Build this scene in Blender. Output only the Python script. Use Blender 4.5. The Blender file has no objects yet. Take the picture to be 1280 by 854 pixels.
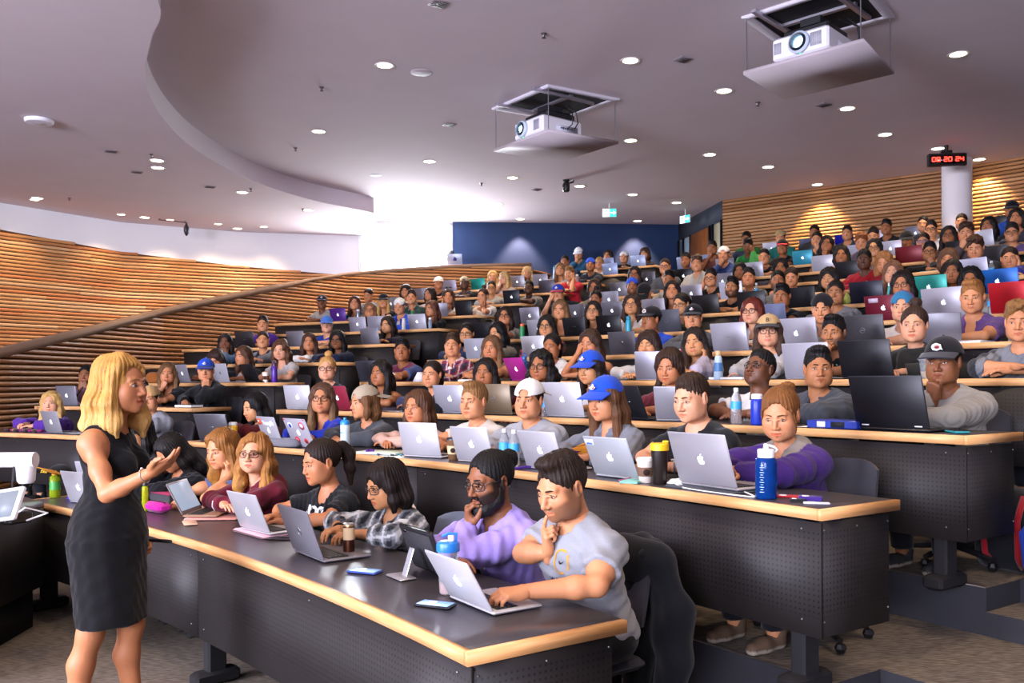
import bpy, math, random
import numpy as np
from mathutils import Vector, Matrix
from mathutils.bvhtree import BVHTree
random.seed(7)
SC = bpy.context.scene
COL = SC.collection
# ------------------------------------------------------------------ camera / seating geometry
F, Y0, HC, ROLL = 1100.0, 476.95, 1.5374, -0.005344
CX, CY = -12.3357, -5.6020
ZK = [0.74, 1.048, 1.277, 1.54, 1.794, 2.064, 2.328, 2.589, 2.842, 3.097, 3.344, 3.58, 3.828]
RK = [14.693, 16.168, 17.336, 18.458, 19.557, 20.647, 21.712, 22.753, 23.772, 24.755, 25.71, 26.651, 27.564]
FK = [z - 0.74 for z in ZK]
ZC, ZL = 5.1, 4.8
DEPTH = [0.62] + [0.5] * 12
R_ = math.radians
def plan(k, x, off=0.0):
 R = RK[k - 1] + off
 dx = (x - 640) / F
 n = math.sqrt(dx * dx + 1)
 ux, uy = dx / n, 1 / n
 b = ux * CX + uy * CY
 c = CX * CX + CY * CY - R * R
 t = b + math.sqrt(max(b * b - c, 1e-6))
 return ux * t, uy * t
def theta(k, x, off=0.0):
 X, Y = plan(k, x, off)
 return math.degrees(math.atan2(Y - CY, X - CX))
def pol(R, th):
 return CX + R * math.cos(R_(th)), CY + R * math.sin(R_(th))
def zat(x, y, d):
 return HC - (y - Y0 - ROLL * (x - 640)) / F * d
def on_z(x, y, z):
 d = F * (HC - z) / (y - Y0 - ROLL * (x - 640))
 return (x - 640) / F * d, d
# ------------------------------------------------------------------ materials
MATS = {}
def nodes(name):
 m = bpy.data.materials.new(name)
 m.use_nodes = True
 nt = m.node_tree
 return m, nt, nt.nodes['Principled BSDF']
def N(nt, t, **kw):
 n = nt.nodes.new(t)
 for k, v in kw.items():
  if k.startswith('i_'):
   n.inputs[k[2:].replace('_', ' ')].default_value = v
  else:
   setattr(n, k, v)
 return n
def lk(nt, a, b): nt.links.new(a, b)
def attr_mat(name, rough=0.6, spec=0.5, bump=0.0, bscale=(200, 200, 200), var=0.12, metallic=0.0, coat=0.0, vscale=30, sheen=0.0, sss=0.0):
 m, nt, b = nodes(name)
 a = N(nt, 'ShaderNodeAttribute', attribute_name='Col')
 tc = N(nt, 'ShaderNodeTexCoord')
 nz = N(nt, 'ShaderNodeTexNoise', i_Scale=vscale, i_Detail=3.0)
 lk(nt, tc.outputs['Object'], nz.inputs['Vector'])
 mr = N(nt, 'ShaderNodeMapRange', i_To_Min=1 - var, i_To_Max=1 + var)
 lk(nt, nz.outputs['Fac'], mr.inputs['Value'])
 mx = N(nt, 'ShaderNodeMix', data_type='RGBA', blend_type='MULTIPLY')
 mx.inputs['Factor'].default_value = 1.0
 lk(nt, a.outputs['Color'], mx.inputs['A']); lk(nt, mr.outputs['Result'], mx.inputs['B'])
 lk(nt, mx.outputs['Result'], b.inputs['Base Color'])
 b.inputs['Roughness'].default_value = rough
 b.inputs['Specular IOR Level'].default_value = spec
 b.inputs['Metallic'].default_value = metallic
 b.inputs['Coat Weight'].default_value = coat
 if sheen: b.inputs['Sheen Weight'].default_value = sheen
 if bump:
  mp = N(nt, 'ShaderNodeMapping'); mp.inputs['Scale'].default_value = bscale
  lk(nt, tc.outputs['Object'], mp.inputs['Vector'])
  n2 = N(nt, 'ShaderNodeTexNoise', i_Scale=1.0, i_Detail=4.0)
  lk(nt, mp.outputs['Vector'], n2.inputs['Vector'])
  bp = N(nt, 'ShaderNodeBump', i_Strength=bump, i_Distance=0.004)
  lk(nt, n2.outputs['Fac'], bp.inputs['Height']); lk(nt, bp.outputs['Normal'], b.inputs['Normal'])
 MATS[name] = m
 return m
attr_mat('skin', rough=0.5, spec=0.35, var=0.08, vscale=60, bump=0.12, bscale=(500, 500, 500))
attr_mat('hair', rough=0.55, spec=0.22, var=0.5, vscale=22, bump=0.9, bscale=(260, 260, 22))
attr_mat('cloth', rough=0.9, spec=0.15, var=0.10, vscale=14, bump=0.35, bscale=(60, 60, 60), sheen=0.1)
attr_mat('heather', rough=0.95, spec=0.1, var=0.22, vscale=260, bump=0.3, bscale=(60, 60, 60), sheen=0.1)
attr_mat('plastic', rough=0.35, spec=0.5, var=0.03)
attr_mat('matte', rough=0.75, spec=0.3, var=0.05)
attr_mat('metal', rough=0.36, spec=0.5, var=0.03, metallic=0.85)
attr_mat('lid', rough=0.42, spec=0.5, var=0.02, metallic=0.3)
attr_mat('paint', rough=0.6, spec=0.3, var=0.02, vscale=4)
attr_mat('gloss', rough=0.08, spec=0.6, var=0.02)
def glow_mat(name, col, strength):
 m, nt, b = nodes(name)
 b.inputs['Base Color'].default_value = (*col, 1)
 b.inputs['Emission Color'].default_value = (*col, 1)
 b.inputs['Emission Strength'].default_value = strength
 MATS[name] = m
 return m
glow_mat('lamp_glow', (1.0, 0.86, 0.62), 9.0)
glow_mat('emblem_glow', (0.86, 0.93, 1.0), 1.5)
glow_mat('lens_glow', (0.35, 0.75, 1.0), 12.0)
glow_mat('digit_red', (1.0, 0.05, 0.03), 3.0)
glow_mat('sign_green', (0.05, 0.75, 0.62), 1.3)
glow_mat('sign_white', (0.95, 1.0, 1.0), 1.6)
glow_mat('led_green', (0.05, 1.0, 0.2), 3.0)
glow_mat('screen_glow', (0.78, 0.80, 1.0), 1.0)
glow_mat('phone_glow', (0.3, 0.5, 0.9), 0.5)
glow_mat('daylight', (0.93, 0.97, 1.0), 5.0)
m, nt, b = nodes('clear'); MATS['clear'] = m
b.inputs['Base Color'].default_value = (0.9, 0.95, 1, 1); b.inputs['Roughness'].default_value = 0.08
b.inputs['Transmission Weight'].default_value = 0.85; b.inputs['IOR'].default_value = 1.2
m, nt, b = nodes('tinted'); MATS['tinted'] = m
a = N(nt, 'ShaderNodeAttribute', attribute_name='Col'); lk(nt, a.outputs['Color'], b.inputs['Base Color'])
b.inputs['Roughness'].default_value = 0.1; b.inputs['Transmission Weight'].default_value = 0.6; b.inputs['IOR'].default_value = 1.25
m, nt, b = nodes('glass'); MATS['glass'] = m
b.inputs['Base Color'].default_value = (1, 1, 1, 1); b.inputs['Roughness'].default_value = 0.02
b.inputs['Transmission Weight'].default_value = 1.0; b.inputs['IOR'].default_value = 1.05
# ------------------------------------------------------------------ mesh helpers
def srgb(h):
 if not isinstance(h, str): return tuple(h)
 h = h.lstrip('#')
 out = []
 for i in (0, 2, 4):
  c = int(h[i:i + 2], 16) / 255
  out.append(c / 12.92 if c <= 0.04045 else ((c + 0.055) / 1.055) ** 2.4)
 return tuple(out)
class MB:
 def __init__(s):
  s.v, s.f3, s.f4, s.fn, s.c, s.m3, s.m4, s.mn, s.n = [], [], [], [], [], [], [], [], 0
  s.mats = []
  s.uv = None
 def mi(s, mat):
  if mat not in s.mats: s.mats.append(mat)
  return s.mats.index(mat)
 def add(s, V, Fs, col=(0.5, 0.5, 0.5), mat='matte', M=None):
  V = np.asarray(V, float).reshape(-1, 3)
  if M is not None:
   M = np.array(M, float)
   V = V @ M[:3, :3].T + M[:3, 3]
  col = np.asarray(srgb(col) if isinstance(col, str) else col, float)
  if col.ndim == 1: col = np.tile(col[:3], (len(V), 1))
  i = s.mi(mat)
  if isinstance(Fs, np.ndarray):
   Fs = Fs + s.n
   if Fs.shape[1] == 3: s.f3.append(Fs); s.m3.append(np.full(len(Fs), i))
   else: s.f4.append(Fs); s.m4.append(np.full(len(Fs), i))
  else:
   for f in Fs:
    s.fn.append([a + s.n for a in f]); s.mn.append(i)
  s.v.append(V); s.c.append(col); s.n += len(V)
  return s
 def box(s, c, d, col='#808080', mat='matte', R=None, bevel=0.0, taper=1.0):
  x, y, z = [a / 2 for a in d]
  if bevel <= 0:
   V = [(sx * x * (taper if sz > 0 else 1), sy * y * (taper if sz > 0 else 1), sz * z) for sz in (-1, 1) for sy in (-1, 1) for sx in (-1, 1)]
   Fs = [(0, 2, 3, 1), (4, 5, 7, 6), (0, 1, 5, 4), (2, 6, 7, 3), (0, 4, 6, 2), (1, 3, 7, 5)]
  else:
   b_ = min(bevel, x * .95, y * .95, z * .95)
   V = []
   for (zz, ins) in ((-z, b_), (-z + b_, 0), (z - b_, 0), (z, b_)):
    X, Y = x - ins, y - ins
    c_ = b_
    for (px, py) in ((X - c_, -Y), (X, -Y + c_), (X, Y - c_), (X - c_, Y), (-X + c_, Y), (-X, Y - c_), (-X, -Y + c_), (-X + c_, -Y)):
     V.append((px, py, zz))
   Fs = [tuple(range(7, -1, -1)), tuple(range(24, 32))]
   for r in range(3):
    for i in range(8):
     j = (i + 1) % 8
     Fs.append((r * 8 + i, r * 8 + j, r * 8 + 8 + j, r * 8 + 8 + i))
  M = np.eye(4); M[:3, 3] = c
  if R is not None: M[:3, :3] = np.array(R)[:3, :3]
  return s.add(V, Fs, col, mat, M)
 def lathe(s, prof, col='#808080', mat='matte', M=None, seg=20, caps=True):
  V, Fs, C = [], [], []
  multi = isinstance(col, (list,))
  for q, (r, z) in enumerate(prof):
   for i in range(seg):
    a = 2 * math.pi * i / seg
    V.append((r * math.cos(a), r * math.sin(a), z))
    if multi: C.append(srgb(col[q]))
  for q in range(len(prof) - 1):
   for i in range(seg):
    j = (i + 1) % seg
    Fs.append((q * seg + i, q * seg + j, (q + 1) * seg + j, (q + 1) * seg + i))
  if caps:
   Fs.append(tuple(range(seg - 1, -1, -1)))
   Fs.append(tuple((len(prof) - 1) * seg + i for i in range(seg)))
  return s.add(V, Fs, np.array(C) if multi else col, mat, M)
 def tube(s, pts, r, col='#808080', mat='matte', seg=8, closed=False, M=None):
  pts = [np.array(p, float) for p in pts]
  n = len(pts)
  rr = r if hasattr(r, '__len__') else [r] * n
  V, Fs = [], []
  up = None
  for i in range(n):
   a = pts[(i - 1) % n] if (i > 0 or closed) else pts[i]
   b_ = pts[(i + 1) % n] if (i < n - 1 or closed) else pts[i]
   t = b_ - a; t = t / (np.linalg.norm(t) + 1e-12)
   if up is None:
    up = np.array((0, 0, 1.)) if abs(t[2]) < .9 else np.array((1., 0, 0))
   u = up - t * (up @ t); u /= np.linalg.norm(u) + 1e-12
   up = u
   w = np.cross(t, u)
   for j in range(seg):
    q = 2 * math.pi * j / seg
    V.append(pts[i] + rr[i] * (math.cos(q) * u + math.sin(q) * w))
  for i in range(n if closed else n - 1):
   i2 = (i + 1) % n
   for j in range(seg):
    j2 = (j + 1) % seg
    Fs.append((i * seg + j, i * seg + j2, i2 * seg + j2, i2 * seg + j))
  if not closed:
   Fs.append(tuple(range(seg - 1, -1, -1))); Fs.append(tuple((n - 1) * seg + j for j in range(seg)))
  return s.add(V, Fs, col, mat, M)
 def prism(s, poly, h, col='#808080', mat='matte', M=None):
  n = len(poly)
  V = [(x, y, 0) for x, y in poly] + [(x, y, h) for x, y in poly]
  Fs = [tuple(range(n - 1, -1, -1)), tuple(range(n, 2 * n))] + [(i, (i + 1) % n, n + (i + 1) % n, n + i) for i in range(n)]
  return s.add(V, Fs, col, mat, M)
 def sphere(s, c, r, col='#808080', mat='matte', seg=12, M=None):
  rr = r if hasattr(r, '__len__') else (r, r, r)
  V, Fs = [(0, 0, -1)], []
  ring = seg // 2
  for i in range(1, ring):
   p = -math.pi / 2 + math.pi * i / ring
   for j in range(seg):
    a = 2 * math.pi * j / seg
    V.append((math.cos(p) * math.cos(a), math.cos(p) * math.sin(a), math.sin(p)))
  V.append((0, 0, 1))
  for j in range(seg): Fs.append((0, 1 + (j + 1) % seg, 1 + j))
  for i in range(ring - 2):
   for j in range(seg):
    a = 1 + i * seg
    Fs.append((a + j, a + (j + 1) % seg, a + seg + (j + 1) % seg, a + seg + j))
  a = 1 + (ring - 2) * seg
  for j in range(seg): Fs.append((a + j, a + (j + 1) % seg, len(V) - 1))
  V = np.array(V) * np.array(rr) + np.array(c)
  return s.add(V, Fs, col, mat, M)
 def mesh(s, name, smooth=True):
  me = bpy.data.meshes.new(name)
  V = np.concatenate(s.v); C = np.concatenate(s.c)
  li, ls, lt, mi = [], [], [], []
  pos = 0
  for F_, M_, w in ((s.f4, s.m4, 4), (s.f3, s.m3, 3)):
   if F_:
    A = np.concatenate(F_); li.append(A.ravel()); k = len(A)
    ls.append(pos + np.arange(k) * w); lt.append(np.full(k, w)); mi.append(np.concatenate(M_)); pos += k * w
  if s.fn:
   li.append(np.array([a for f in s.fn for a in f]))
   L = np.array([len(f) for f in s.fn]); lt.append(L)
   ls.append(pos + np.concatenate(([0], np.cumsum(L)[:-1]))); mi.append(np.array(s.mn))
  li = np.concatenate(li).astype(np.int32); ls = np.concatenate(ls).astype(np.int32); lt = np.concatenate(lt).astype(np.int32)
  mi = np.concatenate(mi).astype(np.int32)
  me.vertices.add(len(V)); me.vertices.foreach_set('co', V.astype(np.float32).ravel())
  me.loops.add(len(li)); me.loops.foreach_set('vertex_index', li)
  me.polygons.add(len(ls)); me.polygons.foreach_set('loop_start', ls)
  try: me.polygons.foreach_set('loop_total', lt)
  except Exception: pass
  for mn in s.mats: me.materials.append(MATS[mn])
  me.polygons.foreach_set('material_index', mi)
  at = me.color_attributes.new('Col', 'FLOAT_COLOR', 'POINT')
  at.data.foreach_set('color', np.concatenate([C, np.ones((len(C), 1))], 1).astype(np.float32).ravel())
  me.update(calc_edges=True); me.validate()
  if smooth: me.set_sharp_from_angle(angle=R_(38)) if smooth == 'auto' else me.shade_smooth()
  return me
 def build(s, name, parent=None, smooth='auto', loc=None, rz=0.0, mtx=None):
  me = s.mesh(name, smooth)
  if smooth == 'auto':
   me.polygons.foreach_set('use_smooth', np.ones(len(me.polygons), bool))
  o = bpy.data.objects.new(name, me)
  COL.objects.link(o)
  if parent is not None: o.parent = parent
  if loc is not None: o.location = loc
  o.rotation_euler = (0, 0, rz)
  if mtx is not None: o.matrix_world = Matrix(mtx)
  return o
LABELS = {}
def tag(o, label, cat, group=None, kind=None):
 o['label'] = label; o['category'] = cat
 if group: o['group'] = group
 if kind: o['kind'] = kind
 LABELS.setdefault(label, []).append(o.name)
 return o
def empty(name, loc, rz=0.0):
 o = bpy.data.objects.new(name, None); COL.objects.link(o)
 o.empty_display_size = 0.1
 o.location = loc; o.rotation_euler = (0, 0, rz)
 return o
def struct(mb, name, label, smooth=False, parent=None):
 o = mb.build(name, parent, smooth)
 if parent is None:
  o['kind'] = 'structure'; o['label'] = label; o['category'] = name.split('_')[0].split('.')[0]
 return o
def rotm(yaw=0, pitch=0, roll=0):
 return np.array((Matrix.Rotation(R_(yaw), 3, 'Z') @ Matrix.Rotation(R_(pitch), 3, 'X') @ Matrix.Rotation(R_(roll), 3, 'Y')))
def mat4(R=None, t=(0, 0, 0), s=1.0):
 M = np.eye(4)
 if R is not None: M[:3, :3] = np.asarray(R)[:3, :3]
 M[:3, :3] = M[:3, :3] * s
 M[:3, 3] = t
 return M
def text_polys(txt, size=1.0, bold=0.0, extrude=0.0, align='CENTER', spacing=1.0):
 cu = bpy.data.curves.new('lettering', 'FONT')
 cu.body = txt; cu.size = size; cu.align_x = align; cu.align_y = 'CENTER'; cu.offset = bold; cu.extrude = extrude
 cu.space_character = spacing; cu.resolution_u = 3
 o = bpy.data.objects.new('lettering', cu); COL.objects.link(o)
 dg = bpy.context.evaluated_depsgraph_get()
 ev = o.evaluated_get(dg); me = ev.to_mesh()
 V = np.array([v.co[:] for v in me.vertices]); Fs = [tuple(p.vertices) for p in me.polygons]
 ev.to_mesh_clear()
 bpy.data.objects.remove(o); bpy.data.curves.remove(cu)
 return V.reshape(-1, 3), Fs
# ------------------------------------------------------------------ smooth solids: distance fields and their surfaces
class Field:
 def __init__(s, lo, hi, h):
  s.h = h; s.lo = np.array(lo, float)
  s.n = np.ceil((np.array(hi, float) - s.lo) / h).astype(int) + 1
  s.ax = [s.lo[i] + np.arange(s.n[i]) * h for i in range(3)]
  s.D = np.full(s.n, 1.0, np.float32)
 def win(s, lo, hi, pad):
  sl = []
  for i in range(3):
   a = int(np.floor((lo[i] - pad - s.lo[i]) / s.h)); b = int(np.ceil((hi[i] + pad - s.lo[i]) / s.h)) + 1
   a, b = max(0, a), min(s.n[i], b)
   if a >= b: return None, None
   sl.append(slice(a, b))
  sl = tuple(sl)
  x, y, z = (s.ax[i][sl[i]].astype(np.float32) for i in range(3))
  return sl, (x[:, None, None], y[None, :, None], z[None, None, :])
 def put(s, sl, d, k, sub):
  D = s.D[sl]
  if sub == 1:
   if k <= 0: s.D[sl] = np.maximum(D, -d); return
   h = np.maximum(k - np.abs(D + d), 0) / k
   s.D[sl] = np.maximum(D, -d) + h * h * k * .25
  elif sub == 2:
   s.D[sl] = np.maximum(D, d)
  else:
   if k <= 0: s.D[sl] = np.minimum(D, d); return
   h = np.maximum(k - np.abs(D - d), 0) / k
   s.D[sl] = np.minimum(D, d) - h * h * k * .25
  return
 def cap(s, a, b, ra, rb=None, k=.01, sub=0, flat=None):
  rb = ra if rb is None else rb
  a = np.array(a, float); b = np.array(b, float); r = max(ra, rb)
  sl, P = s.win(np.minimum(a, b) - r, np.maximum(a, b) + r, k + 2 * s.h)
  if sl is None: return s
  ab = b - a; L = float(ab @ ab) + 1e-12
  px, py, pz = P[0] - a[0], P[1] - a[1], P[2] - a[2]
  t = np.clip((px * ab[0] + py * ab[1] + pz * ab[2]) / L, 0, 1)
  d = np.sqrt((px - t * ab[0]) ** 2 + (py - t * ab[1]) ** 2 + (pz - t * ab[2]) ** 2) - (ra + (rb - ra) * t)
  s.put(sl, d, k, sub); return s
 def chain(s, pts, rs, k=.01, sub=0):
  for i in range(len(pts) - 1): s.cap(pts[i], pts[i + 1], rs[i], rs[i + 1], k, sub)
  return s
 def ell(s, c, r, k=.01, R=None, sub=0):
  c = np.array(c, float); r = np.array(r, float); m = max(r)
  ext = r if R is None else np.full(3, m)
  sl, P = s.win(c - ext, c + ext, k + 2 * s.h)
  if sl is None: return s
  q = [P[i] - c[i] for i in range(3)]
  if R is not None:
   R = np.asarray(R); q = [R[0, j] * q[0] + R[1, j] * q[1] + R[2, j] * q[2] for j in range(3)]
  k0 = np.sqrt((q[0] / r[0]) ** 2 + (q[1] / r[1]) ** 2 + (q[2] / r[2]) ** 2)
  k1 = np.sqrt((q[0] / r[0] ** 2) ** 2 + (q[1] / r[1] ** 2) ** 2 + (q[2] / r[2] ** 2) ** 2) + 1e-9
  s.put(sl, k0 * (k0 - 1) / k1, k, sub); return s
 def cut(s, p, n):
  n = np.array(n, float); n /= np.linalg.norm(n)
  x, y, z = s.ax
  d = ((x - p[0]) * n[0])[:, None, None] + ((y - p[1]) * n[1])[None, :, None] + ((z - p[2]) * n[2])[None, None, :]
  s.D = np.maximum(s.D, d.astype(np.float32)); return s
 def warp(s, fn):
  s.D = s.D + fn(s.ax[0][:, None, None], s.ax[1][None, :, None], s.ax[2][None, None, :]).astype(np.float32); return s
 def surface(s):
  D = s.D.copy(); h = s.h
  D[0] = D[-1] = 1; D[:, 0] = D[:, -1] = 1; D[:, :, 0] = D[:, :, -1] = 1
  S = D < 0
  nx, ny, nz = D.shape
  C = np.zeros((nx - 1, ny - 1, nz - 1), np.uint8)
  offs = [(i, j, k) for i in (0, 1) for j in (0, 1) for k in (0, 1)]
  for (i, j, k) in offs: C += S[i:nx - 1 + i, j:ny - 1 + j, k:nz - 1 + k]
  act = np.argwhere((C > 0) & (C < 8))
  if len(act) == 0: return np.zeros((0, 3)), np.zeros((0, 4), int)
  idx = np.full(C.shape, -1, np.int32); idx[act[:, 0], act[:, 1], act[:, 2]] = np.arange(len(act))
  acc = np.zeros((len(act), 3)); cnt = np.zeros(len(act))
  for a in offs:
   for ax in range(3):
    if a[ax]: continue
    b = list(a); b[ax] = 1
    da = D[act[:, 0] + a[0], act[:, 1] + a[1], act[:, 2] + a[2]]; db = D[act[:, 0] + b[0], act[:, 1] + b[1], act[:, 2] + b[2]]
    m = (da < 0) != (db < 0)
    t = np.where(m, da / np.where(m, da - db, 1), 0)
    p = np.array(a, float)[None, :].repeat(len(act), 0); p[:, ax] += t
    acc[m] += p[m]; cnt[m] += 1
  V = s.lo + (act + acc / np.maximum(cnt, 1)[:, None]) * h
  Q = []
  for ax in range(3):
   u, v = (ax + 1) % 3, (ax + 2) % 3
   sa = [slice(None)] * 3; sb = [slice(None)] * 3; sa[ax] = slice(0, -1); sb[ax] = slice(1, None)
   A, B = S[tuple(sa)], S[tuple(sb)]
   e = np.argwhere(A != B)
   e = e[(e[:, u] > 0) & (e[:, v] > 0)]
   fl = A[e[:, 0], e[:, 1], e[:, 2]]
   du = np.zeros(3, int); du[u] = 1; dv = np.zeros(3, int); dv[v] = 1
   g = lambda w: idx[w[:, 0], w[:, 1], w[:, 2]]
   q = np.stack([g(e - du - dv), g(e - dv), g(e), g(e - du)], 1)
   q[~fl] = q[~fl][:, ::-1]
   Q.append(q)
  Q = np.concatenate(Q); Q = Q[(Q >= 0).all(1)]
  return V, Q
def wig(seed, amp, f):
 r = np.random.RandomState(seed); ph = r.rand(9) * 6.28; d = r.randn(3, 3)
 def fn(x, y, z):
  o = 0
  for i in range(3):
   o = o + np.sin(f * (1 + .6 * i) * (d[i, 0] * x + d[i, 1] * y + d[i, 2] * z) + ph[i])
  return amp * o / 2
 return fn
# ------------------------------------------------------------------ heads (origin between the ears at eye height, +y is where the face looks)
HEADS = {}
def head_surface(sex, lod, var):
 key = (sex, lod, var)
 if key in HEADS: return HEADS[key]
 h = (.0034, .0062, .0105)[lod]
 r = np.random.RandomState(var * 7 + (3 if sex == 'f' else 0))
 u = lambda a: 1 + a * (r.rand() * 2 - 1)
 jaw = (.047 if sex == 'm' else .041) * u(.06); nose = (1.0 if sex == 'm' else .86) * u(.12); chin = .102 * u(.03)
 f = Field((-.105, -.135, -.20), (.105, .145, .14), h)
 f.ell((0, -.018, .030), (.073, .093, .084), k=.0)
 f.ell((0, .022, -.022), (.061, .070, .088), k=.03)
 for s in (-1, 1):
  f.cap((s * jaw * 1.12, -.010, -.045), (s * jaw * .98, .012, -.075), .020, .019, k=.03)
  f.cap((s * jaw * .98, .012, -.075), (s * .012, .066, -chin + .012), .019, .016, k=.025)
  f.ell((s * .039, .055, -.026), (.023, .021, .021), k=.03)
  f.ell((s * .036, .036, -.058), (.030, .036, .034), k=.035)
  f.cap((s * .012, .084, .018), (s * .040, .072, .020), *((.009, .009) if sex == 'm' else (.006, .006)), k=.014)
 f.ell((0, .070, -chin + .008), (.020 if sex == 'm' else .016, .016, .015), k=.02)
 if lod < 2:
  for s in (-1, 1): f.ell((s * .031, .097, .000), (.020, .019, .0125), k=.012, sub=1)
 f.cap((0, .084, .010), (0, .090 + .018 * nose, -.034), .0075, .0105 * nose, k=.012)
 for s in (-1, 1): f.ell((s * .0125 * nose, .096, -.038), (.0085, .011, .0075), k=.008)
 f.ell((0, .078, -.066), (.026, .014, .016), k=.014)
 if lod < 2:
  f.chain([(-.023, .078, -.0655), (-.008, .0905, -.0615), (0, .0895, -.0625), (.008, .0905, -.0615), (.023, .078, -.0655)], [.003, .0052, .005, .0052, .003], k=.004)
  f.chain([(-.020, .079, -.071), (0, .0895, -.0745), (.020, .079, -.071)], [.003, .0066, .003], k=.004)
  f.cap((-.024, .091, -.0675), (.024, .091, -.0675), .0022, .0022, k=.004, sub=1)
  for s in (-1, 1):
   f.cap((s * .010, .092, .0015), (s * .046, .080, .0015), .0035, .003, k=.006)
   f.ell((s * .031, .0745, .0005), (.0135, .0135, .0115), k=.003)
 for s in (-1, 1):
  R = rotm(s * -18, 0, 0)
  f.ell((s * .077, -.012, -.006), (.010, .019, .031), k=.010, R=R)
  if lod == 0: f.ell((s * .086, -.008, -.004), (.006, .010, .019), k=.006, R=R, sub=1)
 f.chain([(0, -.020, -.060), (0, -.034, -.20)], [.053 if sex == 'm' else .045] * 2, k=.03)
 V, Q = f.surface()
 HEADS[key] = (V, Q, jaw, chin)
 return HEADS[key]
def head_colors(V, skin, sex, lod, stub=None, stubc=(.05, .03, .02), lipc=None):
 C = np.tile(np.array(skin), (len(V), 1))
 x, y, z = V.T
 def blob(cx, cy, cz, rx, ry, rz): return np.exp(-(((np.abs(x) - cx) / rx) ** 2 + ((y - cy) / ry) ** 2 + ((z - cz) / rz) ** 2))
 red = np.array(skin) * np.array((1.08, .72, .68))
 w = (.45 * blob(.038, .062, -.03, .02, .03, .018) + .35 * blob(0, .11, -.035, .014, .02, .014) + .35 * blob(.085, -.012, -.005, .02, .03, .03))[:, None]
 C = C * (1 - w) + red * w
 lip = np.array(lipc if lipc is not None else np.array(skin) * np.array((.86, .50, .47) if sex == 'f' else (.85, .60, .56)))
 m = (np.abs(x) < .023) & (y > .074) & (np.abs(z + .0675) < .0115 - .006 * (np.abs(x) / .023))
 if lod < 2: C[m] = lip
 if stub:
  sm = lambda a, w: np.clip(a / w + .5, 0, 1)
  jawl = sm(-.046 + .42 * np.maximum(0, np.abs(x) - .022) - z, .016) * sm(y + .0, .02) * sm(z + .128, .02)
  side = sm(np.abs(x) - .056, .012) * sm(.012 - z, .02) * sm(y + .012, .012) * sm(z + .125, .02) * sm(.05 - y, .02)
  b = np.clip(np.maximum(jawl, side), 0, 1) * (~m) * stub
  C = C * (1 - b[:, None]) + np.array(stubc) * b[:, None]
 return C
def eyes_into(mb, M, lod, skin, iris=(.07, .04, .02), look=0.0, closed=False, brow=(.04, .025, .015), browr=.0035):
 if lod == 2:
  for s in (-1, 1):
   mb.sphere((s * .031, .083, .0), (.013, .006, .006), (.05, .035, .03), 'skin', 6, M=M)
   mb.tube([(s * .012, .091, .019), (s * .046, .078, .020)], .004, brow, 'hair', 4, M=M)
  return
 for s in (-1, 1):
  c = np.array((s * .031, .0752, -.0005))
  if not closed:
   mb.sphere(c, (.0136, .0138, .0098), (.72, .69, .66), 'gloss', 12 if lod == 0 else 8, M=M)
   g = np.array((s * .0015 + look * .005, .0118, -.001))
   mb.sphere(c + g, (.0056, .0030, .0056), iris, 'gloss', 10 if lod == 0 else 8, M=M)
   if lod == 0: mb.sphere(c + g + np.array((0, .0022, 0)), (.0026, .0012, .0026), (.005, .004, .004), 'gloss', 8, M=M)
   lash = [c + np.array((q * .0145, .0128 - 1.1 * abs(q) ** 2 * .006 , .0068 - abs(q) ** 2 * .0055)) for q in (-1, -.5, 0, .5, 1)]
   mb.tube(lash, [.0008, .0015, .0018, .0015, .0008], (.03, .02, .015), 'hair', 5, M=M)
  else:
   lash = [c + np.array((q * .0145, .0138 - 1.1 * abs(q) ** 2 * .006, -.0050 + abs(q) ** 2 * .004)) for q in (-1, -.5, 0, .5, 1)]
   mb.tube(lash, [.0008, .0014, .0016, .0014, .0008], (.05, .03, .02), 'hair', 5, M=M)
  br = [(s * .012, .0925, .0195), (s * .022, .0915, .0222), (s * .034, .0860, .0232), (s * .047, .0755, .0185)]
  mb.tube(br, [browr * .8, browr, browr * .85, browr * .3], brow, 'hair', 6, M=M)
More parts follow.
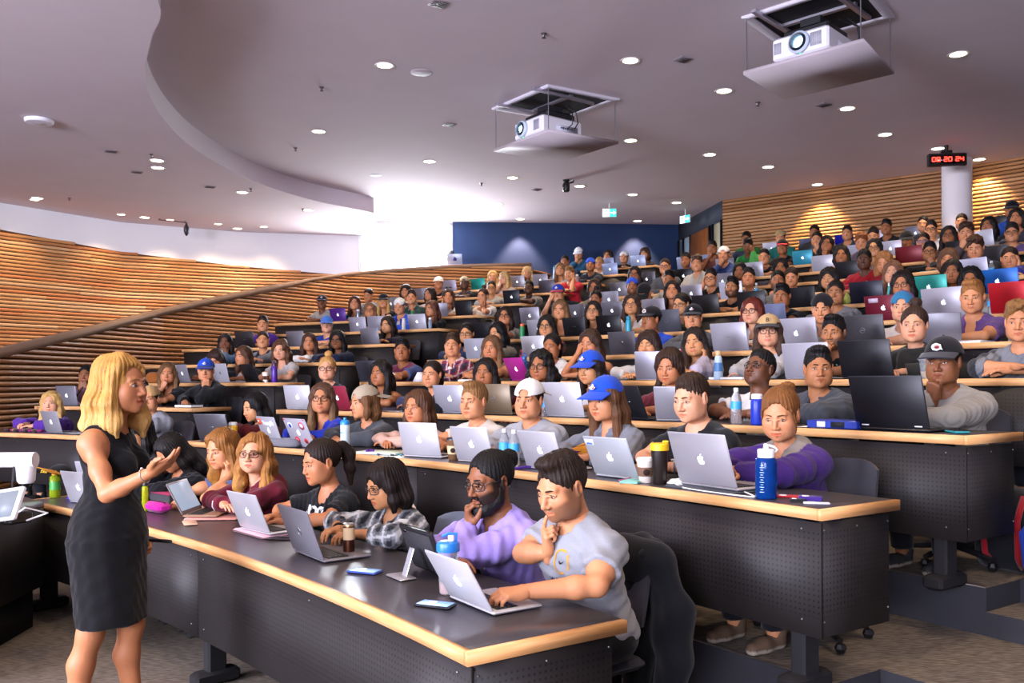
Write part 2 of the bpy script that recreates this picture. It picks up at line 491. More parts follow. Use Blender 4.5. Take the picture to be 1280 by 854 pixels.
def hair_field(style, lod, seed, L=.28, cap=0):
 h = (.0042, .0068, .011)[lod]
 zlo = -.16 - (L if style in ('long', 'wavy', 'curly', 'bob', 'braid', 'halfup') else .12)
 f = Field((-.19, -.24, zlo), (.19, .16, .20), h)
 t = .013
 if style in ('short', 'quiff', 'fade', 'curlytop', 'receding'):
  tt = {'short': .011, 'quiff': .010, 'fade': .006, 'curlytop': .014, 'receding': .010}[style]
  f.ell((0, -.020, .031), (.073 + tt * .6, .094 + tt * .9, .084 + tt), k=0)
  if style == 'quiff':
   f.ell((0, .030, .105), (.052, .052, .030), k=.02, R=rotm(0, 15, 0)); f.ell((0, -.02, .095), (.06, .07, .034), k=.02)
  if style == 'curlytop':
   f.ell((0, .01, .088), (.075, .085, .045), k=.02)
  if style == 'fade': f.ell((0, -.005, .085), (.062, .078, .040), k=.015)
  f.ell((0, .140, -.035 if style != 'receding' else -.02), (.080, .082, .146), k=.010, sub=1)
  f.ell((0, .112, .036), (.062, .052, .044), k=.010, sub=1)
  for q in range(7): f.ell((-.045 + .015 * q, .096 - 9 * (.045 - .015 * q) ** 2,   .076 + .006 * ((q * 5 + seed) % 3)), (.006, .02, .014), k=.004, sub=1)
  f.cut((0, .085, .060), (0, .80, -.60)) if False else None
  x, y, z = f.ax
  edge = np.where(y > -.005, -.030 + (y + .005) * 1.05, -.030 + (y + .005) * .62)
  f.D = np.maximum(f.D, (edge[None, :, None] - z[None, None, :] + 0 * x[:, None, None]).astype(np.float32))
  f.ell((-.088, -.008, -.012), (.030, .022, .030), k=.008, sub=1); f.ell((.088, -.008, -.012), (.030, .022, .030), k=.008, sub=1)
 else:
  up = style in ('pony', 'bun', 'topbun', 'updo')
  tt = .010 if up else .017
  f.ell((0, -.020, .031), (.073 + tt, .094 + tt, .084 + tt), k=0)
  if style == 'parted' or not up:
   f.cap((0, .05, .125), (0, -.08, .135), .006, .006, k=.012, sub=1)
  f.ell((0, .135, -.040), (.070, .078, .134 if not up else .146), k=.012, sub=1)
  if style != 'bob' or seed % 2 == 0: f.ell((.008 * (1 - 2 * (seed % 2)), .112, .044), (.060, .056, .046), k=.012, sub=1)
  if up:
   x, y, z = f.ax
   edge = np.where(y > -.005, -.022 + (y + .005) * .95, -.022 + (y + .005) * .75)
   f.D = np.maximum(f.D, (edge[None, :, None] - z[None, None, :] + 0 * x[:, None, None]).astype(np.float32))
   for s in (-1, 1): f.ell((s * .09, -.010, -.010), (.026, .022, .032), k=.006, sub=1)
  else:
   f.ell((0, -.06, -.06), (.082, .058, .10), k=.03)
  if style == 'pony':
   f.chain([(0, -.100, .045), (0, -.145, .045), (0, -.172, .0), (0, -.165, -.08), (0, -.150, -.17)], [.026, .028, .036, .030, .010], k=.02)
  if style == 'bun':
   f.ell((0, -.125, .060), (.042, .036, .042), k=.012)
  if style == 'topbun':
   f.ell((0, -.070, .145), (.040, .040, .034), k=.012)
  if style == 'updo':
   f.ell((.01, -.105, .040), (.052, .044, .062), k=.015); f.ell((-.012, -.115, .085), (.036, .03, .03), k=.015)
   for s in (-1, 1): f.chain([(s * .068, .045, .03), (s * .076, .03, -.03), (s * .07, .028, -.085)], [.006, .005, .003], k=.008)
  if style in ('long', 'wavy', 'curly', 'halfup'):
   w = {'long': 1.0, 'wavy': 1.2, 'curly': 1.45, 'halfup': 1.0}[style]
   for s in (-1, 1):
    f.chain([(s * .060, .028, .070), (s * .080, .012, .01), (s * .084, .012, -.08), (s * .084, .022, -.08 - L * .45), (s * .076, .045, -.08 - L * .85)],
      [.018, .020, .026 * w, .030 * w, .012], k=.03)
    f.chain([(s * .045, -.06, .02), (s * .066, -.062, -.09), (s * .070, -.070, -.09 - L * .5), (s * .055, -.075, -.09 - L * .85)], [.03, .040 * w, .040 * w, .016], k=.03)
   f.chain([(0, -.09, 0), (0, -.098, -.10), (0, -.105, -.10 - L * .5), (0, -.105, -.10 - L * .8)], [.03, .045, .045 * w, .018], k=.03)
   f.ell((0, .10, -.075), (.053, .090, .10), k=.012, sub=1)
  if style == 'bob':
   for s in (-1, 1):
    f.chain([(s * .062, .030, .075), (s * .082, .022, .0), (s * .086, .024, -.075), (s * .080, .034, -.125)], [.018, .022, .026, .014], k=.03)
    f.chain([(s * .05, -.05, .0), (s * .068, -.05, -.09), (s * .06, -.05, -.14)], [.04, .040, .02], k=.03)
   f.ell((0, -.08, -.08), (.06, .04, .07), k=.03)
   f.ell((0, .105, -.075), (.054, .090, .10), k=.012, sub=1)
  if style == 'braid':
   for s in (-1, 1): f.chain([(s * .060, .028, .070), (s * .080, .010, .0), (s * .078, -.01, -.08)], [.016, .020, .024], k=.03)
   pts = [(.075, .0, -.08), (.088, .03, -.14), (.085, .055, -.20), (.078, .065, -.26), (.07, .07, -.32)]
   f.chain(pts, [.024, .022, .020, .018, .010], k=.01)
   f.ell((0, .10, -.075), (.055, .090, .10), k=.012, sub=1)
  if style == 'sidebangs': pass
 rnd = np.random.RandomState(seed)
 if style in ('curly', 'curlytop', 'wavy'):
  a = {'curly': .0055, 'curlytop': .0045, 'wavy': .004}[style]; q = 110 if style != 'wavy' else 70
  p = rnd.rand(6) * 6
  f.warp(lambda x, y, z: a * (np.sin(q * x + p[0] + 30 * z) * np.sin(q * .9 * y + p[1]) + .8 * np.sin(q * .8 * z + p[2] + 40 * x)))
 if style in ('short', 'quiff', 'fade'):
  p = rnd.rand(6) * 6
  f.warp(lambda x, y, z: .0022 * np.sin(150 * x + p[0] + 60 * y) * np.sin(120 * y + p[1]) * np.clip((z - .03) * 20, 0, 1))
 if lod < 2 and style != 'curly':
  p = rnd.rand(4) * 6
  flow = 1 if style not in ('pony', 'bun', 'topbun', 'updo') else .5
  f.warp(lambda x, y, z: .0016 * np.sin(np.arctan2(x, y + .03) * 34 + p[0] + 10 * z) + .0012 * np.sin(np.arctan2(x, y + .03) * 61 + p[1] - 14 * z))
 if cap:
  x, y, z = f.ax
  f.D = np.maximum(f.D, (z[None, None, :] - (.058 + cap * .16 * y)[None, :, None] + 0 * x[:, None, None]).astype(np.float32))
 return f.surface()
HAIRS = {}
def hair_surface(style, lod, var, L, cap=0):
 key = (style, lod, var, L, cap)
 if key not in HAIRS: HAIRS[key] = hair_field(style, lod, var, L, cap)
 return HAIRS[key]
# ------------------------------------------------------------------ hands (right hand, wrist at the origin, fingers along +y, palm down, thumb towards -x)
HANDS = {}
def hand_surface(pose, lod):
 key = (pose, lod)
 if key in HANDS: return HANDS[key]
 h = (.0030, .0048, .0085)[lod]
 curl = {'lay': (12, 16, 12), 'flat': (8, 12, 8), 'type': (22, 34, 18), 'relax': (30, 38, 25), 'fist': (72, 88, 50), 'grip': (48, 58, 40), 'point': (70, 85, 50), 'open': (4, 14, 10), 'pinch': (52, 52, 30)}[pose]
 f = Field((-.085, -.05, -.10), (.075, .21, .05), h)
 kx = [-.0275, -.0095, .0085, .0255]; ky = [.086, .090, .086, .078]; ln = [.068, .076, .070, .055]
 rad = [.0092, .0096, .0090, .0080]
 f.cap((0, -.03, 0), (0, .012, 0), .024, .025, k=.01)
 for i in range(4):
  f.cap((kx[i] * .55, .012, 0), (kx[i], ky[i], .002), .0155, .0118, k=.014)
 f.ell((-.028, .034, -.010), (.018, .030, .014), k=.012)
 f.ell((.022, .035, -.008), (.012, .030, .013), k=.012)
 fan = {'open': 2.6, 'flat': 1.3, 'type': 1.5}.get(pose, .9)
 for i in range(4):
  p = np.array((kx[i], ky[i], .001)); a = 0.0
  sp = R_((i - 1.5) * 3.2 * fan)
  seg = [ln[i] * .46, ln[i] * .31, ln[i] * .25]; r = rad[i]
  cc = curl
  if pose == 'point' and i == 0: cc = (14, 14, 8)
  if pose == 'pinch' and i > 0: cc = (60, 62, 34)
  if pose == 'open': cc = (4 + 5 * i, 14 + 3 * i, 10)
  if pose in ('relax', 'type', 'grip'): cc = tuple(c * (1 + .08 * i) for c in curl)
  for j in range(3):
   a += R_(cc[j])
   q = p + seg[j] * np.array((math.sin(sp) * math.cos(a), math.cos(sp) * math.cos(a), -math.sin(a)))
   f.cap(p, q, r * (1 - .08 * j), r * (.92 - .10 * j), k=.0035)
   p = q
 th = {'fist': [(-.030, .022, -.012), (-.046, .052, -.030), (-.030, .078, -.046), (-.010, .088, -.050)],
          'point': [(-.030, .022, -.012), (-.046, .052, -.030), (-.032, .080, -.044), (-.012, .088, -.050)],
          'open': [(-.026, .018, -.008), (-.054, .046, -.008), (-.074, .070, -.004), (-.086 + .006, .092, 0)],
          'pinch': [(-.028, .022, -.012), (-.048, .055, -.034), (-.044, .086, -.052), (-.034, .108, -.060)],
          'grip': [(-.028, .022, -.012), (-.050, .048, -.034), (-.050, .075, -.052), (-.038, .095, -.062)]}.get(
          pose, [(-.026, .020, -.010), (-.048, .048, -.020), (-.056, .076, -.028), (-.054, .098, -.034)])
 f.chain(th, [.0150, .0118, .0102, .0078], k=.006)
 V, Q = f.surface()
 HANDS[key] = (V, Q); return HANDS[key]
def hand_into(mb, W, fwd, nrm, side, pose, lod, skin, scale=1.0, nails=None):
 V, Q = hand_surface(pose, lod)
 V = V.copy()
 if side < 0: V[:, 0] *= -1; Q = Q[:, ::-1]
 y = np.array(fwd, float); y /= np.linalg.norm(y)
 z = -np.array(nrm, float); z = z - y * (z @ y); z /= np.linalg.norm(z)
 x = np.cross(y, z)
 C = np.tile(np.array(skin), (len(V), 1))
 tip = np.clip((V[:, 1] - .10) / .08, 0, 1)[:, None]
 C = C * (1 - .25 * tip) + C * np.array((1.05, .78, .74)) * .25 * tip
 mb.add(V, Q, C, 'skin', mat4(np.stack([x, y, z], 1), W, scale))
def ik(S, W, l1, l2, pole):
 S, W, pole = (np.array(a, float) for a in (S, W, pole))
 v = W - S; d = np.linalg.norm(v)
 m = (l1 + l2) * .995
 if d > m: W = S + v * m / d; d = m; v = W - S
 n = v / d
 a = (l1 * l1 - l2 * l2 + d * d) / (2 * d)
 hh = math.sqrt(max(l1 * l1 - a * a, 0))
 p = pole - n * (pole @ n); p /= np.linalg.norm(p) + 1e-9
 return S + n * a + p * hh, W
def frus(f, a, b, ra, rb, k=.01, sub=0):
 a = np.array(a, float); b = np.array(b, float); r = max(ra, rb)
 sl, P = f.win(np.minimum(a, b) - r, np.maximum(a, b) + r, k + 2 * f.h)
 if sl is None: return
 ab = b - a; L = math.sqrt(float(ab @ ab)) + 1e-9; n = ab / L
 px, py, pz = P[0] - a[0], P[1] - a[1], P[2] - a[2]
 t = px * n[0] + py * n[1] + pz * n[2]
 rad = np.sqrt(np.maximum(px * px + py * py + pz * pz - t * t, 0)) - (ra + (rb - ra) * np.clip(t / L, 0, 1))
 f.put(sl, np.maximum(rad, np.maximum(t - L, -t)), k, sub)
SKIN = {'pale': '#c78f6e', 'fair': '#bd8059', 'light': '#b0724c', 'tan': '#955c38', 'olive': '#9d6742', 'asian': '#b67f55', 'brown': '#7d4d30', 'dark': '#6a4029', 'deep': '#503120'}
HAIRC = {'blond': '#c08a3e', 'dirty': '#8a6236', 'ginger': '#8d4f22', 'red': '#5d2412', 'brown': '#43291a', 'lbrown': '#6a4527', 'dark': '#22150f', 'black': '#0d0a0a', 'white': '#d8d4cf', 'platinum': '#cfb488'}
def lerp(a, b, t): return np.array(a, float) * (1 - t) + np.array(b, float) * t
def plaid_cols(V, base, pal, per=.085):
 C = np.tile(np.array(srgb(base)), (len(V), 1))
 u = (V[:, 0] + .55 * V[:, 1]) / per; w = (V[:, 2] + .35 * V[:, 1]) / per
 a = np.mod(u, 1); b = np.mod(w, 1)
 dk = np.array(srgb(pal[0])); wt = np.array(srgb(pal[1]))
 A = ((a < .42).astype(float) + (b < .42).astype(float)) / 2
 C = C * (1 - A[:, None]) + dk * A[:, None]
 ln = ((np.abs(a - .7) < .075) | (np.abs(b - .7) < .075))
 C[ln] = C[ln] * .4 + wt * .6
 return C
def top_paint(V, t, J):
 col = srgb(t['col']); C = np.tile(np.array(col), (len(V), 1)); p = t.get('paint')
 if p is None: return C
 c2 = np.array(srgb(t.get('col2', '#222222')))
 if p == 'plaid': return plaid_cols(V, t['col'], (t.get('col2', '#16161c'), t.get('col3', '#d8d8d8')), t.get('per', .085))
 if p == 'stripes':
  C[np.mod(V[:, 2] / t.get('per', .05), 1) < .42] = c2
 if p == 'sleeves':
  m = np.abs(V[:, 0] - J['nb'][0]) > J['sw'] * .86
  C[m] = c2
 if p == 'lining':
  m = (np.hypot(V[:, 0] - J['nb'][0], V[:, 1] - J['nb'][1]) < .118) & (V[:, 2] > J['nb'][2] - .02)
  C[m] = c2
 if p == 'yoke':
  C[V[:, 2] > J['nb'][2] - .17] = c2
 if p == 'panel':
  m = (np.abs(V[:, 0] - J['nb'][0]) < J['sw'] * .62) & (V[:, 1] > J['nb'][1])
  C[m] = c2
 if p == 'floral':
  r = np.random.RandomState(5)
  K = r.rand(70, 3) * np.array((.5, .4, .6)) + np.array((J['nb'][0] - .25, J['nb'][1] - .15, J['nb'][2] - .55))
  pc = [np.array(srgb(c)) for c in t.get('pal', ('#b8475a', '#d9a0a0', '#5d7a55'))]
  for i, q in enumerate(K):
   C[((V - q) ** 2).sum(1) < (.024 + .012 * r.rand()) ** 2] = pc[i % len(pc)]
 return C
def arm_pose(code, s, J, lean):
 hc, R, nb, sw, dz = J['hc'], J['R'], J['nb'], J['sw'], J['dz']
 S = J['S'][s]
 q = dz + .050
 by = J['by']                        # where the desk's back edge lies ahead of the body
 def free(W, pole=(s * .8, -.5, -.6)):
  E, W = ik(S, W, J['l1'], J['l2'], pole)
  if code in ('type', 'rest', 'fold', 'write'): E = np.array((E[0], E[1], max(E[2], dz + (.050 if E[1] < by - .05 else .066))))
  return E, W
 if code == 'type':
  W = (nb[0] + s * .085, max(by + .10, nb[1] + .25), q + .012); E, W = free(W)
  return E, W, (-s * .25, 1, .0), (0, -.1, -1), 'type'
 if code == 'rest':
  W = (nb[0] + s * .06, max(by + .11, nb[1] + .26), q); E, W = free(W)
  return E, W, (-s * .75, .7, -.02), (0, 0, -1), 'lay'
 if code == 'fold':
  W = (nb[0] - s * .075, max(by + .09, nb[1] + .24) + (.035 if s > 0 else 0), q + (.02 if s > 0 else 0)); E, W = free(W, (s * 1.0, .05, -.5))
  return E, W, (-s * 1, .15, -.02), (0, 0, -1), 'lay'
 if code == 'write':
  W = (nb[0] + s * .04, by + .14, q + .01); E, W = free(W)
  return E, W, (-s * .5, .9, -.25), (-s * .6, 0, -.8), 'pinch'
 if code in ('chin', 'mouth', 'cheek', 'fistchin', 'temple', 'point', 'brow'):
  el = np.array((nb[0] + s * .15, by + .07, dz + .072))
  if code == 'chin': w, fw, nn, hp = (s * .030, .070, -.195), (-s * .30, .35, 1), (-s * .25, -1, .3), 'relax'
  elif code == 'fistchin': w, fw, nn, hp = (s * .028, .085, -.195), (-s * .15, .30, 1), (-s * .2, -1, .2), 'fist'
  elif code == 'mouth': w, fw, nn, hp = (s * .040, .105, -.165), (-s * .45, .1, 1), (-s * .3, -1, .1), 'grip'
  elif code == 'cheek': w, fw, nn, hp = (s * .085, .045, -.165), (s * .02, -.05, 1), (-s * 1, -.15, 0), 'relax'
  elif code == 'temple': w, fw, nn, hp = (s * .100, .055, -.120), (-s * .12, -.15, 1), (-s * 1, -.1, 0), 'flat'
  elif code == 'brow': w, fw, nn, hp = (s * .095, .085, -.085), (-s * .55, .05, 1), (-s * .6, -.8, 0), 'relax'
  else: w, fw, nn, hp = (s * .050, .115, -.225), (-s * .18, -.05, 1), (-s * .55, -.8, 0), 'point'
  W = hc + R @ np.array(w)
  fw = R @ np.array(fw); nn = R @ np.array(nn)
  v = W - el; L = np.linalg.norm(v)
  if L > .29: el = W - v * (.285 / L)
  E = el
  if code == 'temple' or code == 'brow': pass
  return E, W, fw, nn, hp
 if code == 'lap':
  W = (nb[0] + s * .12, nb[1] + .10, .62); E, W = free(W, (s * .9, -.4, 0))
  return E, W, (-s * .3, 1, 0), (0, 0, -1), 'relax'
 if code == 'hang':
  W = S + np.array((s * .05, .02, -.52)); E, W = free(W, (0, -1, 0))
  return E, W, (0, .15, -1), (-s, 0, 0), 'relax'
 if isinstance(code, dict):
  if 'Wh' in code:
   return np.array(code['E'], float), hc + R @ np.array(code['Wh']), R @ np.array(code['f'], float), R @ np.array(code['n'], float), code['h']
  if 'E' in code:
   E, W = np.array(code['E'], float), np.array(code['W'], float)
  else:
   E, W = free(code['W'], code.get('pole', (s * .8, -.5, -.6)))
  return E, W, code['f'], code['n'], code['h']
 raise ValueError(code)
GEOM_CACHE = {}
HEAD_SCALE = 1.05
def figure(loc, rz, hc, look=(0, 0, 0), sex='f', skin='fair', lod=1, var=0, hair=('long', 'brown', .28), top=None, arms=('rest', 'rest'), dz=.74, by=.12,
           legs='sit', pants='#1b1d24', stub=None, stubc=None, closed=False, glasses=None, iris=None, build=1.0, scale=1.0, shoes=None, cap=None, inner=None, lookeye=0.0, stance=None, extra_body=None, hairpart=True):
 skc = np.array(srgb(SKIN.get(skin, skin)))
 hc = np.array(hc, float); R = rotm(*look)
 hs = scale
 J = {'hc': hc, 'R': R, 'dz': dz, 'by': by}
 nb = hc + R @ np.array((0, -.030, -.10)) * .6 + np.array((0, -.035, -.135)) * hs
 J['nb'] = nb
 sw = (.168 if sex == 'm' else .146) * build * hs; J['sw'] = sw
 if legs == 'sit': pv = np.array((nb[0] * .6, min(nb[1] - .10, -.12), .545))
 else: pv = np.array((nb[0] * .9, -.055, .93 * hs))
 J['pv'] = pv
 S = {s: nb + np.array((s * sw, -.012, -.050)) for s in (-1, 1)}; J['S'] = S
 tl = nb[2] - pv[2]
 J['l1'], J['l2'] = .295 * hs, .255 * hs
 A = {1: arm_pose(arms[0], 1, J, 0), -1: arm_pose(arms[1], -1, J, 0)}
 b_ = build
 ra = (.051, .037, .039, .0265) if sex == 'm' else (.042, .031, .032, .0220)
 hv = (.0074, .0125, .019)[lod]
 pts = [hc, nb, pv + (.2, .15, -.2), pv - (.2, .2, .1), S[1] + .08, S[-1] - .08]
 for s in (-1, 1): pts += [A[s][0] + .07, A[s][0] - .07, A[s][1] + .06, A[s][1] - .06]
 def torso(f, t, k=.05):
  up = lerp(pv, nb, .70); mid = lerp(pv, nb, .36)
  if sex == 'm':
   f.ell(lerp(pv, nb, .74) + (0, .0, 0), (.158 * b_ + t, .108 * b_ + t, .42 * tl + t), k=0)
   f.ell(mid, (.145 * b_ + t, .112 * b_ + t, .42 * tl + t), k=k)
   for s in (-1, 1): f.ell(lerp(pv, nb, .72) + (s * .075, .060, 0), (.075 + t, .055 + t, .07 + t), k=k)
  else:
   f.ell(lerp(pv, nb, .74), (.134 * b_ + t, .092 * b_ + t, .40 * tl + t), k=0)
   f.ell(mid, (.124 * b_ + t, .096 * b_ + t, .42 * tl + t), k=k)
   for s in (-1, 1): f.ell(lerp(pv, nb, .64) + (s * .066, .078, 0), (.060 + t, .056 + t, .062 + t), k=.035)
  f.ell(pv + (0, 0, .01), (.165 * b_ + t, .125 * b_ + t, .13 + t), k=k)
  for s in (-1, 1):
   f.cap(nb + (s * .03, -.02, .0), S[s] + (-s * .01, 0, .0), .042 + t, .048 * (b_ if sex == 'm' else .92) + t, k=k)
   f.cap(lerp(pv, nb, .80) + (s * .09 * b_, -.01, 0), S[s], .06 + t, .05 + t, k=k)
 # ---- body
 lo = np.min(pts, 0) - .10; hi = np.max(pts, 0) + .10
 lo[2] = min(lo[2], pv[2] - .16) if legs != 'stand' else 0.0; hi[2] = max(nb[2] + .10, max(p_[2] for p_ in pts[6:]) + .1)
 if top and top.get('skirt'): lo[:2] -= .08; hi[:2] += .08
 legpts = None
 if legs == 'sit':
  kn = [pv + np.array((s * .115, .42, -.0)) for s in (-1, 1)]
  an = [np.array((kn[i][0] + 0.0, kn[i][1] - .06, .075)) for i in (0, 1)]
  legpts = (kn, an)
 fb = Field(lo, hi, hv)
 torso(fb, 0)
 fb.chain([nb + (0, .005, -.04), hc + R @ np.array((0, -.033, -.13))], [.060, .053 if sex == 'm' else .045], k=.03)
 for s in (-1, 1):
  E, W = A[s][0], A[s][1]
  fb.chain([S[s], lerp(S[s], E, .55), E], [ra[0] * b_, ra[0] * b_ * .95, ra[1]], k=.03)
  fb.chain([E, lerp(E, W, .3), W], [ra[2], ra[2] * 1.04, ra[3]], k=.02)
 if legs == 'stand':
  for s, (kx, ky, ax, ay, az) in ((1, stance[0]), (-1, stance[1])):
   fb.chain([pv + (s * .068, 0, -.02), (kx, ky, .49), (kx + (ax - kx) * .25, ky + (ay - ky) * .25 - .025, .36), (ax, ay, az)], [.078, .050, .050, .031], k=.03)
   fb.chain([(ax, ay - .02, az - .03), (ax, ay + .08, az * .55), (ax, ay + .15, .035)], [.032, .036, .026], k=.02)
 V, Q = fb.surface()
 mb = MB()
 mb.add(V, Q, np.tile(skc, (len(V), 1)), 'skin')
 hV, hQ, jaw, chin = head_surface(sex, lod, var % 3)
 Mh = mat4(R, hc, hs * HEAD_SCALE)
 mb.add(hV, hQ, head_colors(hV, skc, sex, lod, stub, srgb(stubc) if stubc else tuple(np.array(srgb(HAIRC.get(hair[1], hair[1]))) * .8)), 'skin', Mh)
 hcol = np.array(srgb(HAIRC.get(hair[1], hair[1])))
 eyes_into(mb, Mh, lod, skc, srgb(iris) if iris else (.07, .04, .02), lookeye, closed, tuple(hcol * (.6 if hcol.max() > .1 else 1.0)), .0036 if sex == 'm' else .0027)
 for s in (-1, 1):
  E, W, fw, nn, hp = A[s]
  hand_into(mb, W, fw, nn, s, hp, lod, skc, (1.0 if sex == 'm' else .90) * hs)
 if legs == 'sit':
  kn, an = legpts
  fl = Field((min(kn[0][0], an[0][0]) - .12, pv[1] - .05, .02), (kn[1][0] + .12, kn[0][1] + .12, pv[2] + .12), max(hv, .0135))
  for i in (0, 1): fl.chain([pv + ((-1, 1)[i] * .09, 0, 0), kn[i], an[i]], [.08, .058, .036], k=.03)
  lV, lQ = fl.surface(); mb.add(lV, lQ, np.tile(skc, (len(lV), 1)), 'skin')
 if extra_body: extra_body(mb, J, A, skc)
 body = mb.build('person', None, True, loc, rz)
 # ---- hair
 st, hcn, L = hair[:3]
 if cap and st in ('quiff', 'curlytop', 'fade'): st = 'short'
 if st:
  if cap and st in ('topbun', 'bun'): st = 'pony'
  sV, sQ = hair_surface(st, lod, var % 2, L, 0 if not cap else -1 if cap.get('back') else 1)
  mh = MB(); r = np.random.RandomState(var)
  c = np.tile(hcol, (len(sV), 1))
  if len(hair) > 3 or st in ('long', 'wavy', 'bob', 'curly') and hcol.max() > .02:
   tipc = np.array(srgb(HAIRC.get(hair[3], hair[3]))) if len(hair) > 3 else hcol * 1.35
   w = np.clip((-sV[:, 2] - .05) / .22, 0, 1)[:, None]; c = c * (1 - w) + tipc * w
  mh.add(sV, sQ, c, 'hair', Mh)
  mh.build('hair', body, True)
 # ---- top
 out = {'body': body, 'J': J, 'A': A, 'Mh': Mh}
 def make_top(t, name, infl, front_open=False):
  f = Field(lo - .03, hi + (.03, .03, .08), hv)
  tt = t.get('t', .011) + infl
  torso(f, tt)
  sl = t.get('sleeve', .5)
  for s in (-1, 1):
   E, W = A[s][0], A[s][1]
   if sl == 0:
    continue
   if sl < 1:
    q = sl if sl > .1 else .3
    end = lerp(S[s], E, min(q * 1.15, .98))
    frus(f, S[s], end, ra[0] * b_ + tt + .004, (ra[0] * .93) * b_ + tt + .010, k=.03)
    f.ell(S[s], [ra[0] * b_ + tt + .003] * 3, k=.03)
   else:
    f.chain([S[s], lerp(S[s], E, .5), E], [ra[0] * b_ + tt + .003, ra[0] * .95 * b_ + tt + .005, ra[1] + tt + .006], k=.03)
    e = lerp(E, W, {1: .94}.get(sl, max(.12, (sl - 1) if sl > 1 else .94)))
    frus(f, lerp(E, W, -.03), e, ra[2] + tt + .006, ra[3] + tt + (.010 if sl == 1 else .014), k=.02)
    f.ell(E, [ra[1] + tt + .005] * 3, k=.02)
  if t.get('skirt'):
   zs = t['skirt']; c0 = np.array((pv[0], pv[1] - .0, 0))
   f.ell(pv + (0, -.010, -.02), (.182, .145, .17), k=.04)
   for q in (-.055, 0, .055): frus(f, c0 + (q, -.01, pv[2] - .05), np.array((q, -.045, zs)), .132, .118, k=.04)
  nk = t.get('neck', 'crew')
  f.warp(wig(var * 13 + 5, t.get('fold', .0045), 42))
  if nk == 'hood':
   ring = [nb + (math.sin(a) * .078, .01 - math.cos(a) * .085 , .030 - .030 * (1 - math.cos(a)) * .9) for a in np.linspace(-2.55, 2.55, 13)]
   rr = [.018 + .026 * max(0, math.cos(a)) for a in np.linspace(-2.55, 2.55, 13)]
   f.chain(ring, rr, k=.02)
   f.ell(nb + (0, -.115, -.03), (.10, .05, .08), k=.03)
  if nk == 'scarf':
   for (dzz, rr_) in ((.03, .036), (-.015, .044)):
    ring = [nb + (math.sin(a) * .082, .012 - math.cos(a) * .085, dzz - .02 * (1 - math.cos(a))) for a in np.linspace(-3.14, 3.14, 15)]
    f.chain(ring, [rr_] * 15, k=.012)
   f.chain([nb + (.03, .10, -.04), nb + (.05, .13, -.20)], [.05, .045], k=.03)
  if nk in ('shirt', 'polo'):
   ring = [nb + (math.sin(a) * .066, .004 - math.cos(a) * .064, .040 - .030 * (1 - math.cos(a))) for a in np.linspace(-2.75, 2.75, 15)]
   f.chain(ring, [.013] * 15, k=.012)
   for s in (-1, 1): f.cap(nb + (s * .030, .072, -.018), nb + (s * .062, .070, -.058), .016, .009, k=.012)
  tilt = hc - nb
  f.cap(nb + (0, 0, -.028), nb + tilt * .9, .056 + (.012 if nk not in ('turtle', 'scarf') else 0) , .066, k=.008, sub=1) if nk not in ('turtle', 'scarf', 'hood') else f.cap(nb + (0, .0, -.02), nb + tilt * .9, .050, .054, k=.006, sub=1)
  if nk in ('vneck', 'shirt', 'polo'):
   f.ell(nb + (0, .105, -.045), (.040 if nk != 'shirt' else .022, .075, .085), k=.008, sub=1)
  if nk == 'scoop': f.ell(nb + (0, .095, -.028), (.082, .085, .070), k=.010, sub=1)
  if nk == 'wide': f.ell(nb + (0, .030, -.005), (.125, .13, .055), k=.010, sub=1)
  if nk == 'hood' : f.ell(nb + (0, .105, -.01), (.034, .06, .055), k=.010, sub=1)
  if sl == 0 and nk != 'strap':
   for s in (-1, 1): f.ell(S[s] + (s * .022, 0, -.005), (.058, .085, .085), k=.01, sub=1)
  if nk == 'strap':
   for s in (-1, 1): f.ell(S[s] + (s * .030, 0, .03), (.100, .12, .105), k=.01, sub=1)
   f.ell(nb + (0, .08, -.02), (.09, .09, .09), k=.01, sub=1)
  if front_open or t.get('open'):
   w = t.get('open', .05)
   f.ell(nb + (0, .20, -.30), (w, .22, .38), k=.006, sub=1)
  f.cut((0, 0, pv[2] - (.06 if legs == 'sit' else t.get('hem', .12))), (0, 0, -1)) if not t.get('skirt') else f.cut((0, 0, t['skirt']), (0, 0, -1))
  V, Q = f.surface()
  m = MB(); m.add(V, Q, top_paint(V, t, J), t.get('mat', 'cloth'))
  o = m.build(name, body, True)
  out[name] = o; out[name + '_V'] = V; out[name + '_Q'] = Q
  return o
 if inner: make_top(inner, inner.get('name', 'undershirt'), -.006)
 if top: make_top(top, top.get('name', 'shirt'), .006 if inner else 0)
 # ---- trousers and shoes
 if legs == 'sit' and pants:
  kn, an = legpts
  fl = Field((min(kn[0][0], an[0][0]) - .13, pv[1] - .20, .02), (kn[1][0] + .13, kn[0][1] + .13, pv[2] + .17), max(hv, .0135))
  fl.ell(pv + (0, 0, -.01), (.178 * b_, .138 * b_, .115), k=0)
  for i in (0, 1): fl.chain([pv + ((-1, 1)[i] * .09, 0, -.005), kn[i]], [.094, .072], k=.03); frus(fl, kn[i] + (0, 0, .0), an[i] + (0, 0, .02), .070, .056, k=.03)
  tV, tQ = fl.surface(); m = MB(); m.add(tV, tQ, srgb(pants), 'cloth'); m.build('trousers', body, True)
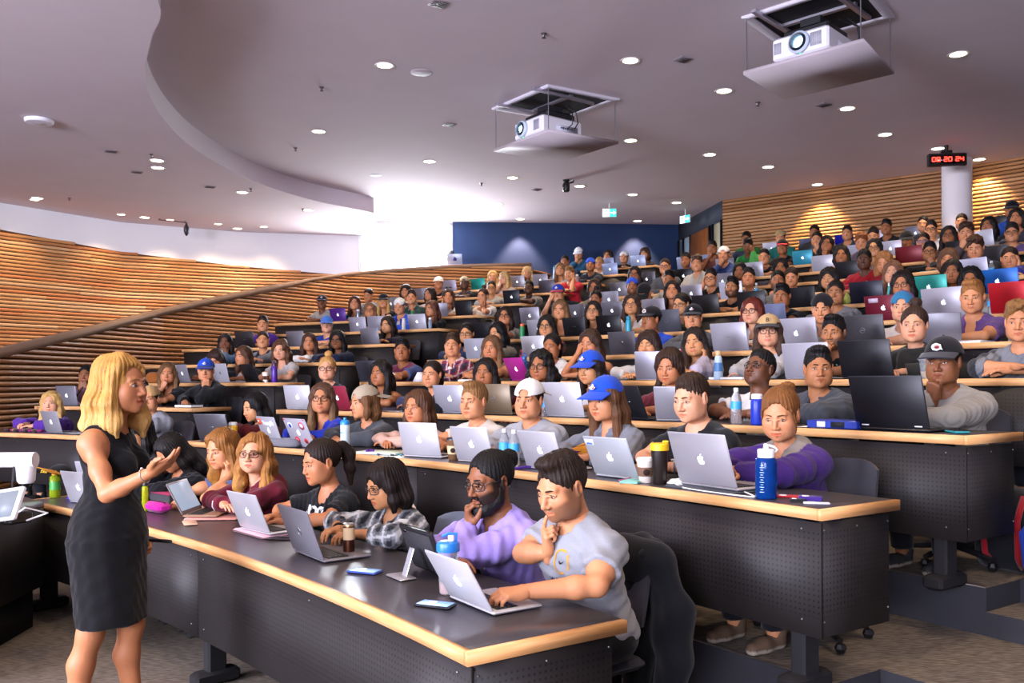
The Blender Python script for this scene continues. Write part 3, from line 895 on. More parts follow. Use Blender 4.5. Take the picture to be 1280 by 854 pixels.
  for i in (0, 1):
   m = MB(); fs = Field(an[i] + (-.07, -.10, -.08), an[i] + (.07, .22, .08), .010 if lod < 2 else .016)
   fs.chain([an[i] + (0, -.02, .0), an[i] + (0, -.02, -.038)], [.045, .036], k=.02); fs.chain([an[i] + (0, -.03, -.045), an[i] + (0, .08, -.045), an[i] + (0, .15, -.05)], [.034, .040, .032], k=.02)
   fs.cut((0, 0, .002), (0, 0, -1))
   sV, sQ = fs.surface(); c = np.tile(np.array(srgb(shoes or '#17171a')), (len(sV), 1)); c[sV[:, 2] < .022] = srgb('#9a8f80' if shoes else '#2a2a2a')
   m.add(sV, sQ, c, 'matte'); m.build('shoe', body, True)
 # ---- glasses
 if glasses:
  g = MB(); gc = glasses if isinstance(glasses, str) and glasses.startswith('#') else '#15110f'
  n = 14 if lod == 0 else 10
  for s in (-1, 1):
   ring = []
   for i in range(n):
    a = 2 * math.pi * i / n
    cx_ = abs(math.cos(a)) ** .7 * math.copysign(1, math.cos(a)); cz_ = abs(math.sin(a)) ** .7 * math.copysign(1, math.sin(a))
    xx = s * .032 + .0245 * cx_
    ring.append((xx, .1005 - 7 * (xx * xx), -.003 + .0185 * cz_))
   g.tube(ring, .0019 if lod == 0 else .0026 if lod == 1 else .0034, gc, 'plastic', 6 if lod < 2 else 4, closed=True, M=Mh)
   g.tube([(s * .0565, .079, .004), (s * .074, .05, .006), (s * .082, -.005, .006), (s * .082, -.022, -.006)], .0018 if lod == 0 else .0026, gc, 'plastic', 5, M=Mh)
   g.sphere((s * .032, .0965 - 7 * .032 ** 2 + .0, -.003), (.0225, .0012, .0165), '#ffffff', 'glass', 10, M=Mh) if lod == 0 else None
  g.tube([(-.0085, .1010, .003), (0, .1035, .005), (.0085, .1010, .003)], .0018 if lod == 0 else .0028, gc, 'plastic', 5, M=Mh)
  g.build('glasses', body, True)
 if cap: make_cap(body, Mh, lod, **cap)
 return out
def make_cap(parent, M, lod, col='#1f3fae', brim=None, back=False, emblem=None, button=True, name='cap', under=None, front=None, pitch=0):
 brim = brim or col
 h = (.0045, .007, .011)[lod]
 f = Field((-.115, -.23, -.03), (.115, .24, .16), h)
 f.ell((0, -.018, .028), (.093, .113, .105), k=0)
 f.ell((0, -.018, .020), (.083, .103, .098), k=0, sub=1) if lod == 0 else None
 f.cut((0, 0, .040), (0, (.10 if not back else -.10) * 1.6, -1))
 if back: f.ell((0, .10, .045), (.036, .05, .026), k=.004, sub=1)
 V, Q = f.surface()
 if back: pass
 mb = MB()
 C = np.tile(np.array(srgb(col)), (len(V), 1))
 if front:
  C[(V[:, 1] > .02)] = srgb(front)
 Rm = np.array(M) @ mat4(rotm(0, pitch, 0))
 mb.add(V, Q, C, 'cloth', Rm)
 if button and lod < 2: mb.sphere((0, -.018, .134), (.007, .007, .004), col, 'cloth', 8, M=Rm)
 o = mb.build(name, parent, True)
 s = -1 if back else 1
 b = MB(); n = 13; m = 6
 TV, BV = [], []
 for j in range(m):
  q = j / (m - 1)
  for i in range(n):
   u = i / (n - 1) * 2 - 1
   a = u * 1.15
   y0 = -.018 + .112 * math.cos(a); x0 = .092 * math.sin(a)
   y1 = .098 + .088 * math.sqrt(max(0, 1 - u * u * .92)) ; x1 = .088 * u
   x = x0 * (1 - q) + x1 * q; y = y0 * (1 - q) + y1 * q
   z = .052 - .022 * q * (1 - .4 * u * u) - .020 * u * u * (.5 + .5 * q)
   TV.append((x, s * y if s > 0 else -.036 - y, z + .0035)); BV.append((x, s * y if s > 0 else -.036 - y, z - .0035))
 V = np.array(TV + BV); Q = []; nn = n * m
 for j in range(m - 1):
  for i in range(n - 1):
   a = j * n + i
   Q.append((a, a + 1, a + n + 1, a + n)); Q.append((nn + a, nn + a + n, nn + a + n + 1, nn + a + 1))
 edge = [i for i in range(n)] + [j * n + n - 1 for j in range(1, m)] + [(m - 1) * n + i for i in range(n - 2, -1, -1)] + [j * n for j in range(m - 2, 0, -1)]
 for i in range(len(edge)):
  a, c = edge[i], edge[(i + 1) % len(edge)]
  Q.append((a, nn + a, nn + c, c))
 Q = np.array(Q)
 if s < 0: Q = Q[:, ::-1]
 C = np.tile(np.array(srgb(brim)), (len(V), 1))
 if under: C[nn:] = srgb(under)
 b.add(V, Q, C, 'cloth', Rm); b.build('cap_brim', o, 'auto')
 if emblem:
  e = MB(); emblem(e, Rm); e.build('emblem', o, False)
 return o
def on_surface(V, Q, P, d=(0, -1, 0), off=.0022):
 t = BVHTree.FromPolygons([tuple(v) for v in V], [tuple(int(a) for a in q) for q in Q])
 d = Vector(d).normalized(); out = []
 for p in P:
  h = t.ray_cast(Vector(p), d)
  if h[0] is None: h = (t.find_nearest(Vector(p))[0], None)
  out.append(np.array(h[0] - d * off))
 return np.array(out)
def print_on(out, top, shapes, centre, size=1.0, name='lettering', rot=0.0, d=(0, -1, 0)):
 V, Q = out[top + '_V'], out[top + '_Q']
 m = MB()
 dv = np.array(d, float); dv /= np.linalg.norm(dv)
 ex = np.cross(dv, (0, 0, 1.)); ex /= np.linalg.norm(ex)
 for P, Fs, c in shapes:
  P = np.asarray(P, float)
  ca, sa = math.cos(R_(rot)), math.sin(R_(rot))
  x = (P[:, 0] * ca - P[:, 1] * sa) * size; y = (P[:, 0] * sa + P[:, 1] * ca) * size
  W = np.array([np.array((centre[0], 0, centre[1])) + ex * a + np.array((0, 0, b)) - dv * .8 for a, b in zip(x, y)])
  m.add(on_surface(V, Q, W, d), Fs, c, 'matte')
 return m.build(name, out[top], False)
# ------------------------------------------------------------------ the hall
def noise_mat(name, c1, c2, scale=(1, 1, 1), rough=.8, bump=0., detail=4., spec=.3, nscale=1., dist=.01):
 m, nt, b = nodes(name)
 tc = N(nt, 'ShaderNodeTexCoord'); mp = N(nt, 'ShaderNodeMapping'); mp.inputs['Scale'].default_value = scale
 nz = N(nt, 'ShaderNodeTexNoise', i_Scale=nscale, i_Detail=detail)
 cr = N(nt, 'ShaderNodeValToRGB')
 cr.color_ramp.elements[0].position = .32; cr.color_ramp.elements[1].position = .68
 cr.color_ramp.elements[0].color = (*srgb(c1), 1); cr.color_ramp.elements[1].color = (*srgb(c2), 1)
 lk(nt, tc.outputs['Object'], mp.inputs['Vector']); lk(nt, mp.outputs['Vector'], nz.inputs['Vector']); lk(nt, nz.outputs['Fac'], cr.inputs['Fac'])
 lk(nt, cr.outputs['Color'], b.inputs['Base Color'])
 b.inputs['Roughness'].default_value = rough; b.inputs['Specular IOR Level'].default_value = spec
 if bump:
  bp = N(nt, 'ShaderNodeBump', i_Strength=bump, i_Distance=dist)
  lk(nt, nz.outputs['Fac'], bp.inputs['Height']); lk(nt, bp.outputs['Normal'], b.inputs['Normal'])
 MATS[name] = m
 return m
noise_mat('carpet', '#3a342e', '#857a6e', (11, 120, 120), .95, .5, 6., .1, 1.6)
MATS['carpet'].node_tree.nodes['Mapping'].inputs['Rotation'].default_value = (0, 0, R_(-20))
noise_mat('riser', '#2b2b30', '#33333a', (3, 3, 3), .8, .05)
noise_mat('ceiling_paint', '#d6c9d0', '#d9ccd3', (2, 2, 2), .9, .02, spec=.2)
noise_mat('white_paint', '#d9d6da', '#dcd9dd', (2, 2, 2), .8, .02)
noise_mat('blue_paint', '#172c50', '#193054', (2, 2, 2), .7, .02)
noise_mat('wood_door', '#7a4420', '#96592c', (30, 30, 1.2), .45, .05)
noise_mat('laminate', '#49464d', '#4f4c53', (90, 90, 90), .30, .01, spec=.5)
noise_mat('slat_gap', '#4a2d18', '#55351d', (3, 3, 3), .9)
noise_mat('dark_gap', '#15110e', '#1a1512', (3, 3, 3), .9)
noise_mat('beech', '#c08a55', '#d6a571', (4, 4, 60), .42, .03)
m, nt, b = nodes('slat_wood'); MATS['slat_wood'] = m
a = N(nt, 'ShaderNodeAttribute', attribute_name='Col'); tc = N(nt, 'ShaderNodeTexCoord')
mp = N(nt, 'ShaderNodeMapping'); mp.inputs['Scale'].default_value = (2.5, 2.5, 60)
nz = N(nt, 'ShaderNodeTexNoise', i_Scale=1.0, i_Detail=5.0); lk(nt, tc.outputs['Object'], mp.inputs['Vector']); lk(nt, mp.outputs['Vector'], nz.inputs['Vector'])
mr = N(nt, 'ShaderNodeMapRange', i_To_Min=.84, i_To_Max=1.16); lk(nt, nz.outputs['Fac'], mr.inputs['Value'])
mx = N(nt, 'ShaderNodeMix', data_type='RGBA', blend_type='MULTIPLY'); mx.inputs['Factor'].default_value = 1
lk(nt, a.outputs['Color'], mx.inputs['A']); lk(nt, mr.outputs['Result'], mx.inputs['B']); lk(nt, mx.outputs['Result'], b.inputs['Base Color'])
b.inputs['Roughness'].default_value = .5
m, nt, b = nodes('perforated'); MATS['perforated'] = m
uv = N(nt, 'ShaderNodeUVMap', uv_map='uv'); sp = N(nt, 'ShaderNodeSeparateXYZ'); lk(nt, uv.outputs['UV'], sp.inputs[0])
def M_(op, a, bb=None):
 n = N(nt, 'ShaderNodeMath', operation=op)
 for i, q in enumerate((a, bb)):
  if q is None: continue
  if isinstance(q, (int, float)): n.inputs[i].default_value = q
  else: lk(nt, q, n.inputs[i])
 return n.outputs[0]
PP = .0215
fu = M_('SUBTRACT', M_('FRACT', M_('DIVIDE', sp.outputs[0], PP)), .5); fv = M_('SUBTRACT', M_('FRACT', M_('DIVIDE', sp.outputs[1], PP)), .5)
rr = M_('SQRT', M_('ADD', M_('MULTIPLY', fu, fu), M_('MULTIPLY', fv, fv)))
hole = M_('MULTIPLY', M_('LESS_THAN', rr, .21), M_('MULTIPLY', M_('GREATER_THAN', sp.outputs[1], .075), M_('LESS_THAN', sp.outputs[1], .405)))
mx = N(nt, 'ShaderNodeMix', data_type='RGBA'); mx.inputs['A'].default_value = (*srgb('#231f1f'), 1); mx.inputs['B'].default_value = (.002, .002, .002, 1)
lk(nt, hole, mx.inputs['Factor']); lk(nt, mx.outputs['Result'], b.inputs['Base Color'])
b.inputs['Roughness'].default_value = .6; b.inputs['Metallic'].default_value = .1; b.inputs['Specular IOR Level'].default_value = .4
def arc(R, t0, t1, n):
 return [pol(R, t0 + (t1 - t0) * i / n) for i in range(n + 1)]
# ---- floor: the flat stage floor and the tiers behind each desk row
mb = MB()
EDGE = .25                                        # the riser stands this far behind the desk's front edge
TL, TR = 54.6, 33.9                               # the two aisles' sides of the middle block
def annulus(mb, R0, R1, t0, t1, z, mat, n=24):
 A, B = arc(R0, t0, t1, n), arc(R1, t0, t1, n)
 V = [(x, y, z) for x, y in A + B]
 mb.add(V, np.array([(i, n + 1 + i, n + 2 + i, i + 1) for i in range(n)]), '#555555', mat)
def riser(mb, R, t0, t1, z0, z1, mat, n=24):
 A = arc(R, t0, t1, n)
 V = [(x, y, z0) for x, y in A] + [(x, y, z1) for x, y in A]
 mb.add(V, np.array([(i, i + 1, n + 2 + i, n + 1 + i) for i in range(n)]), '#333333', mat)
def cheek(mb, R0, R1, t, z0, z1, mat='riser'):
 a, c = pol(R0, t), pol(R1, t)
 mb.add([(*a, z0), (*c, z0), (*c, z1), (*a, z1)], [(0, 1, 2, 3)], '#333333', mat)
T0, T1 = 8.0, 82.0
annulus(mb, 0.5, RK[1] + EDGE, -60, 130, 0.0, 'carpet', 60)
for k in range(1, 13):
 zf, zp = FK[k], FK[k - 1]
 zm = (zf + zp) / 2
 Ra = RK[k] + EDGE
 Rb = (RK[k + 1] + EDGE) if k < 12 else RK[12] + 3.2
 for (t0, t1, aisle) in ((T0, TR, 0), (TR, TL, 0), (TL, 59.2, 1), (59.2, T1, 0)):
  if t0 == T0: aisle = 1
  n = 16
  if aisle:
   riser(mb, Ra, t0, t1, zp, zm, 'riser', n); annulus(mb, Ra, Ra + .32, t0, t1, zm, 'carpet', n)
   riser(mb, Ra + .32, t0, t1, zm, zf, 'riser', n); annulus(mb, Ra + .32, Rb, t0, t1, zf, 'carpet', n)
  else:
   riser(mb, Ra, t0, t1, zp, zf, 'riser', n); annulus(mb, Ra, Rb, t0, t1, zf, 'carpet', n)
 for t in (TR, TL, 59.2): cheek(mb, Ra, Ra + .32, t, zm, zf)
floor = struct(mb, 'floor', 'brown flecked carpet floor rising in dark tiers behind each desk row')
for k in range(1, 13):
 t = MB()
 for (t0, t1) in ((TR, TL), (59.2, 72.0)):
  t.tube([(x, y, FK[k] + .002) for x, y in arc(RK[k] + EDGE - .002, t0, t1, 20)], .004, '#8a7f78', 'metal', 4)
 o = struct(t, 'trim_%d' % k, 'thin metal nosing along the riser of tier %d' % (k + 1))
# ---- slatted walls
SLATC = ['#b9783f', '#ae6f39', '#c2854b', '#a3662f', '#c98f58', '#985d2e']
def slat_wall(path, z0f, z1f, name, label, pitch=.062, hgt=.034, dep=.022, seed=1, backing=True, cols=SLATC):
 rnd = random.Random(seed)
 P = [np.array(p, float) for p in path]
 L = [0]
 for i in range(len(P) - 1): L.append(L[-1] + np.linalg.norm(P[i + 1] - P[i]))
 T = L[-1]; m = max(24, int(T / .22))
 S = np.linspace(0, T, m + 1)
 X = np.interp(S, L, [p[0] for p in P]); Y = np.interp(S, L, [p[1] for p in P])
 tx, ty = np.gradient(X), np.gradient(Y); nn = np.hypot(tx, ty); nx, ny = ty / nn, -tx / nn
 lo = np.array([z0f(s / T) for s in S]); hi = np.array([z1f(s / T) for s in S])
 mb = MB()
 if backing:
  V = np.concatenate([np.stack([X, Y, lo], 1), np.stack([X, Y, hi], 1)])
  mb.add(V, np.array([(i, i + 1, m + 2 + i, m + 1 + i) for i in range(m)]), '#2a1a10', 'slat_gap')
 z = math.floor(lo.min() / pitch) * pitch
 while z < hi.max():
  run, c = 0, rnd.choice(cols)
  V, C, Q = [], [], []
  for i in range(m):
   if run <= 0:
    run = rnd.uniform(1.2, 4.5); c = np.array(srgb(rnd.choice(cols))) * rnd.uniform(.92, 1.08)
   run -= T / m
   a0, a1, b0, b1 = lo[i], lo[i + 1], hi[i], hi[i + 1]
   def lim(s):
    l = a0 + (a1 - a0) * s; h = b0 + (b1 - b0) * s
    return z >= l - .001 and z + hgt <= h + .02
   ok0, ok1 = lim(0), lim(1)
   if not ok0 and not ok1: continue
   s0, s1 = 0., 1.
   if not (ok0 and ok1):
    l_, r_ = 0., 1.
    for _ in range(12):
     md = (l_ + r_) / 2
     if lim(md) == ok0: l_ = md
     else: r_ = md
    if ok0: s1 = l_
    else: s0 = r_
   q = len(V)
   for s in (s0, s1):
    x = X[i] + (X[i + 1] - X[i]) * s; y = Y[i] + (Y[i + 1] - Y[i]) * s
    ax_, ay_ = nx[i] * dep, ny[i] * dep
    V += [(x, y, z), (x + ax_, y + ay_, z), (x + ax_, y + ay_, z + hgt), (x, y, z + hgt)]
    C += [c] * 4
   for e in range(4):
    f = (e + 1) % 4
    Q.append((q + e, q + f, q + 4 + f, q + 4 + e))
  if V: mb.add(V, np.array(Q), np.array(C), 'slat_wood')
  z += pitch
 return struct(mb, name, label)
def walls_along(path, z0, z1, mat, name, label, cut=None):
 mb = MB()
 V = [(x, y, (z0(i) if callable(z0) else z0)) for i, (x, y) in enumerate(path)] + [(x, y, (z1(i) if callable(z1) else z1)) for i, (x, y) in enumerate(path)]
 n = len(path)
 mb.add(V, [(i, i + 1, n + i + 1, n + i) for i in range(n - 1)], '#999999', mat)
 return struct(mb, name, label)
PARV = [(0, 440, 10.2), (102, 416, 12.0), (170, 399, 13.2), (204, 390, 13.9), (272, 375, 15.0), (340, 361, 16.2), (390, 352, 17.1), (430, 345.5, 17.75), (490, 340, 18.25), (570, 335, 18.65), (620, 333.5, 18.87), (665, 333, 18.95)]
PAR = [(-7.7, 5.8), (-6.9, 8.2)] + [((x - 640) / F * d, d) for x, y, d in PARV]
PTOP = [(-7.7, 1.35), (-6.9, 1.60)] + [((x - 640) / F * d, round(zat(x, y - 4, d), 3)) for x, y, d in PARV]
PL = [0]
for i in range(len(PAR) - 1): PL.append(PL[-1] + math.dist(PAR[i], PAR[i + 1]))
ptop = lambda s: float(np.interp(s * PL[-1], PL, [z for _, z in PTOP]))
slat_wall(PAR, lambda s: 0.0, lambda s: ptop(s) - .05, 'wall_left', 'low curved wall of warm timber slats with a sloping top beside the desks', pitch=.066, hgt=.048, seed=3)
mb = MB()
V, Q = [], []
for i, (x, y) in enumerate(PAR):
 a = np.array(PAR[max(i - 1, 0)]); c = np.array(PAR[min(i + 1, len(PAR) - 1)])
 t = (c - a) / np.linalg.norm(c - a); n = np.array((t[1], -t[0]))
 z = PTOP[i][1]; w = .11
 for (o_, dz_) in ((.035, -.105 if i < 8 else -.06), (.035, .0), (-w, .0), (-w, -.10)):
  V.append((x + n[0] * o_, y + n[1] * o_, z + dz_))
for i in range(len(PAR) - 1):
 for e in range(4):
  f = (e + 1) % 4
  Q.append((i * 4 + e, i * 4 + 4 + e, i * 4 + 4 + f, i * 4 + f))
Q += [(0, 1, 2, 3), tuple(len(V) - 4 + j for j in (3, 2, 1, 0))]
mb.add(V, Q, '#8f6f55', 'paint')
struct(mb, 'trim_20', 'brown sloping cap rail on the low slatted wall')
walls_along([(x - .10, y + .06) for x, y in PAR], 0, lambda i: PTOP[i][1] - .02, 'dark_gap', 'wall_left_rear', 'dark rear face of the low slatted wall')
slat_wall([(0.43, 18.95), (0.66, 19.3), (0.88, 19.78)], lambda s: 2.6, lambda s: 3.93, 'wall_back_stair', 'short return of the timber slat wall by the upper aisle', seed=9)
OUT = [(-11.4, 9.0), (-10.3, 13.0), (-9.2, 15.8), (-7.9, 17.8), (-5.9, 19.0), (-3.75, 19.55), (-3.4, 19.62)]
OTOP = [4.12, 4.24, 4.32, 4.20, 4.06, 3.92, 3.90]
OL = [0]
for i in range(len(OUT) - 1): OL.append(OL[-1] + math.dist(OUT[i], OUT[i + 1]))
otop = lambda s: float(np.interp(s * OL[-1], OL, OTOP))
slat_wall(OUT, lambda s: 0.0, otop, 'wall_left_outer', 'tall curved wall of lamp-lit timber slats behind the low wall', pitch=.068, hgt=.053, seed=5, cols=['#b87f4c', '#ad7444', '#c08c5a', '#a46c3e', '#c9986a', '#b9703f'])
walls_along([(x + .05 * 0, y) for x, y in OUT], lambda i: OTOP[i], ZL + .02, 'white_paint', 'wall_left_upper', 'white band of wall above the timber slats')
WX0, WX1, WY = -3.4, -1.30, 19.62
walls_along([(WX0, WY), (WX1, WY)], 0, 3.55, 'white_paint', 'wall_back_sill', 'white wall under the bright back window')
mb = MB(); mb.box(((WX0 + WX1) / 2, WY - .01, 3.55), (WX1 - WX0, .12, .06), '#e8e8ec', 'paint')
for x in (WX0 + .03, WX1 - .03): mb.box((x, WY, 4.30), (.06, .10, 1.46), '#eeeef2', 'paint')
mb.box(((WX0 + WX1) / 2, WY, 5.05), (WX1 - WX0, .10, .06), '#eeeef2', 'paint')
struct(mb, 'window_1', 'wide back window white with daylight beside the blue wall')
mb = MB(); mb.add([(WX0, WY + .02, 3.55), (WX1, WY + .02, 3.55), (WX1, WY + .02, 5.05), (WX0, WY + .02, 5.05)], [(0, 1, 2, 3)], '#ffffff', 'glass')
o = mb.build('window_pane', bpy.data.objects['window_1'], False)
mb = MB(); mb.add([(-4.2, 20.3, 2.6), (-.8, 20.3, 2.6), (-.8, 20.3, 5.22), (-4.2, 20.3, 5.22)], [(3, 2, 1, 0)], '#ffffff', 'daylight')
struct(mb, 'exterior_sky', 'white overcast sky outside the back window')
BL0, BL1 = (-1.30, 19.60), (3.84, 20.1)
walls_along([BL0, BL1], 0, ZC + .02, 'blue_paint', 'wall_back', 'deep blue back wall with two pools of lamp light')
RW0 = (4.2, 17.45)
ret = lambda t: (BL1[0] + (RW0[0] - BL1[0]) * t, BL1[1] + (RW0[1] - BL1[1]) * t)
def ret_panel(mb, t0, t1, z0, z1, mat, col='#555555', dep=.04):
 a, c = np.array(ret(t0)), np.array(ret(t1)); t = (c - a) / np.linalg.norm(c - a); n = np.array((t[1], -t[0]))
 V = []
 for p in (a, c):
  for o_ in (0, dep):
   for z in (z0, z1): V.append((p[0] + n[0] * o_, p[1] + n[1] * o_, z))
 mb.add(V, [(0, 1, 3, 2), (4, 6, 7, 5), (0, 2, 6, 4), (1, 5, 7, 3), (2, 3, 7, 6), (0, 4, 5, 1)], col, mat)
mb = MB(); ret_panel(mb, 0, 1, 0, 3.05, 'white_paint', dep=-.05); ret_panel(mb, 0, 1, 4.72, ZC, 'paint', '#3a3f4a', .02)
struct(mb, 'wall_back_return', 'grey header and base of the glazed return beside the blue wall')
mb = MB()
for t in (.0, .12, .30, .74, .80, .985): ret_panel(mb, t, t + .018, 3.05, 4.72, 'metal', '#2f333a', .05)
struct(mb, 'trim_21', 'dark metal mullions of the glazed return')
mb = MB(); ret_panel(mb, .32, .74, 3.06, 4.70, 'wood_door', dep=.045)
struct(mb, 'door_1', 'tall timber door in the glazed return at the back')
mb = MB(); ret_panel(mb, .02, .30, 3.06, 4.70, 'paint', '#8fa3b0', .01); ret_panel(mb, .82, .98, 3.06, 4.70, 'paint', '#b9b396', .01)
struct(mb, 'window_2', 'narrow glazed side panels either side of the timber door')
RWP = [(4.2, 17.45), (7.37, 15.02), (8.25, 14.1), (13.5, 7.0)]
slat_wall(RWP[:3] + [(10.5, 11.0)], lambda s: 2.0, lambda s: ZC, 'wall_right', 'timber slat wall behind the top rows lit by two lamps', pitch=.064, hgt=.048, seed=11, cols=['#a8794d', '#9c6e44', '#b2855a', '#946439'])
walls_along([(10.5, 11.0), (14, 6), (14, -8)], 0, ZC, 'white_paint', 'wall_right_front', 'plain pale side wall beside the stage')
walls_along([(14, -8), (-14, -8)], 0, ZC, 'white_paint', 'wall_front', 'plain pale front wall behind the stage')
walls_along([(-14, -8), (-14, 6), (-11.4, 9.0)], 0, ZC, 'white_paint', 'wall_left_front', 'plain pale side wall left of the stage')
# ---- ceilings
DROP = [(-2.3, -8), (-2.55, 3.0), (-2.75, 5.6), (-3.0, 7.5), (-3.38, 8.3), (-3.82, 9.2), (-4.12, 10.1), (-4.33, 11.2), (-4.40, 12.3), (-4.28, 13.6), (-3.98, 14.8), (-3.45, 15.9), (-2.72, 16.85), (-2.70, 17.3), (-2.85, 18.3), (-3.20, 19.7)]
def smooth_path(P, n=6):
 out = []
 P = [np.array(p, float) for p in P]
 for i in range(len(P) - 1):
  p0, p1, p2, p3 = P[max(i - 1, 0)], P[i], P[i + 1], P[min(i + 2, len(P) - 1)]
  for j in range(n):
   t = j / n
   out.append(.5 * ((2 * p1) + (-p0 + p2) * t + (2 * p0 - 5 * p1 + 4 * p2 - p3) * t * t + (-p0 + 3 * p1 - 3 * p2 + p3) * t ** 3))
 out.append(P[-1]); return out
DS = smooth_path(DROP)
mb = MB(); mb.add([(-16, -9, ZC), (16, -9, ZC), (16, 23, ZC), (-16, 23, ZC)], [(3, 2, 1, 0)], '#bbaaaa', 'ceiling_paint')
struct(mb, 'ceiling', 'smooth mauve grey main ceiling with recessed lamps')
mb = MB()
n = len(DS)
far = [(-16, p[1]) for p in DS]
V = [(p[0], p[1], ZL) for p in DS] + [(x, y, ZL) for x, y in far]
mb.add(V, [(i, i + 1, n + i + 1, n + i) for i in range(n - 1)], '#bbaaaa', 'ceiling_paint')
V = [(p[0], p[1], ZL) for p in DS] + [(p[0], p[1], ZC + .01) for p in DS]
mb.add(V, [(i, n + i, n + i + 1, i + 1) for i in range(n - 1)], '#bbaaaa', 'ceiling_paint')
struct(mb, 'ceiling.001', 'lower curved ceiling on the left with a rounded edge', smooth='auto')
# ------------------------------------------------------------------ desks
def desk(k, t0, t1, label, n=None, panels=None, legs=True, ends=(True, True)):
 R, z, zf, dep = RK[k - 1], ZK[k - 1], FK[k - 1], DEPTH[k - 1]
 n = n or max(6, int((t1 - t0) * 1.6))
 tm = (t0 + t1) / 2
 c = pol(R, tm)
 root = empty('desk', (c[0], c[1], zf))
 tag(root, label, 'desk', 'curved lecture desks')
 off = np.array((c[0], c[1], zf))
 th = [t0 + (t1 - t0) * i / n for i in range(n + 1)]
 def ring(RR, zz, t=th): return [np.array((*pol(RR, a), zz)) - off for a in t]
 m = MB(); A, B = ring(R + .022, z - .001), ring(R + dep, z - .001); C_, D_ = ring(R + .022, z - .028), ring(R + dep, z - .028)
 V = A + B + C_ + D_; q = n + 1
 Q = []
 for i in range(n):
  Q += [(i, q + i, q + i + 1, i + 1), (2 * q + i, 2 * q + i + 1, 3 * q + i + 1, 3 * q + i), (q + i, 3 * q + i, 3 * q + i + 1, q + i + 1)]
 Q += [(0, 2 * q, 3 * q, q), (n, q + n, 3 * q + n, 2 * q + n)]
 m.add(V, np.array(Q), '#38363c', 'laminate'); m.build('worktop', root, False)
 m = MB(); eh = .042
 def strip(P0, P1, z0, z1):
  V = [(*p, z0) for p in P0] + [(*p, z0) for p in P1] + [(*p, z1) for p in P0] + [(*p, z1) for p in P1]
  V = [np.array(v) - off for v in V]; w = len(P0); Q = []
  for i in range(w - 1):
   Q += [(i, i + 1, 2 * w + i + 1, 2 * w + i), (w + i, 3 * w + i, 3 * w + i + 1, w + i + 1), (2 * w + i, 2 * w + i + 1, 3 * w + i + 1, 3 * w + i), (i, w + i, w + i + 1, i + 1)]
  Q += [(0, 2 * w, 3 * w, w), (w - 1, 2 * w - 1, 4 * w - 1, 3 * w - 1)]
  m.add(V, np.array(Q), '#c89a66', 'beech')
 strip([pol(R, a) for a in th], [pol(R + .022, a) for a in th], z - eh, z)
 dt = math.degrees(.022 / R)
 for (a, s) in ((t0, -1), (t1, 1)):
  P0 = [pol(R, a), pol(R + dep, a)]; P1 = [pol(R, a + s * dt), pol(R + dep, a + s * dt)]
  strip(P0, P1, z - eh, z)
 m.build('edge_band', root, False)
 Rp = R + .035; zt, zb = z - .055, zf + .245
 np_ = panels or max(1, round((t1 - t0) * R * math.pi / 180 / 2.7))
 for j in range(np_):
  a0 = t0 + (t1 - t0) * j / np_ + (.0 if j == 0 else .02); a1 = t0 + (t1 - t0) * (j + 1) / np_ - (.0 if j == np_ - 1 else .02)
  w = 6; tt = [a0 + (a1 - a0) * i / w for i in range(w + 1)]
  panel(root, [pol(Rp, a) for a in tt], zb, zt, off, 'front_panel')
 for (a, s, on) in ((t0, -1, ends[0]), (t1, 1, ends[1])):
  if not on: continue
  P = [pol(Rp, a - s * .02), pol(R + dep * .93, a - s * .02)]
  panel(root, P if s < 0 else P, zb, zt, off, 'end_panel')
 if legs:
  for j in range(np_ + 1):
   a = t0 + (t1 - t0) * j / np_ + (.5 if j == 0 else -.5 if j == np_ else 0)
   m = MB(); x, y = pol(R + .11, a); Rm = rotm(a, 0, 0)
   m.box(np.array((x, y, zf + .36)) - off, (.10, .07, .66), '#201f21', 'matte', Rm, .01)
   m.box(np.array((x, y, zf + .035)) - off, (.24, .10, .07), '#1b1a1c', 'matte', Rm, .015)
   m.build('foot', root, 'auto')
 return root
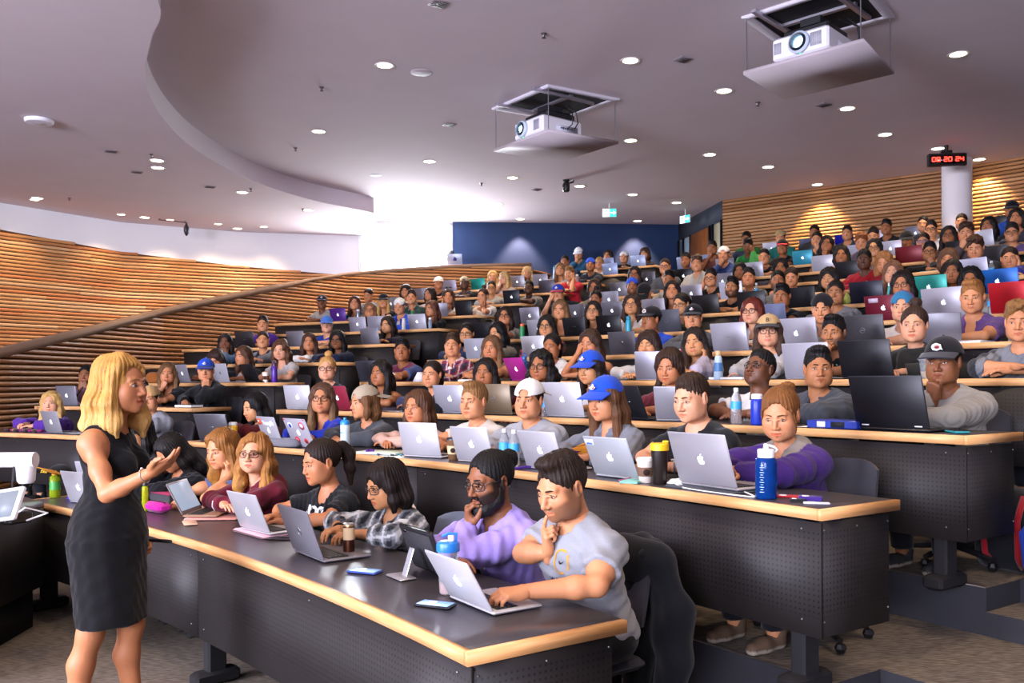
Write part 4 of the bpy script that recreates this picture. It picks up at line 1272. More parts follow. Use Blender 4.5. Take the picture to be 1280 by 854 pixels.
def panel(root, path, z0, z1, off, name, th=.012):
 P = [np.array(p, float) for p in path]; n = len(P)
 u = [0]
 for i in range(n - 1): u.append(u[-1] + np.linalg.norm(P[i + 1] - P[i]))
 T = P[-1] - P[0]; nn = np.array((T[1], -T[0])); nn /= np.linalg.norm(nn)
 F0 = [(*p, z0) for p in P] + [(*p, z1) for p in P]
 B0 = [(*(p + nn * th * -1), z0) for p in P] + [(*(p + nn * th * -1), z1) for p in P]
 V = [np.array(v) - off for v in F0 + B0]
 Q = []
 for i in range(n - 1):
  Q += [(i, i + 1, n + i + 1, n + i), (2 * n + i, 3 * n + i, 3 * n + i + 1, 2 * n + i + 1), (n + i, n + i + 1, 3 * n + i + 1, 3 * n + i), (i, 2 * n + i, 2 * n + i + 1, i + 1)]
 Q += [(0, n, 3 * n, 2 * n), (n - 1, 3 * n - 1, 4 * n - 1, 2 * n - 1)]
 m = MB(); m.add(V, np.array(Q), '#2e2a2a', 'perforated')
 for (a, zz) in ((.03, z1 - .03), (.03, z0 + .06), (.97, z1 - .03), (.97, z0 + .06), (.5, z1 - .03)):
  p = P[0] + (P[-1] - P[0]) * a if n == 2 else np.array([np.interp(a * u[-1], u, [q[0] for q in P]), np.interp(a * u[-1], u, [q[1] for q in P])])
  for sgn in (1, -1): m.sphere(np.array((*(p + nn * (.003 if sgn > 0 else -th - .003)), zz)) - off, .0045, '#8a8684', 'metal', 6)
 o = m.build(name, root, False)
 me = o.data; uv = me.uv_layers.new(name='uv')
 vi = np.zeros(len(me.loops), np.int32); me.loops.foreach_get('vertex_index', vi)
 uu = np.array((u + u) * 2); vv = np.array(([0] * n + [z1 - z0] * n) * 2)
 uu = np.concatenate([uu, np.zeros(len(me.vertices) - 4 * n)]); vv = np.concatenate([vv, np.zeros(len(me.vertices) - 4 * n)])
 uv.data.foreach_set('uv', np.stack([uu[vi], vv[vi]], 1).astype(np.float32).ravel())
 return o
ORD = ['front', 'second', 'third', 'fourth', 'fifth', 'sixth', 'seventh', 'eighth', 'ninth', 'tenth', 'eleventh', 'twelfth', 'top']
LEFT_END = 58.8
LEFT_START = {}
for k in range(2, 14):
 t = 58.0
 def clear(t):
  for off in (0, .25, .5):
   p = np.array(pol(RK[k - 1] + off, t + .5))
   for a, c in zip(PAR[:-1], PAR[1:]):
    a, c = np.array(a), np.array(c); u = np.clip((p - a) @ (c - a) / ((c - a) @ (c - a)), 0, 1)
    if np.linalg.norm(p - a - u * (c - a)) < .16: return False
  return True
 while t < 70 and clear(t): t += .1
 LEFT_START[k] = t - .1
RIGHT = {1: 33.95, 2: 33.5, 3: 33.8}
for k in range(1, 13):
 ts = 52.3 if k == 1 else 54.5 if k != 2 else 53.6
 te = RIGHT.get(k, 33.7 if k < 7 else 30.0 if k < 10 else 28.5)
 desk(k, te, ts, ('%s row desk in the middle block, curved with pale timber edge' % ORD[k - 1]) if k < 13 else 'top row desk below the timber slat wall on the upper right', panels=2 if k == 1 else None)
for k in range(2, 13):
 ls = LEFT_START[k]; le = LEFT_END - max(0, k - 8) * .42
 desk(k, le, ls, '%s row desk in the left block, against the low slatted wall' % ORD[k - 1])
desk(13, 56.6, 60.0, 'short top row desk below the blue wall, under the white capped person')
# ------------------------------------------------------------------ ceiling fittings
WARM, COOL = (1.0, .76, .50), (.80, .84, 1.0)
def spot(loc, energy, size=80, blend=.9, col=WARM, tgt=None, rad=.06):
 l = bpy.data.lights.new('downlight_lamp', 'SPOT'); l.energy = energy; l.spot_size = R_(size); l.spot_blend = blend; l.color = col; l.shadow_soft_size = rad
 o = bpy.data.objects.new('downlight_lamp', l); COL.objects.link(o); o.location = loc
 d = Vector(tgt) - Vector(loc) if tgt else Vector((0, 0, -1))
 o.rotation_euler = d.to_track_quat('-Z', 'Y').to_euler()
 return o
def downlight(x, y, z, label, on=True, e=60, r=.09, lamp=True):
 X, Y = on_z(x, y, z)
 root = empty('ceiling_light', (X, Y, z)); tag(root, label, 'ceiling light', 'recessed ceiling downlights')
 m = MB(); m.lathe([(r * .98, -.002), (r * 1.25, -.006), (r * 1.28, .004), (r * .98, .006)], '#d8d0cc', 'paint', seg=20, caps=False); m.build('trim_ring', root, 'auto')
 m = MB(); m.lathe([(.001, .0005), (r * .97, .0), (r * .97, .003), (.001, .0035)], '#fff2d8', 'lamp_glow' if on else 'paint', seg=20); m.build('lamp_disc', root, 'auto')
 if on and lamp: spot((X, Y, z - .02), e)
 return X, Y
MAIN = [(483, 82), (790, 76), (400, 164.6), (907, 114), (1200, 68), (1061, 136), (1108, 168.5), (790, 176), (888.5, 193.6), (961.6, 209),
  (538, 202), (642, 222.5), (726, 233), (792, 243.5), (847, 253.6), (540, 247), (623.6, 255.5), (651.7, 274.0), (798, 276.5), (1174, 186), (1225.6, 199.5), (1023, 231)]
NAMES = {0: 'at the upper left, nearest the top of the rounded edge', 1: 'at the top centre, above the smaller projector', 2: 'left of the ceiling, just inside the rounded edge', 3: 'just below the left corner of the large projector panel',
         4: 'at the upper right, right of the large projector', 5: 'just below the large projector panel', 6: 'between the large projector panel and the red clock', 7: 'right beside the smaller projector panel', 8: 'on the right, left one of a pair below the large projector',
         9: 'on the right, nearest the left end of the right slat wall', 10: 'left of the smaller projector panel, towards the bright window', 11: 'just below the smaller projector panel', 12: 'right beside the black ceiling camera', 13: 'above the green exit sign, right of the camera', 14: 'above the timber door at the back',
         15: 'in the bright patch above the window, lower of two', 16: 'between the bright window and the ceiling camera', 17: 'above the left pool of light on the blue wall', 18: 'above the right pool of light on the blue wall', 19: 'just above the red clock', 20: 'right of the pale column below the clock', 21: 'above the bright pool on the right slat wall'}
LP = {}
for i, (x, y) in enumerate(MAIN):
 LP[i] = downlight(x, y, ZC - .001, 'round lit downlight ' + NAMES[i], lamp=i not in (17, 18, 20, 21), e=150)
DROPL = [((198, 201), 'brighter of two close downlights left of the rounded ceiling edge'), ((198.7, 210), 'dimmer lower one of two close downlights left of the rounded ceiling edge'), ((47.6, 248), 'lit downlight near the left slat wall at the frame edge'),
         ((304, 240.7), 'lit downlight midway along the lower left ceiling'), ((182, 272), 'lit downlight above the hanging black microphone'), ((386, 263), 'lit downlight near the tip of the lower left ceiling'), ((298, 286), 'small lit downlight beside the white wall band'), ((446, 272), 'small pale downlight beside the bright window')]
for (p, lab) in DROPL: downlight(*p, ZL - .001, lab, e=110)
def toward(p, q, dist):
 v = Vector(q) - Vector(p); v.z = 0; v.normalize(); return v * dist
for i in (17, 18):
 X, Y = LP[i]; yw = 19.6 + (X + 1.3) * .0973
 spot((X, yw - .33, ZC - .03), 420, 78, .6, (1, .60, .42), (X, yw - .14, ZC - 1.2))
for i in (20, 21):
 X, Y = LP[i]
 n = Vector((.61, .79, 0))
 a = Vector((4.2, 17.45, 0)); t = Vector((7.37 - 4.2, 15.02 - 17.45, 0)).normalized(); f = a + t * ((Vector((X, Y, 0)) - a) @ t)
 p = f - n * .40
 spot((p.x, p.y, ZC - .03), 240, 84, .5, (1, .62, .25), (f.x - n.x * .05, f.y - n.y * .05, ZC - 1.5))
for (x, y) in ((30, 262), (118, 283), (205, 290), (262, 296), (330, 300)):
 X, Y = on_z(x, y - 9, ZL);
 best = min(((Vector((ax + (bx - ax) * t, ay + (by - ay) * t, 0)) - Vector((X, Y, 0))).length, ax + (bx - ax) * t, ay + (by - ay) * t, bx - ax, by - ay) for (ax, ay), (bx, by) in zip(OUT[:-1], OUT[1:]) for t in [j / 20 for j in range(21)])
 _, fx, fy, tx, ty = best; L = math.hypot(tx, ty); n = Vector((ty / L, -tx / L, 0)); p = Vector((fx, fy, 0)) + n * .75
 root = empty('ceiling_light', (p.x, p.y, ZL)); tag(root, 'recessed wall washer beside the left slat wall, ' + {30: 'at the frame edge', 118: 'second from the frame edge', 205: 'middle one of five', 262: 'fourth from the frame edge', 330: 'nearest the bright window'}[x], 'ceiling light', 'recessed ceiling downlights')
 m = MB(); m.lathe([(.07, -.002), (.09, -.006), (.092, .004), (.07, .006)], '#d8d0cc', 'paint', seg=16, caps=False); m.build('trim_ring', root, 'auto')
 m = MB(); m.lathe([(.001, .0), (.069, .0), (.069, .003), (.001, .003)], '#fff2d8', 'lamp_glow', seg=16); m.build('lamp_disc', root, 'auto')
 spot((p.x, p.y, ZL - .03), 105, 88, .85, (1, .72, .42), (fx + n.x * .12, fy + n.y * .12, 2.9))
def sprinkler(x, y, z, label):
 X, Y = on_z(x, y, z); root = empty('ceiling_sprinkler', (X, Y, z)); tag(root, label, 'sprinkler', 'fire sprinklers in the ceiling')
 m = MB(); m.lathe([(.012, -.03), (.014, -.02), (.03, -.004), (.034, .0), (.034, .004)], '#8a7f80', 'metal', seg=12); m.build('escutcheon', root, 'auto')
 m = MB(); m.lathe([(.004, -.05), (.022, -.047), (.022, -.043), (.006, -.04), (.006, -.03)], '#6a6062', 'metal', seg=10); m.build('deflector', root, 'auto')
for (x, y, z, l) in ((404, 109, ZC, 'sprinkler above the left lamps of the main ceiling'), (371, 185, ZC, 'sprinkler just inside the rounded ceiling edge'), (682, 42, ZC, 'sprinkler at the top centre of the main ceiling'), (949, 128, ZC, 'sprinkler left below the large projector panel'),
                     (191, 193, ZL, 'sprinkler beside the close pair of downlights'), (88, 247.5, ZL, 'sprinkler above the left slat wall'), (315, 236, ZL, 'sprinkler midway along the lower left ceiling'), (380, 261, ZL, 'sprinkler near the tip of the lower left ceiling'), (603, 229, ZC, 'sprinkler left of the ceiling camera')):
 sprinkler(x, y, z, l)
def grille(x, y, z, label, s=.16):
 X, Y = on_z(x, y, z); root = empty('ceiling_vent', (X, Y, z), R_(30)); tag(root, label, 'vent', 'small square ceiling vents')
 m = MB(); m.box((0, 0, -.004), (s, s, .008), '#8d8086', 'paint', None, .002); m.build('frame', root, 'auto')
 m = MB();
 for i in range(4): m.box((0, (i - 1.5) * s * .2, -.009), (s * .8, s * .1, .004), '#4a4246', 'paint')
 m.build('louvre', root, False)
for (x, y, z, l) in ((550.5, 4, ZC, 'small dark square vent at the top edge, left of centre'), (856, 74, ZC, 'small dark square vent left of the large projector'), (563.6, 155.5, ZC, 'small dark square vent left of the smaller projector'), (1031, 131, ZC, 'small dark vent below the large projector panel'),
                     (140.6, 189, ZL, 'small brown vent on the lower left ceiling'), (172.5, 215, ZL, 'small dark vent below the close pair of downlights'), (264, 233.6, ZL, 'small brown vent midway along the lower left ceiling'), (672, 237, ZC, 'small vent left of the ceiling camera')):
 grille(x, y, z, l)
X, Y = on_z(529, 90.7, ZC)
o = MB().lathe([(.001, -.006), (.11, -.006), (.125, -.002), (.125, .002)], '#cfc4cc', 'paint', seg=28).build('ceiling_speaker', None, 'auto', (X, Y, ZC)); tag(o, 'flat round white ceiling speaker right of the left lamp', 'speaker')
for (x, y, l) in ((471, 219, 'flat pale disc on the ceiling near the bright window'),):
 X, Y = on_z(x, y, ZC); o = MB().lathe([(.001, -.006), (.085, -.006), (.095, -.002), (.095, .002)], '#d5d5e2', 'paint', seg=24).build('ceiling_disc', None, 'auto', (X, Y, ZC)); tag(o, l, 'speaker')
X, Y = on_z(50.6, 149, ZL)
root = empty('access_point', (X, Y, ZL)); tag(root, 'round white wireless access point on the lower left ceiling', 'access point')
MB().lathe([(.10, -.055), (.15, -.050), (.165, -.035), (.165, -.008), (.12, .0)], '#e6e2ea', 'paint', seg=32).build('housing', root, 'auto')
MB().lathe([(.001, -.0585), (.07, -.058), (.085, -.0545), (.085, -.050)], '#cfc9d4', 'paint', seg=28).build('cover', root, 'auto')
MB().sphere((0, 0, -.059), .006, '#e0a050', 'plastic', 8).build('indicator', root)
a = on_z(199, 275.0, ZL - .03); b_ = on_z(234, 278.5, ZL - .03)
root = empty('ceiling_microphone', (b_[0], b_[1], ZL)); tag(root, 'black hanging microphone on a thin ceiling rail at the left', 'microphone')
MB().tube([(a[0] - b_[0], a[1] - b_[1], -.025), (0, 0, -.025)], .012, '#8a7c80', 'metal', 6).build('rail', root)
m = MB();
for q in (.05, .95): m.tube([((a[0] - b_[0]) * q, (a[1] - b_[1]) * q, -.025), ((a[0] - b_[0]) * q, (a[1] - b_[1]) * q, .0)], .010, '#6a6064', 'metal', 6)
m.build('bracket', root)
MB().lathe([(.004, -.30), (.030, -.27), (.055, -.20), (.050, -.12), (.022, -.07), (.012, -.025)], '#2b2930', 'plastic', seg=14).build('body', root, True)
X, Y = on_z(709, 225, ZC); root = empty('ceiling_camera', (X, Y, ZC)); tag(root, 'black tracking camera hanging from the main ceiling', 'camera')
MB().lathe([(.05, -.03), (.06, -.02), (.06, .0)], '#1a1a1c', 'plastic', seg=16).build('mount', root, 'auto')
MB().lathe([(.05, -.21), (.062, -.19), (.066, -.09), (.045, -.04), (.03, -.02)], '#141416', 'plastic', seg=18).build('housing', root, 'auto')
MB().sphere((-.035, -.05, -.15), .026, '#050508', 'gloss', 12).build('lens', root)
MB().tube([(.05, 0, -.06), (.13, .02, -.03), (.13, .02, 0)], .015, '#1a1a1c', 'plastic', 8).build('arm', root)
# ---- exit signs
def exit_sign(x, y, d, rz, label, w=.36, h=.20):
 X = (x - 640) / F * d; z = zat(x, y, d)
 root = empty('exit_sign', (X, d, z), R_(rz)); tag(root, label, 'exit sign', 'green running figure exit signs')
 m = MB(); m.box((0, .02, 0), (w, .03, h), '#dfe8e6', 'paint', None, .006); m.build('case', root, 'auto')
 m = MB(); m.box((-w * .24, .0, 0), (w * .48, .008, h * .9), '#e8f4f2', 'sign_white'); m.box((w * .25, .0, 0), (w * .46, .008, h * .9), '#12b09a', 'sign_green'); m.build('face', root, False)
 m = MB()
 cx = -w * .24
 m.sphere((cx + .02, -.006, h * .28), (.014, .003, .014), '#0c8f7e', 'sign_green', 8)
 for (p, q) in (((.015, .20), (-.005, -.02)), ((-.005, -.02), (.03, -.20)), ((-.005, -.02), (-.03, -.16)), ((-.03, -.16), (-.05, -.2)), ((.013, .14), (.045, .04)), ((.013, .14), (-.03, .05))):
  m.tube([(cx + p[0], -.006, h * p[1] * 1.6), (cx + q[0], -.006, h * q[1] * 1.6)], .007, '#0c8f7e', 'sign_green', 5)
 c2 = w * .25
 m.prism([(c2 - .05, -.010), (c2 + .01, -.010), (c2 + .01, -.04), (c2 + .06, 0), (c2 + .01, .04), (c2 + .01, .010), (c2 - .05, .010)], .004, '#ffffff', 'sign_white', mat4(np.array(((1, 0, 0), (0, 0, -1), (0, 1, 0))), (0, -.004, 0)))
 m.build('pictogram', root, False)
 m = MB(); m.tube([(0, .02, h / 2), (0, .02, max(ZC - z, h / 2 + .02))], .012, '#cfd5d4', 'paint', 8); m.build('stem', root)
exit_sign(763, 266, 17.6, 0, 'green exit sign with an arrow hanging before the blue wall', .28, .17)
exit_sign(857, 274, 18.3, -52, 'small green exit sign by the timber door', .26, .16)
# ---- projectors on lowered ceiling panels
def projector(corners, zp, lens_edge, label, lens_at, scale=1.0, glow='lens_glow'):
 P = [np.array(c) for c in corners]
 c = sum(P) / 4
 root = empty('projector', (c[0], c[1], zp)); tag(root, label, 'projector', 'projectors on lowered ceiling panels')
 loc = lambda p, z, s=1.0: np.array(((p[0] - c[0]) * s, (p[1] - c[1]) * s, z - zp))
 m = MB(); V = [loc(p, zp + z) for z in (0, .035) for p in P]
 m.add(V, [(3, 2, 1, 0), (4, 5, 6, 7)] + [(i, (i + 1) % 4, 4 + (i + 1) % 4, 4 + i) for i in range(4)], '#b5a8ae', 'paint'); m.build('ceiling_panel', root, False)
 m = MB()
 for i in range(4):
  a, b2 = P[i], P[(i + 1) % 4]
  V = [loc(a, ZC - .02, 1.02), loc(b2, ZC - .02, 1.02), loc(b2, ZC - .02, .86), loc(a, ZC - .02, .86), loc(a, ZC + .0, 1.02), loc(b2, ZC + .0, 1.02), loc(b2, ZC + .0, .86), loc(a, ZC, .86)]
  m.add(V, [(3, 2, 1, 0), (0, 1, 5, 4), (2, 3, 7, 6), (4, 5, 6, 7)], '#c9c2cc', 'paint')
 m.build('opening_frame', root, False)
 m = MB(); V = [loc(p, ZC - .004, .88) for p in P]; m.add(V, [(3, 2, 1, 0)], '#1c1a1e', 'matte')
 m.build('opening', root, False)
 ex = P[1] - P[0]; ex /= np.linalg.norm(ex); ey = P[2] - P[1]; ey = ey - ex * (ey @ ex); ey /= np.linalg.norm(ey)
 if lens_edge == 0: fx, fn = ex, -ey
 Rm = np.eye(3); Rm[:2, 0] = fx; Rm[:2, 1] = -fn; Rm[:, 2] = (0, 0, 1)
 T = mat4(Rm, loc(c, zp) + np.array((*(fn * .16), .035)))
 def bx(cn, d, col, mat='paint', bev=.0):
  return MB().box(cn, d, col, mat, None, bev)
 def put(mbx, name, sm='auto', par=root):
  mbx.v = [v @ T[:3, :3].T + T[:3, 3] for v in mbx.v]; return mbx.build(name, par, sm)
 S = scale; lx = lens_at
 m = bx((0, .05, .15), (.50 * S, .56 * S, .22), '#dcd9e0', 'paint', .02)
 body = put(m, 'housing')
 for x0, n_, hh in ((.10 * S, 9, .12), (-.225 * S, 6, .10)):
  m = MB()
  m.box((x0 + .012 * (n_ - 1) / 2, .05 - .281 * S, .155), (.012 * n_ + .004, .004, hh + .01), '#c4c2cc', 'paint')
  for i in range(n_): m.box((x0 + .012 * i, .05 - .283 * S, .155), (.006, .006, hh), '#8f8d98', 'paint')
  put(m, 'vent_grille', False)
 m = MB(); m.box((.252 * S, .12, .13), (.006, .30 * S, .07), '#b9b7c4', 'paint')
 for i in range(7): m.box((.256 * S, .02 + .035 * i, .13), (.005, .022, .03 if i % 2 else .018), '#4c4c58', 'plastic')
 put(m, 'connector_panel', False)
 Rl = np.array(((1, 0, 0), (0, 0, -1), (0, 1, 0)))
 m = MB(); m.lathe([(.105, -.01), (.105, .03), (.085, .05), (.080, .02)], '#b9c4d4', 'paint', mat4(Rl, (lx, .05 - .28 * S, .155)), 24, caps=False); put(m, 'lens_ring')
 m = MB(); m.lathe([(.08, .0), (.078, .04), (.062, .06), (.06, .03)], '#15161c', 'plastic', mat4(Rl, (lx, .05 - .28 * S, .155)), 24, caps=False); put(m, 'lens_barrel')
 m = MB(); m.sphere((lx, .05 - .28 * S - .035, .155), (.034, .014, .034), '#9fd8ff', glow, 14); put(m, 'lens')
 m = MB(); m.sphere((lx + .01, .05 - .285 * S, .055), .010, '#20ff60', 'led_green', 8); put(m, 'indicator')
 m = MB(); m.box((.0, .08, .31), (.40 * S, .40 * S, .09), '#17171a', 'plastic', None, .02); m.box((0, .08, .40), (.20, .24, .12), '#1f1f22', 'plastic'); put(m, 'mount_bracket')
 m = MB()
 for sx in (-1, 1): m.box((sx * .32 * S, .0, .50), (.05, .86 * S, .035), '#bdb7c2', 'metal', None, .004)
 m.box((0, .1, .52), (.70 * S, .05, .03), '#bdb7c2', 'metal'); put(m, 'lift_rails')
 m = MB(); m.tube([(.25 * S, .25, .16), (.33 * S, .22, .20), (.34 * S, .18, .32), (.27 * S, .12, .42)], .008, '#101012', 'plastic', 6)
 m.tube([(.25 * S, .12, .13), (.36 * S, .10, .16), (.36 * S, .1, .3), (.2 * S, .1, .42)], .007, '#101012', 'plastic', 6); put(m, 'cable', True)
 for i in range(4):
  m = MB(); p = loc(P[i], 0, .95); m.tube([(p[0], p[1], .02), (p[0], p[1], ZC - zp)], .006, '#8d8a94', 'metal', 6); m.build('suspension_rod', root)
 return root
projector([(-.23, 11.46), (.45, 10.56), (1.36, 11.1), (.68, 12.0)], 4.53, 0, 'smaller white projector on a lowered square ceiling panel near the centre', -.11, 1.15)
projector([(2.28, 8.62), (3.13, 7.80), (3.76, 8.62), (2.93, 9.40)], 4.53, 0, 'larger white projector with bright blue lens at the upper right', .0, 1.12)
# ---- column and clock
X, Y = 7.22, 14.25
o = MB().lathe([(.225, 2.6), (.225, ZC - .01)], '#d9d3d6', 'paint', seg=40).build('column', None, 'auto', (X, Y, 0)); o['kind'] = 'structure'; o['label'] = 'round pale column before the right slat wall'; o['category'] = 'column'
d = 13.4; X = (1185 - 640) / F * d; z = zat(1185, 200, d)
root = empty('digital_clock', (X, d, z), R_(-6)); tag(root, 'black digital clock with red digits hanging by the column', 'clock')
MB().box((0, 0, 0), (.56, .09, .19), '#141216', 'plastic', None, .01).build('case', root, 'auto')
MB().box((0, -.047, 0), (.50, .004, .135), '#060405', 'gloss').build('display', root, False)
m = MB()
SEG = {0: 'abcdef', 1: 'bc', 2: 'abged', 3: 'abgcd', 4: 'fgbc', 5: 'afgcd', 7: 'abc', 8: 'abcdefg'}
def digit(m, n, cx, h=.062, w=.046):
 P = {'a': ((-w / 2, h / 2), (w / 2, h / 2)), 'g': ((-w / 2, 0), (w / 2, 0)), 'd': ((-w / 2, -h / 2), (w / 2, -h / 2)), 'b': ((w / 2, h / 2), (w / 2, 0)), 'c': ((w / 2, 0), (w / 2, -h / 2)), 'f': ((-w / 2, h / 2), (-w / 2, 0)), 'e': ((-w / 2, 0), (-w / 2, -h / 2))}
 for s in SEG[n]:
  (x0, z0), (x1, z1) = P[s]; m.tube([(cx + x0, -.051, z0), (cx + x1, -.051, z1)], .0085, '#ff2010', 'digit_red', 5)
for n, cx in zip((0, 8, 2, 0, 2, 4), (-.205, -.14, -.035, .03, .135, .20)): digit(m, n, cx)
m.build('digits', root, True)
m = MB(); m.box((.0, .02, .12), (.16, .05, .06), '#141216', 'plastic'); m.tube([(0, .02, .12), (0, .02, ZC - z)], .03, '#141216', 'plastic', 10); m.build('bracket', root, 'auto')
# ------------------------------------------------------------------ light
w = bpy.data.worlds.new('world'); SC.world = w; w.use_nodes = True
w.node_tree.nodes['Background'].inputs[0].default_value = (.75, .80, 1.0, 1); w.node_tree.nodes['Background'].inputs[1].default_value = .35
def area(name, loc, tgt, sx, sy, e, col):
 l = bpy.data.lights.new(name, 'AREA'); l.shape = 'RECTANGLE'; l.size = sx; l.size_y = sy; l.energy = e; l.color = col
 o = bpy.data.objects.new(name, l); COL.objects.link(o); o.location = loc
 o.rotation_euler = (Vector(tgt) - Vector(loc)).to_track_quat('-Z', 'Y').to_euler(); return o
for (x, y, tx, ty, lab) in ((-9.6, -2.2, 0, 8, 'wide lit projection screen on the stage, left of the photographer'), (-4.2, -6.8, 1, 8, 'wide lit projection screen on the stage, behind the photographer')):
 a = math.atan2(ty - y, tx - x)
 root = empty('projection_screen', (x, y, 2.9), a - math.pi / 2); tag(root, lab, 'screen', 'projection screens')
 MB().box((0, 0, 0), (4.9, .06, 2.9), '#1a1a1a', 'matte').build('frame', root, False)
 MB().box((0, .035, 0), (4.7, .01, 2.7), '#dfe2ff', 'screen_glow').build('screen', root, False)
 v = Vector((math.cos(a), math.sin(a), 0))
 area('screen_light', (x + v.x * .1, y + v.y * .1, 2.9), (tx, ty, 3.0), 4.6, 2.6, 2300 if x < -8 else 1300, (.80, .82, 1.0))
for (x, y, e) in ((-3.2, 1.2, 210), (-1.2, .6, 190), (.9, 1.6, 190), (-2.6, 3.6, 150), (-1.0, 4.6, 170), (-5.2, 5.0, 210), (1.9, 3.0, 170), (3.4, 4.6, 170), (-.2, 7.0, 170), (2.2, 6.3, 170)):
 z = ZC if x > -2.5 else ZL
 root = empty('ceiling_light', (x, y, z - .001)); tag(root, 'recessed lamp over the stage and front rows, above the view', 'ceiling light', 'stage downlights above the view')
 MB().lathe([(.07, -.002), (.09, -.006), (.092, .004), (.07, .006)], '#d8d0cc', 'paint', seg=16, caps=False).build('trim_ring', root, 'auto')
 MB().lathe([(.001, .0), (.069, .0), (.069, .003), (.001, .003)], '#fff2d8', 'lamp_glow', seg=16).build('lamp_disc', root, 'auto')
 spot((x, y, z - .03), e, 95)
area('window_light', (-2.35, 19.5, 4.3), (-1.2, 12.0, 4.9), 2.0, 1.4, 620, (.88, .94, 1.0))
# ------------------------------------------------------------------ camera
cam = bpy.data.cameras.new('camera'); co = bpy.data.objects.new('camera', cam); COL.objects.link(co); SC.camera = co
cam.sensor_fit = 'HORIZONTAL'; cam.sensor_width = 36.0; cam.lens = F * 36.0 / 1280
cam.shift_y = (Y0 - 427) / 1280.0
co.location = (0, 0, HC)
co.rotation_euler = (R_(90), 0, 0)
co.rotation_euler = (Matrix.Rotation(R_(90), 3, 'X') @ Matrix.Rotation(ROLL, 3, 'Z')).to_euler()
cam.clip_start = .05; cam.clip_end = 200
vs = SC.view_settings; SC.display_settings.display_device = 'sRGB'
vs.view_transform = 'Standard'; vs.look = 'None'; vs.exposure = 0.17; vs.gamma = 1.0; vs.use_curve_mapping = False
cy = SC.cycles
cy.max_bounces = 7; cy.diffuse_bounces = 4; cy.glossy_bounces = 3; cy.transmission_bounces = 6; cy.sample_clamp_indirect = 4.0; cy.use_denoising = True
# ------------------------------------------------------------------ things on the desks
def deskpoint(k, x, off):
 X, Y = plan(k, x, off); return np.array((X, Y, ZK[k - 1]))
def inward(p): return math.atan2(CY - p[1], CX - p[0]) - math.pi / 2
def auto_row(x, yc, h=.105):
 best = None
 for k in range(1, 14):
  X, Y = plan(k, x, .14); yd = Y0 + ROLL * (x - 640) + F * (HC - ZK[k - 1]) / Y
  e = abs(yd - h * F / Y - yc)
  if best is None or e < best[0]: best = (e, k)
 return best[1]
def bitten(s=1.0):
 P = []
 def q(p0, p1, p2, p3, n=7):
  for i in range(n):
   t = i / n; u = 1 - t
   P.append((u ** 3 * p0[0] + 3 * u * u * t * p1[0] + 3 * u * t * t * p2[0] + t ** 3 * p3[0], u ** 3 * p0[1] + 3 * u * u * t * p1[1] + 3 * u * t * t * p2[1] + t ** 3 * p3[1]))
 q((0, .22), (.10, .22), (.20, .34), (.36, .20))
 q((.36, .20), (.16, .10), (.18, -.14), (.40, -.22))
 q((.40, -.22), (.32, -.48), (.18, -.54), (.0, -.46))
 q((.0, -.46), (-.18, -.54), (-.30, -.46), (-.38, -.18))
 q((-.38, -.18), (-.46, .12), (-.28, .38), (0, .22))
 leaf = []
 for i in range(7): t = i / 6; leaf.append((.0 + .18 * t, .27 + .26 * t - .0 + .06 * math.sin(math.pi * t) * -1))
 for i in range(5, 0, -1): t = i / 6; leaf.append((.0 + .18 * t - .05 * math.sin(math.pi * t), .27 + .26 * t + .05 * math.sin(math.pi * t)))
 return [(x * s, y * s) for x, y in P], [(x * s, y * s) for x, y in leaf]
def lid_frame(w, d, tilt):
 t = R_(tilt)
 up = np.array((0, math.sin(t), math.cos(t))); out = np.array((0, math.cos(t), -math.sin(t))); x = np.cross(up, out)
 return x, up, out
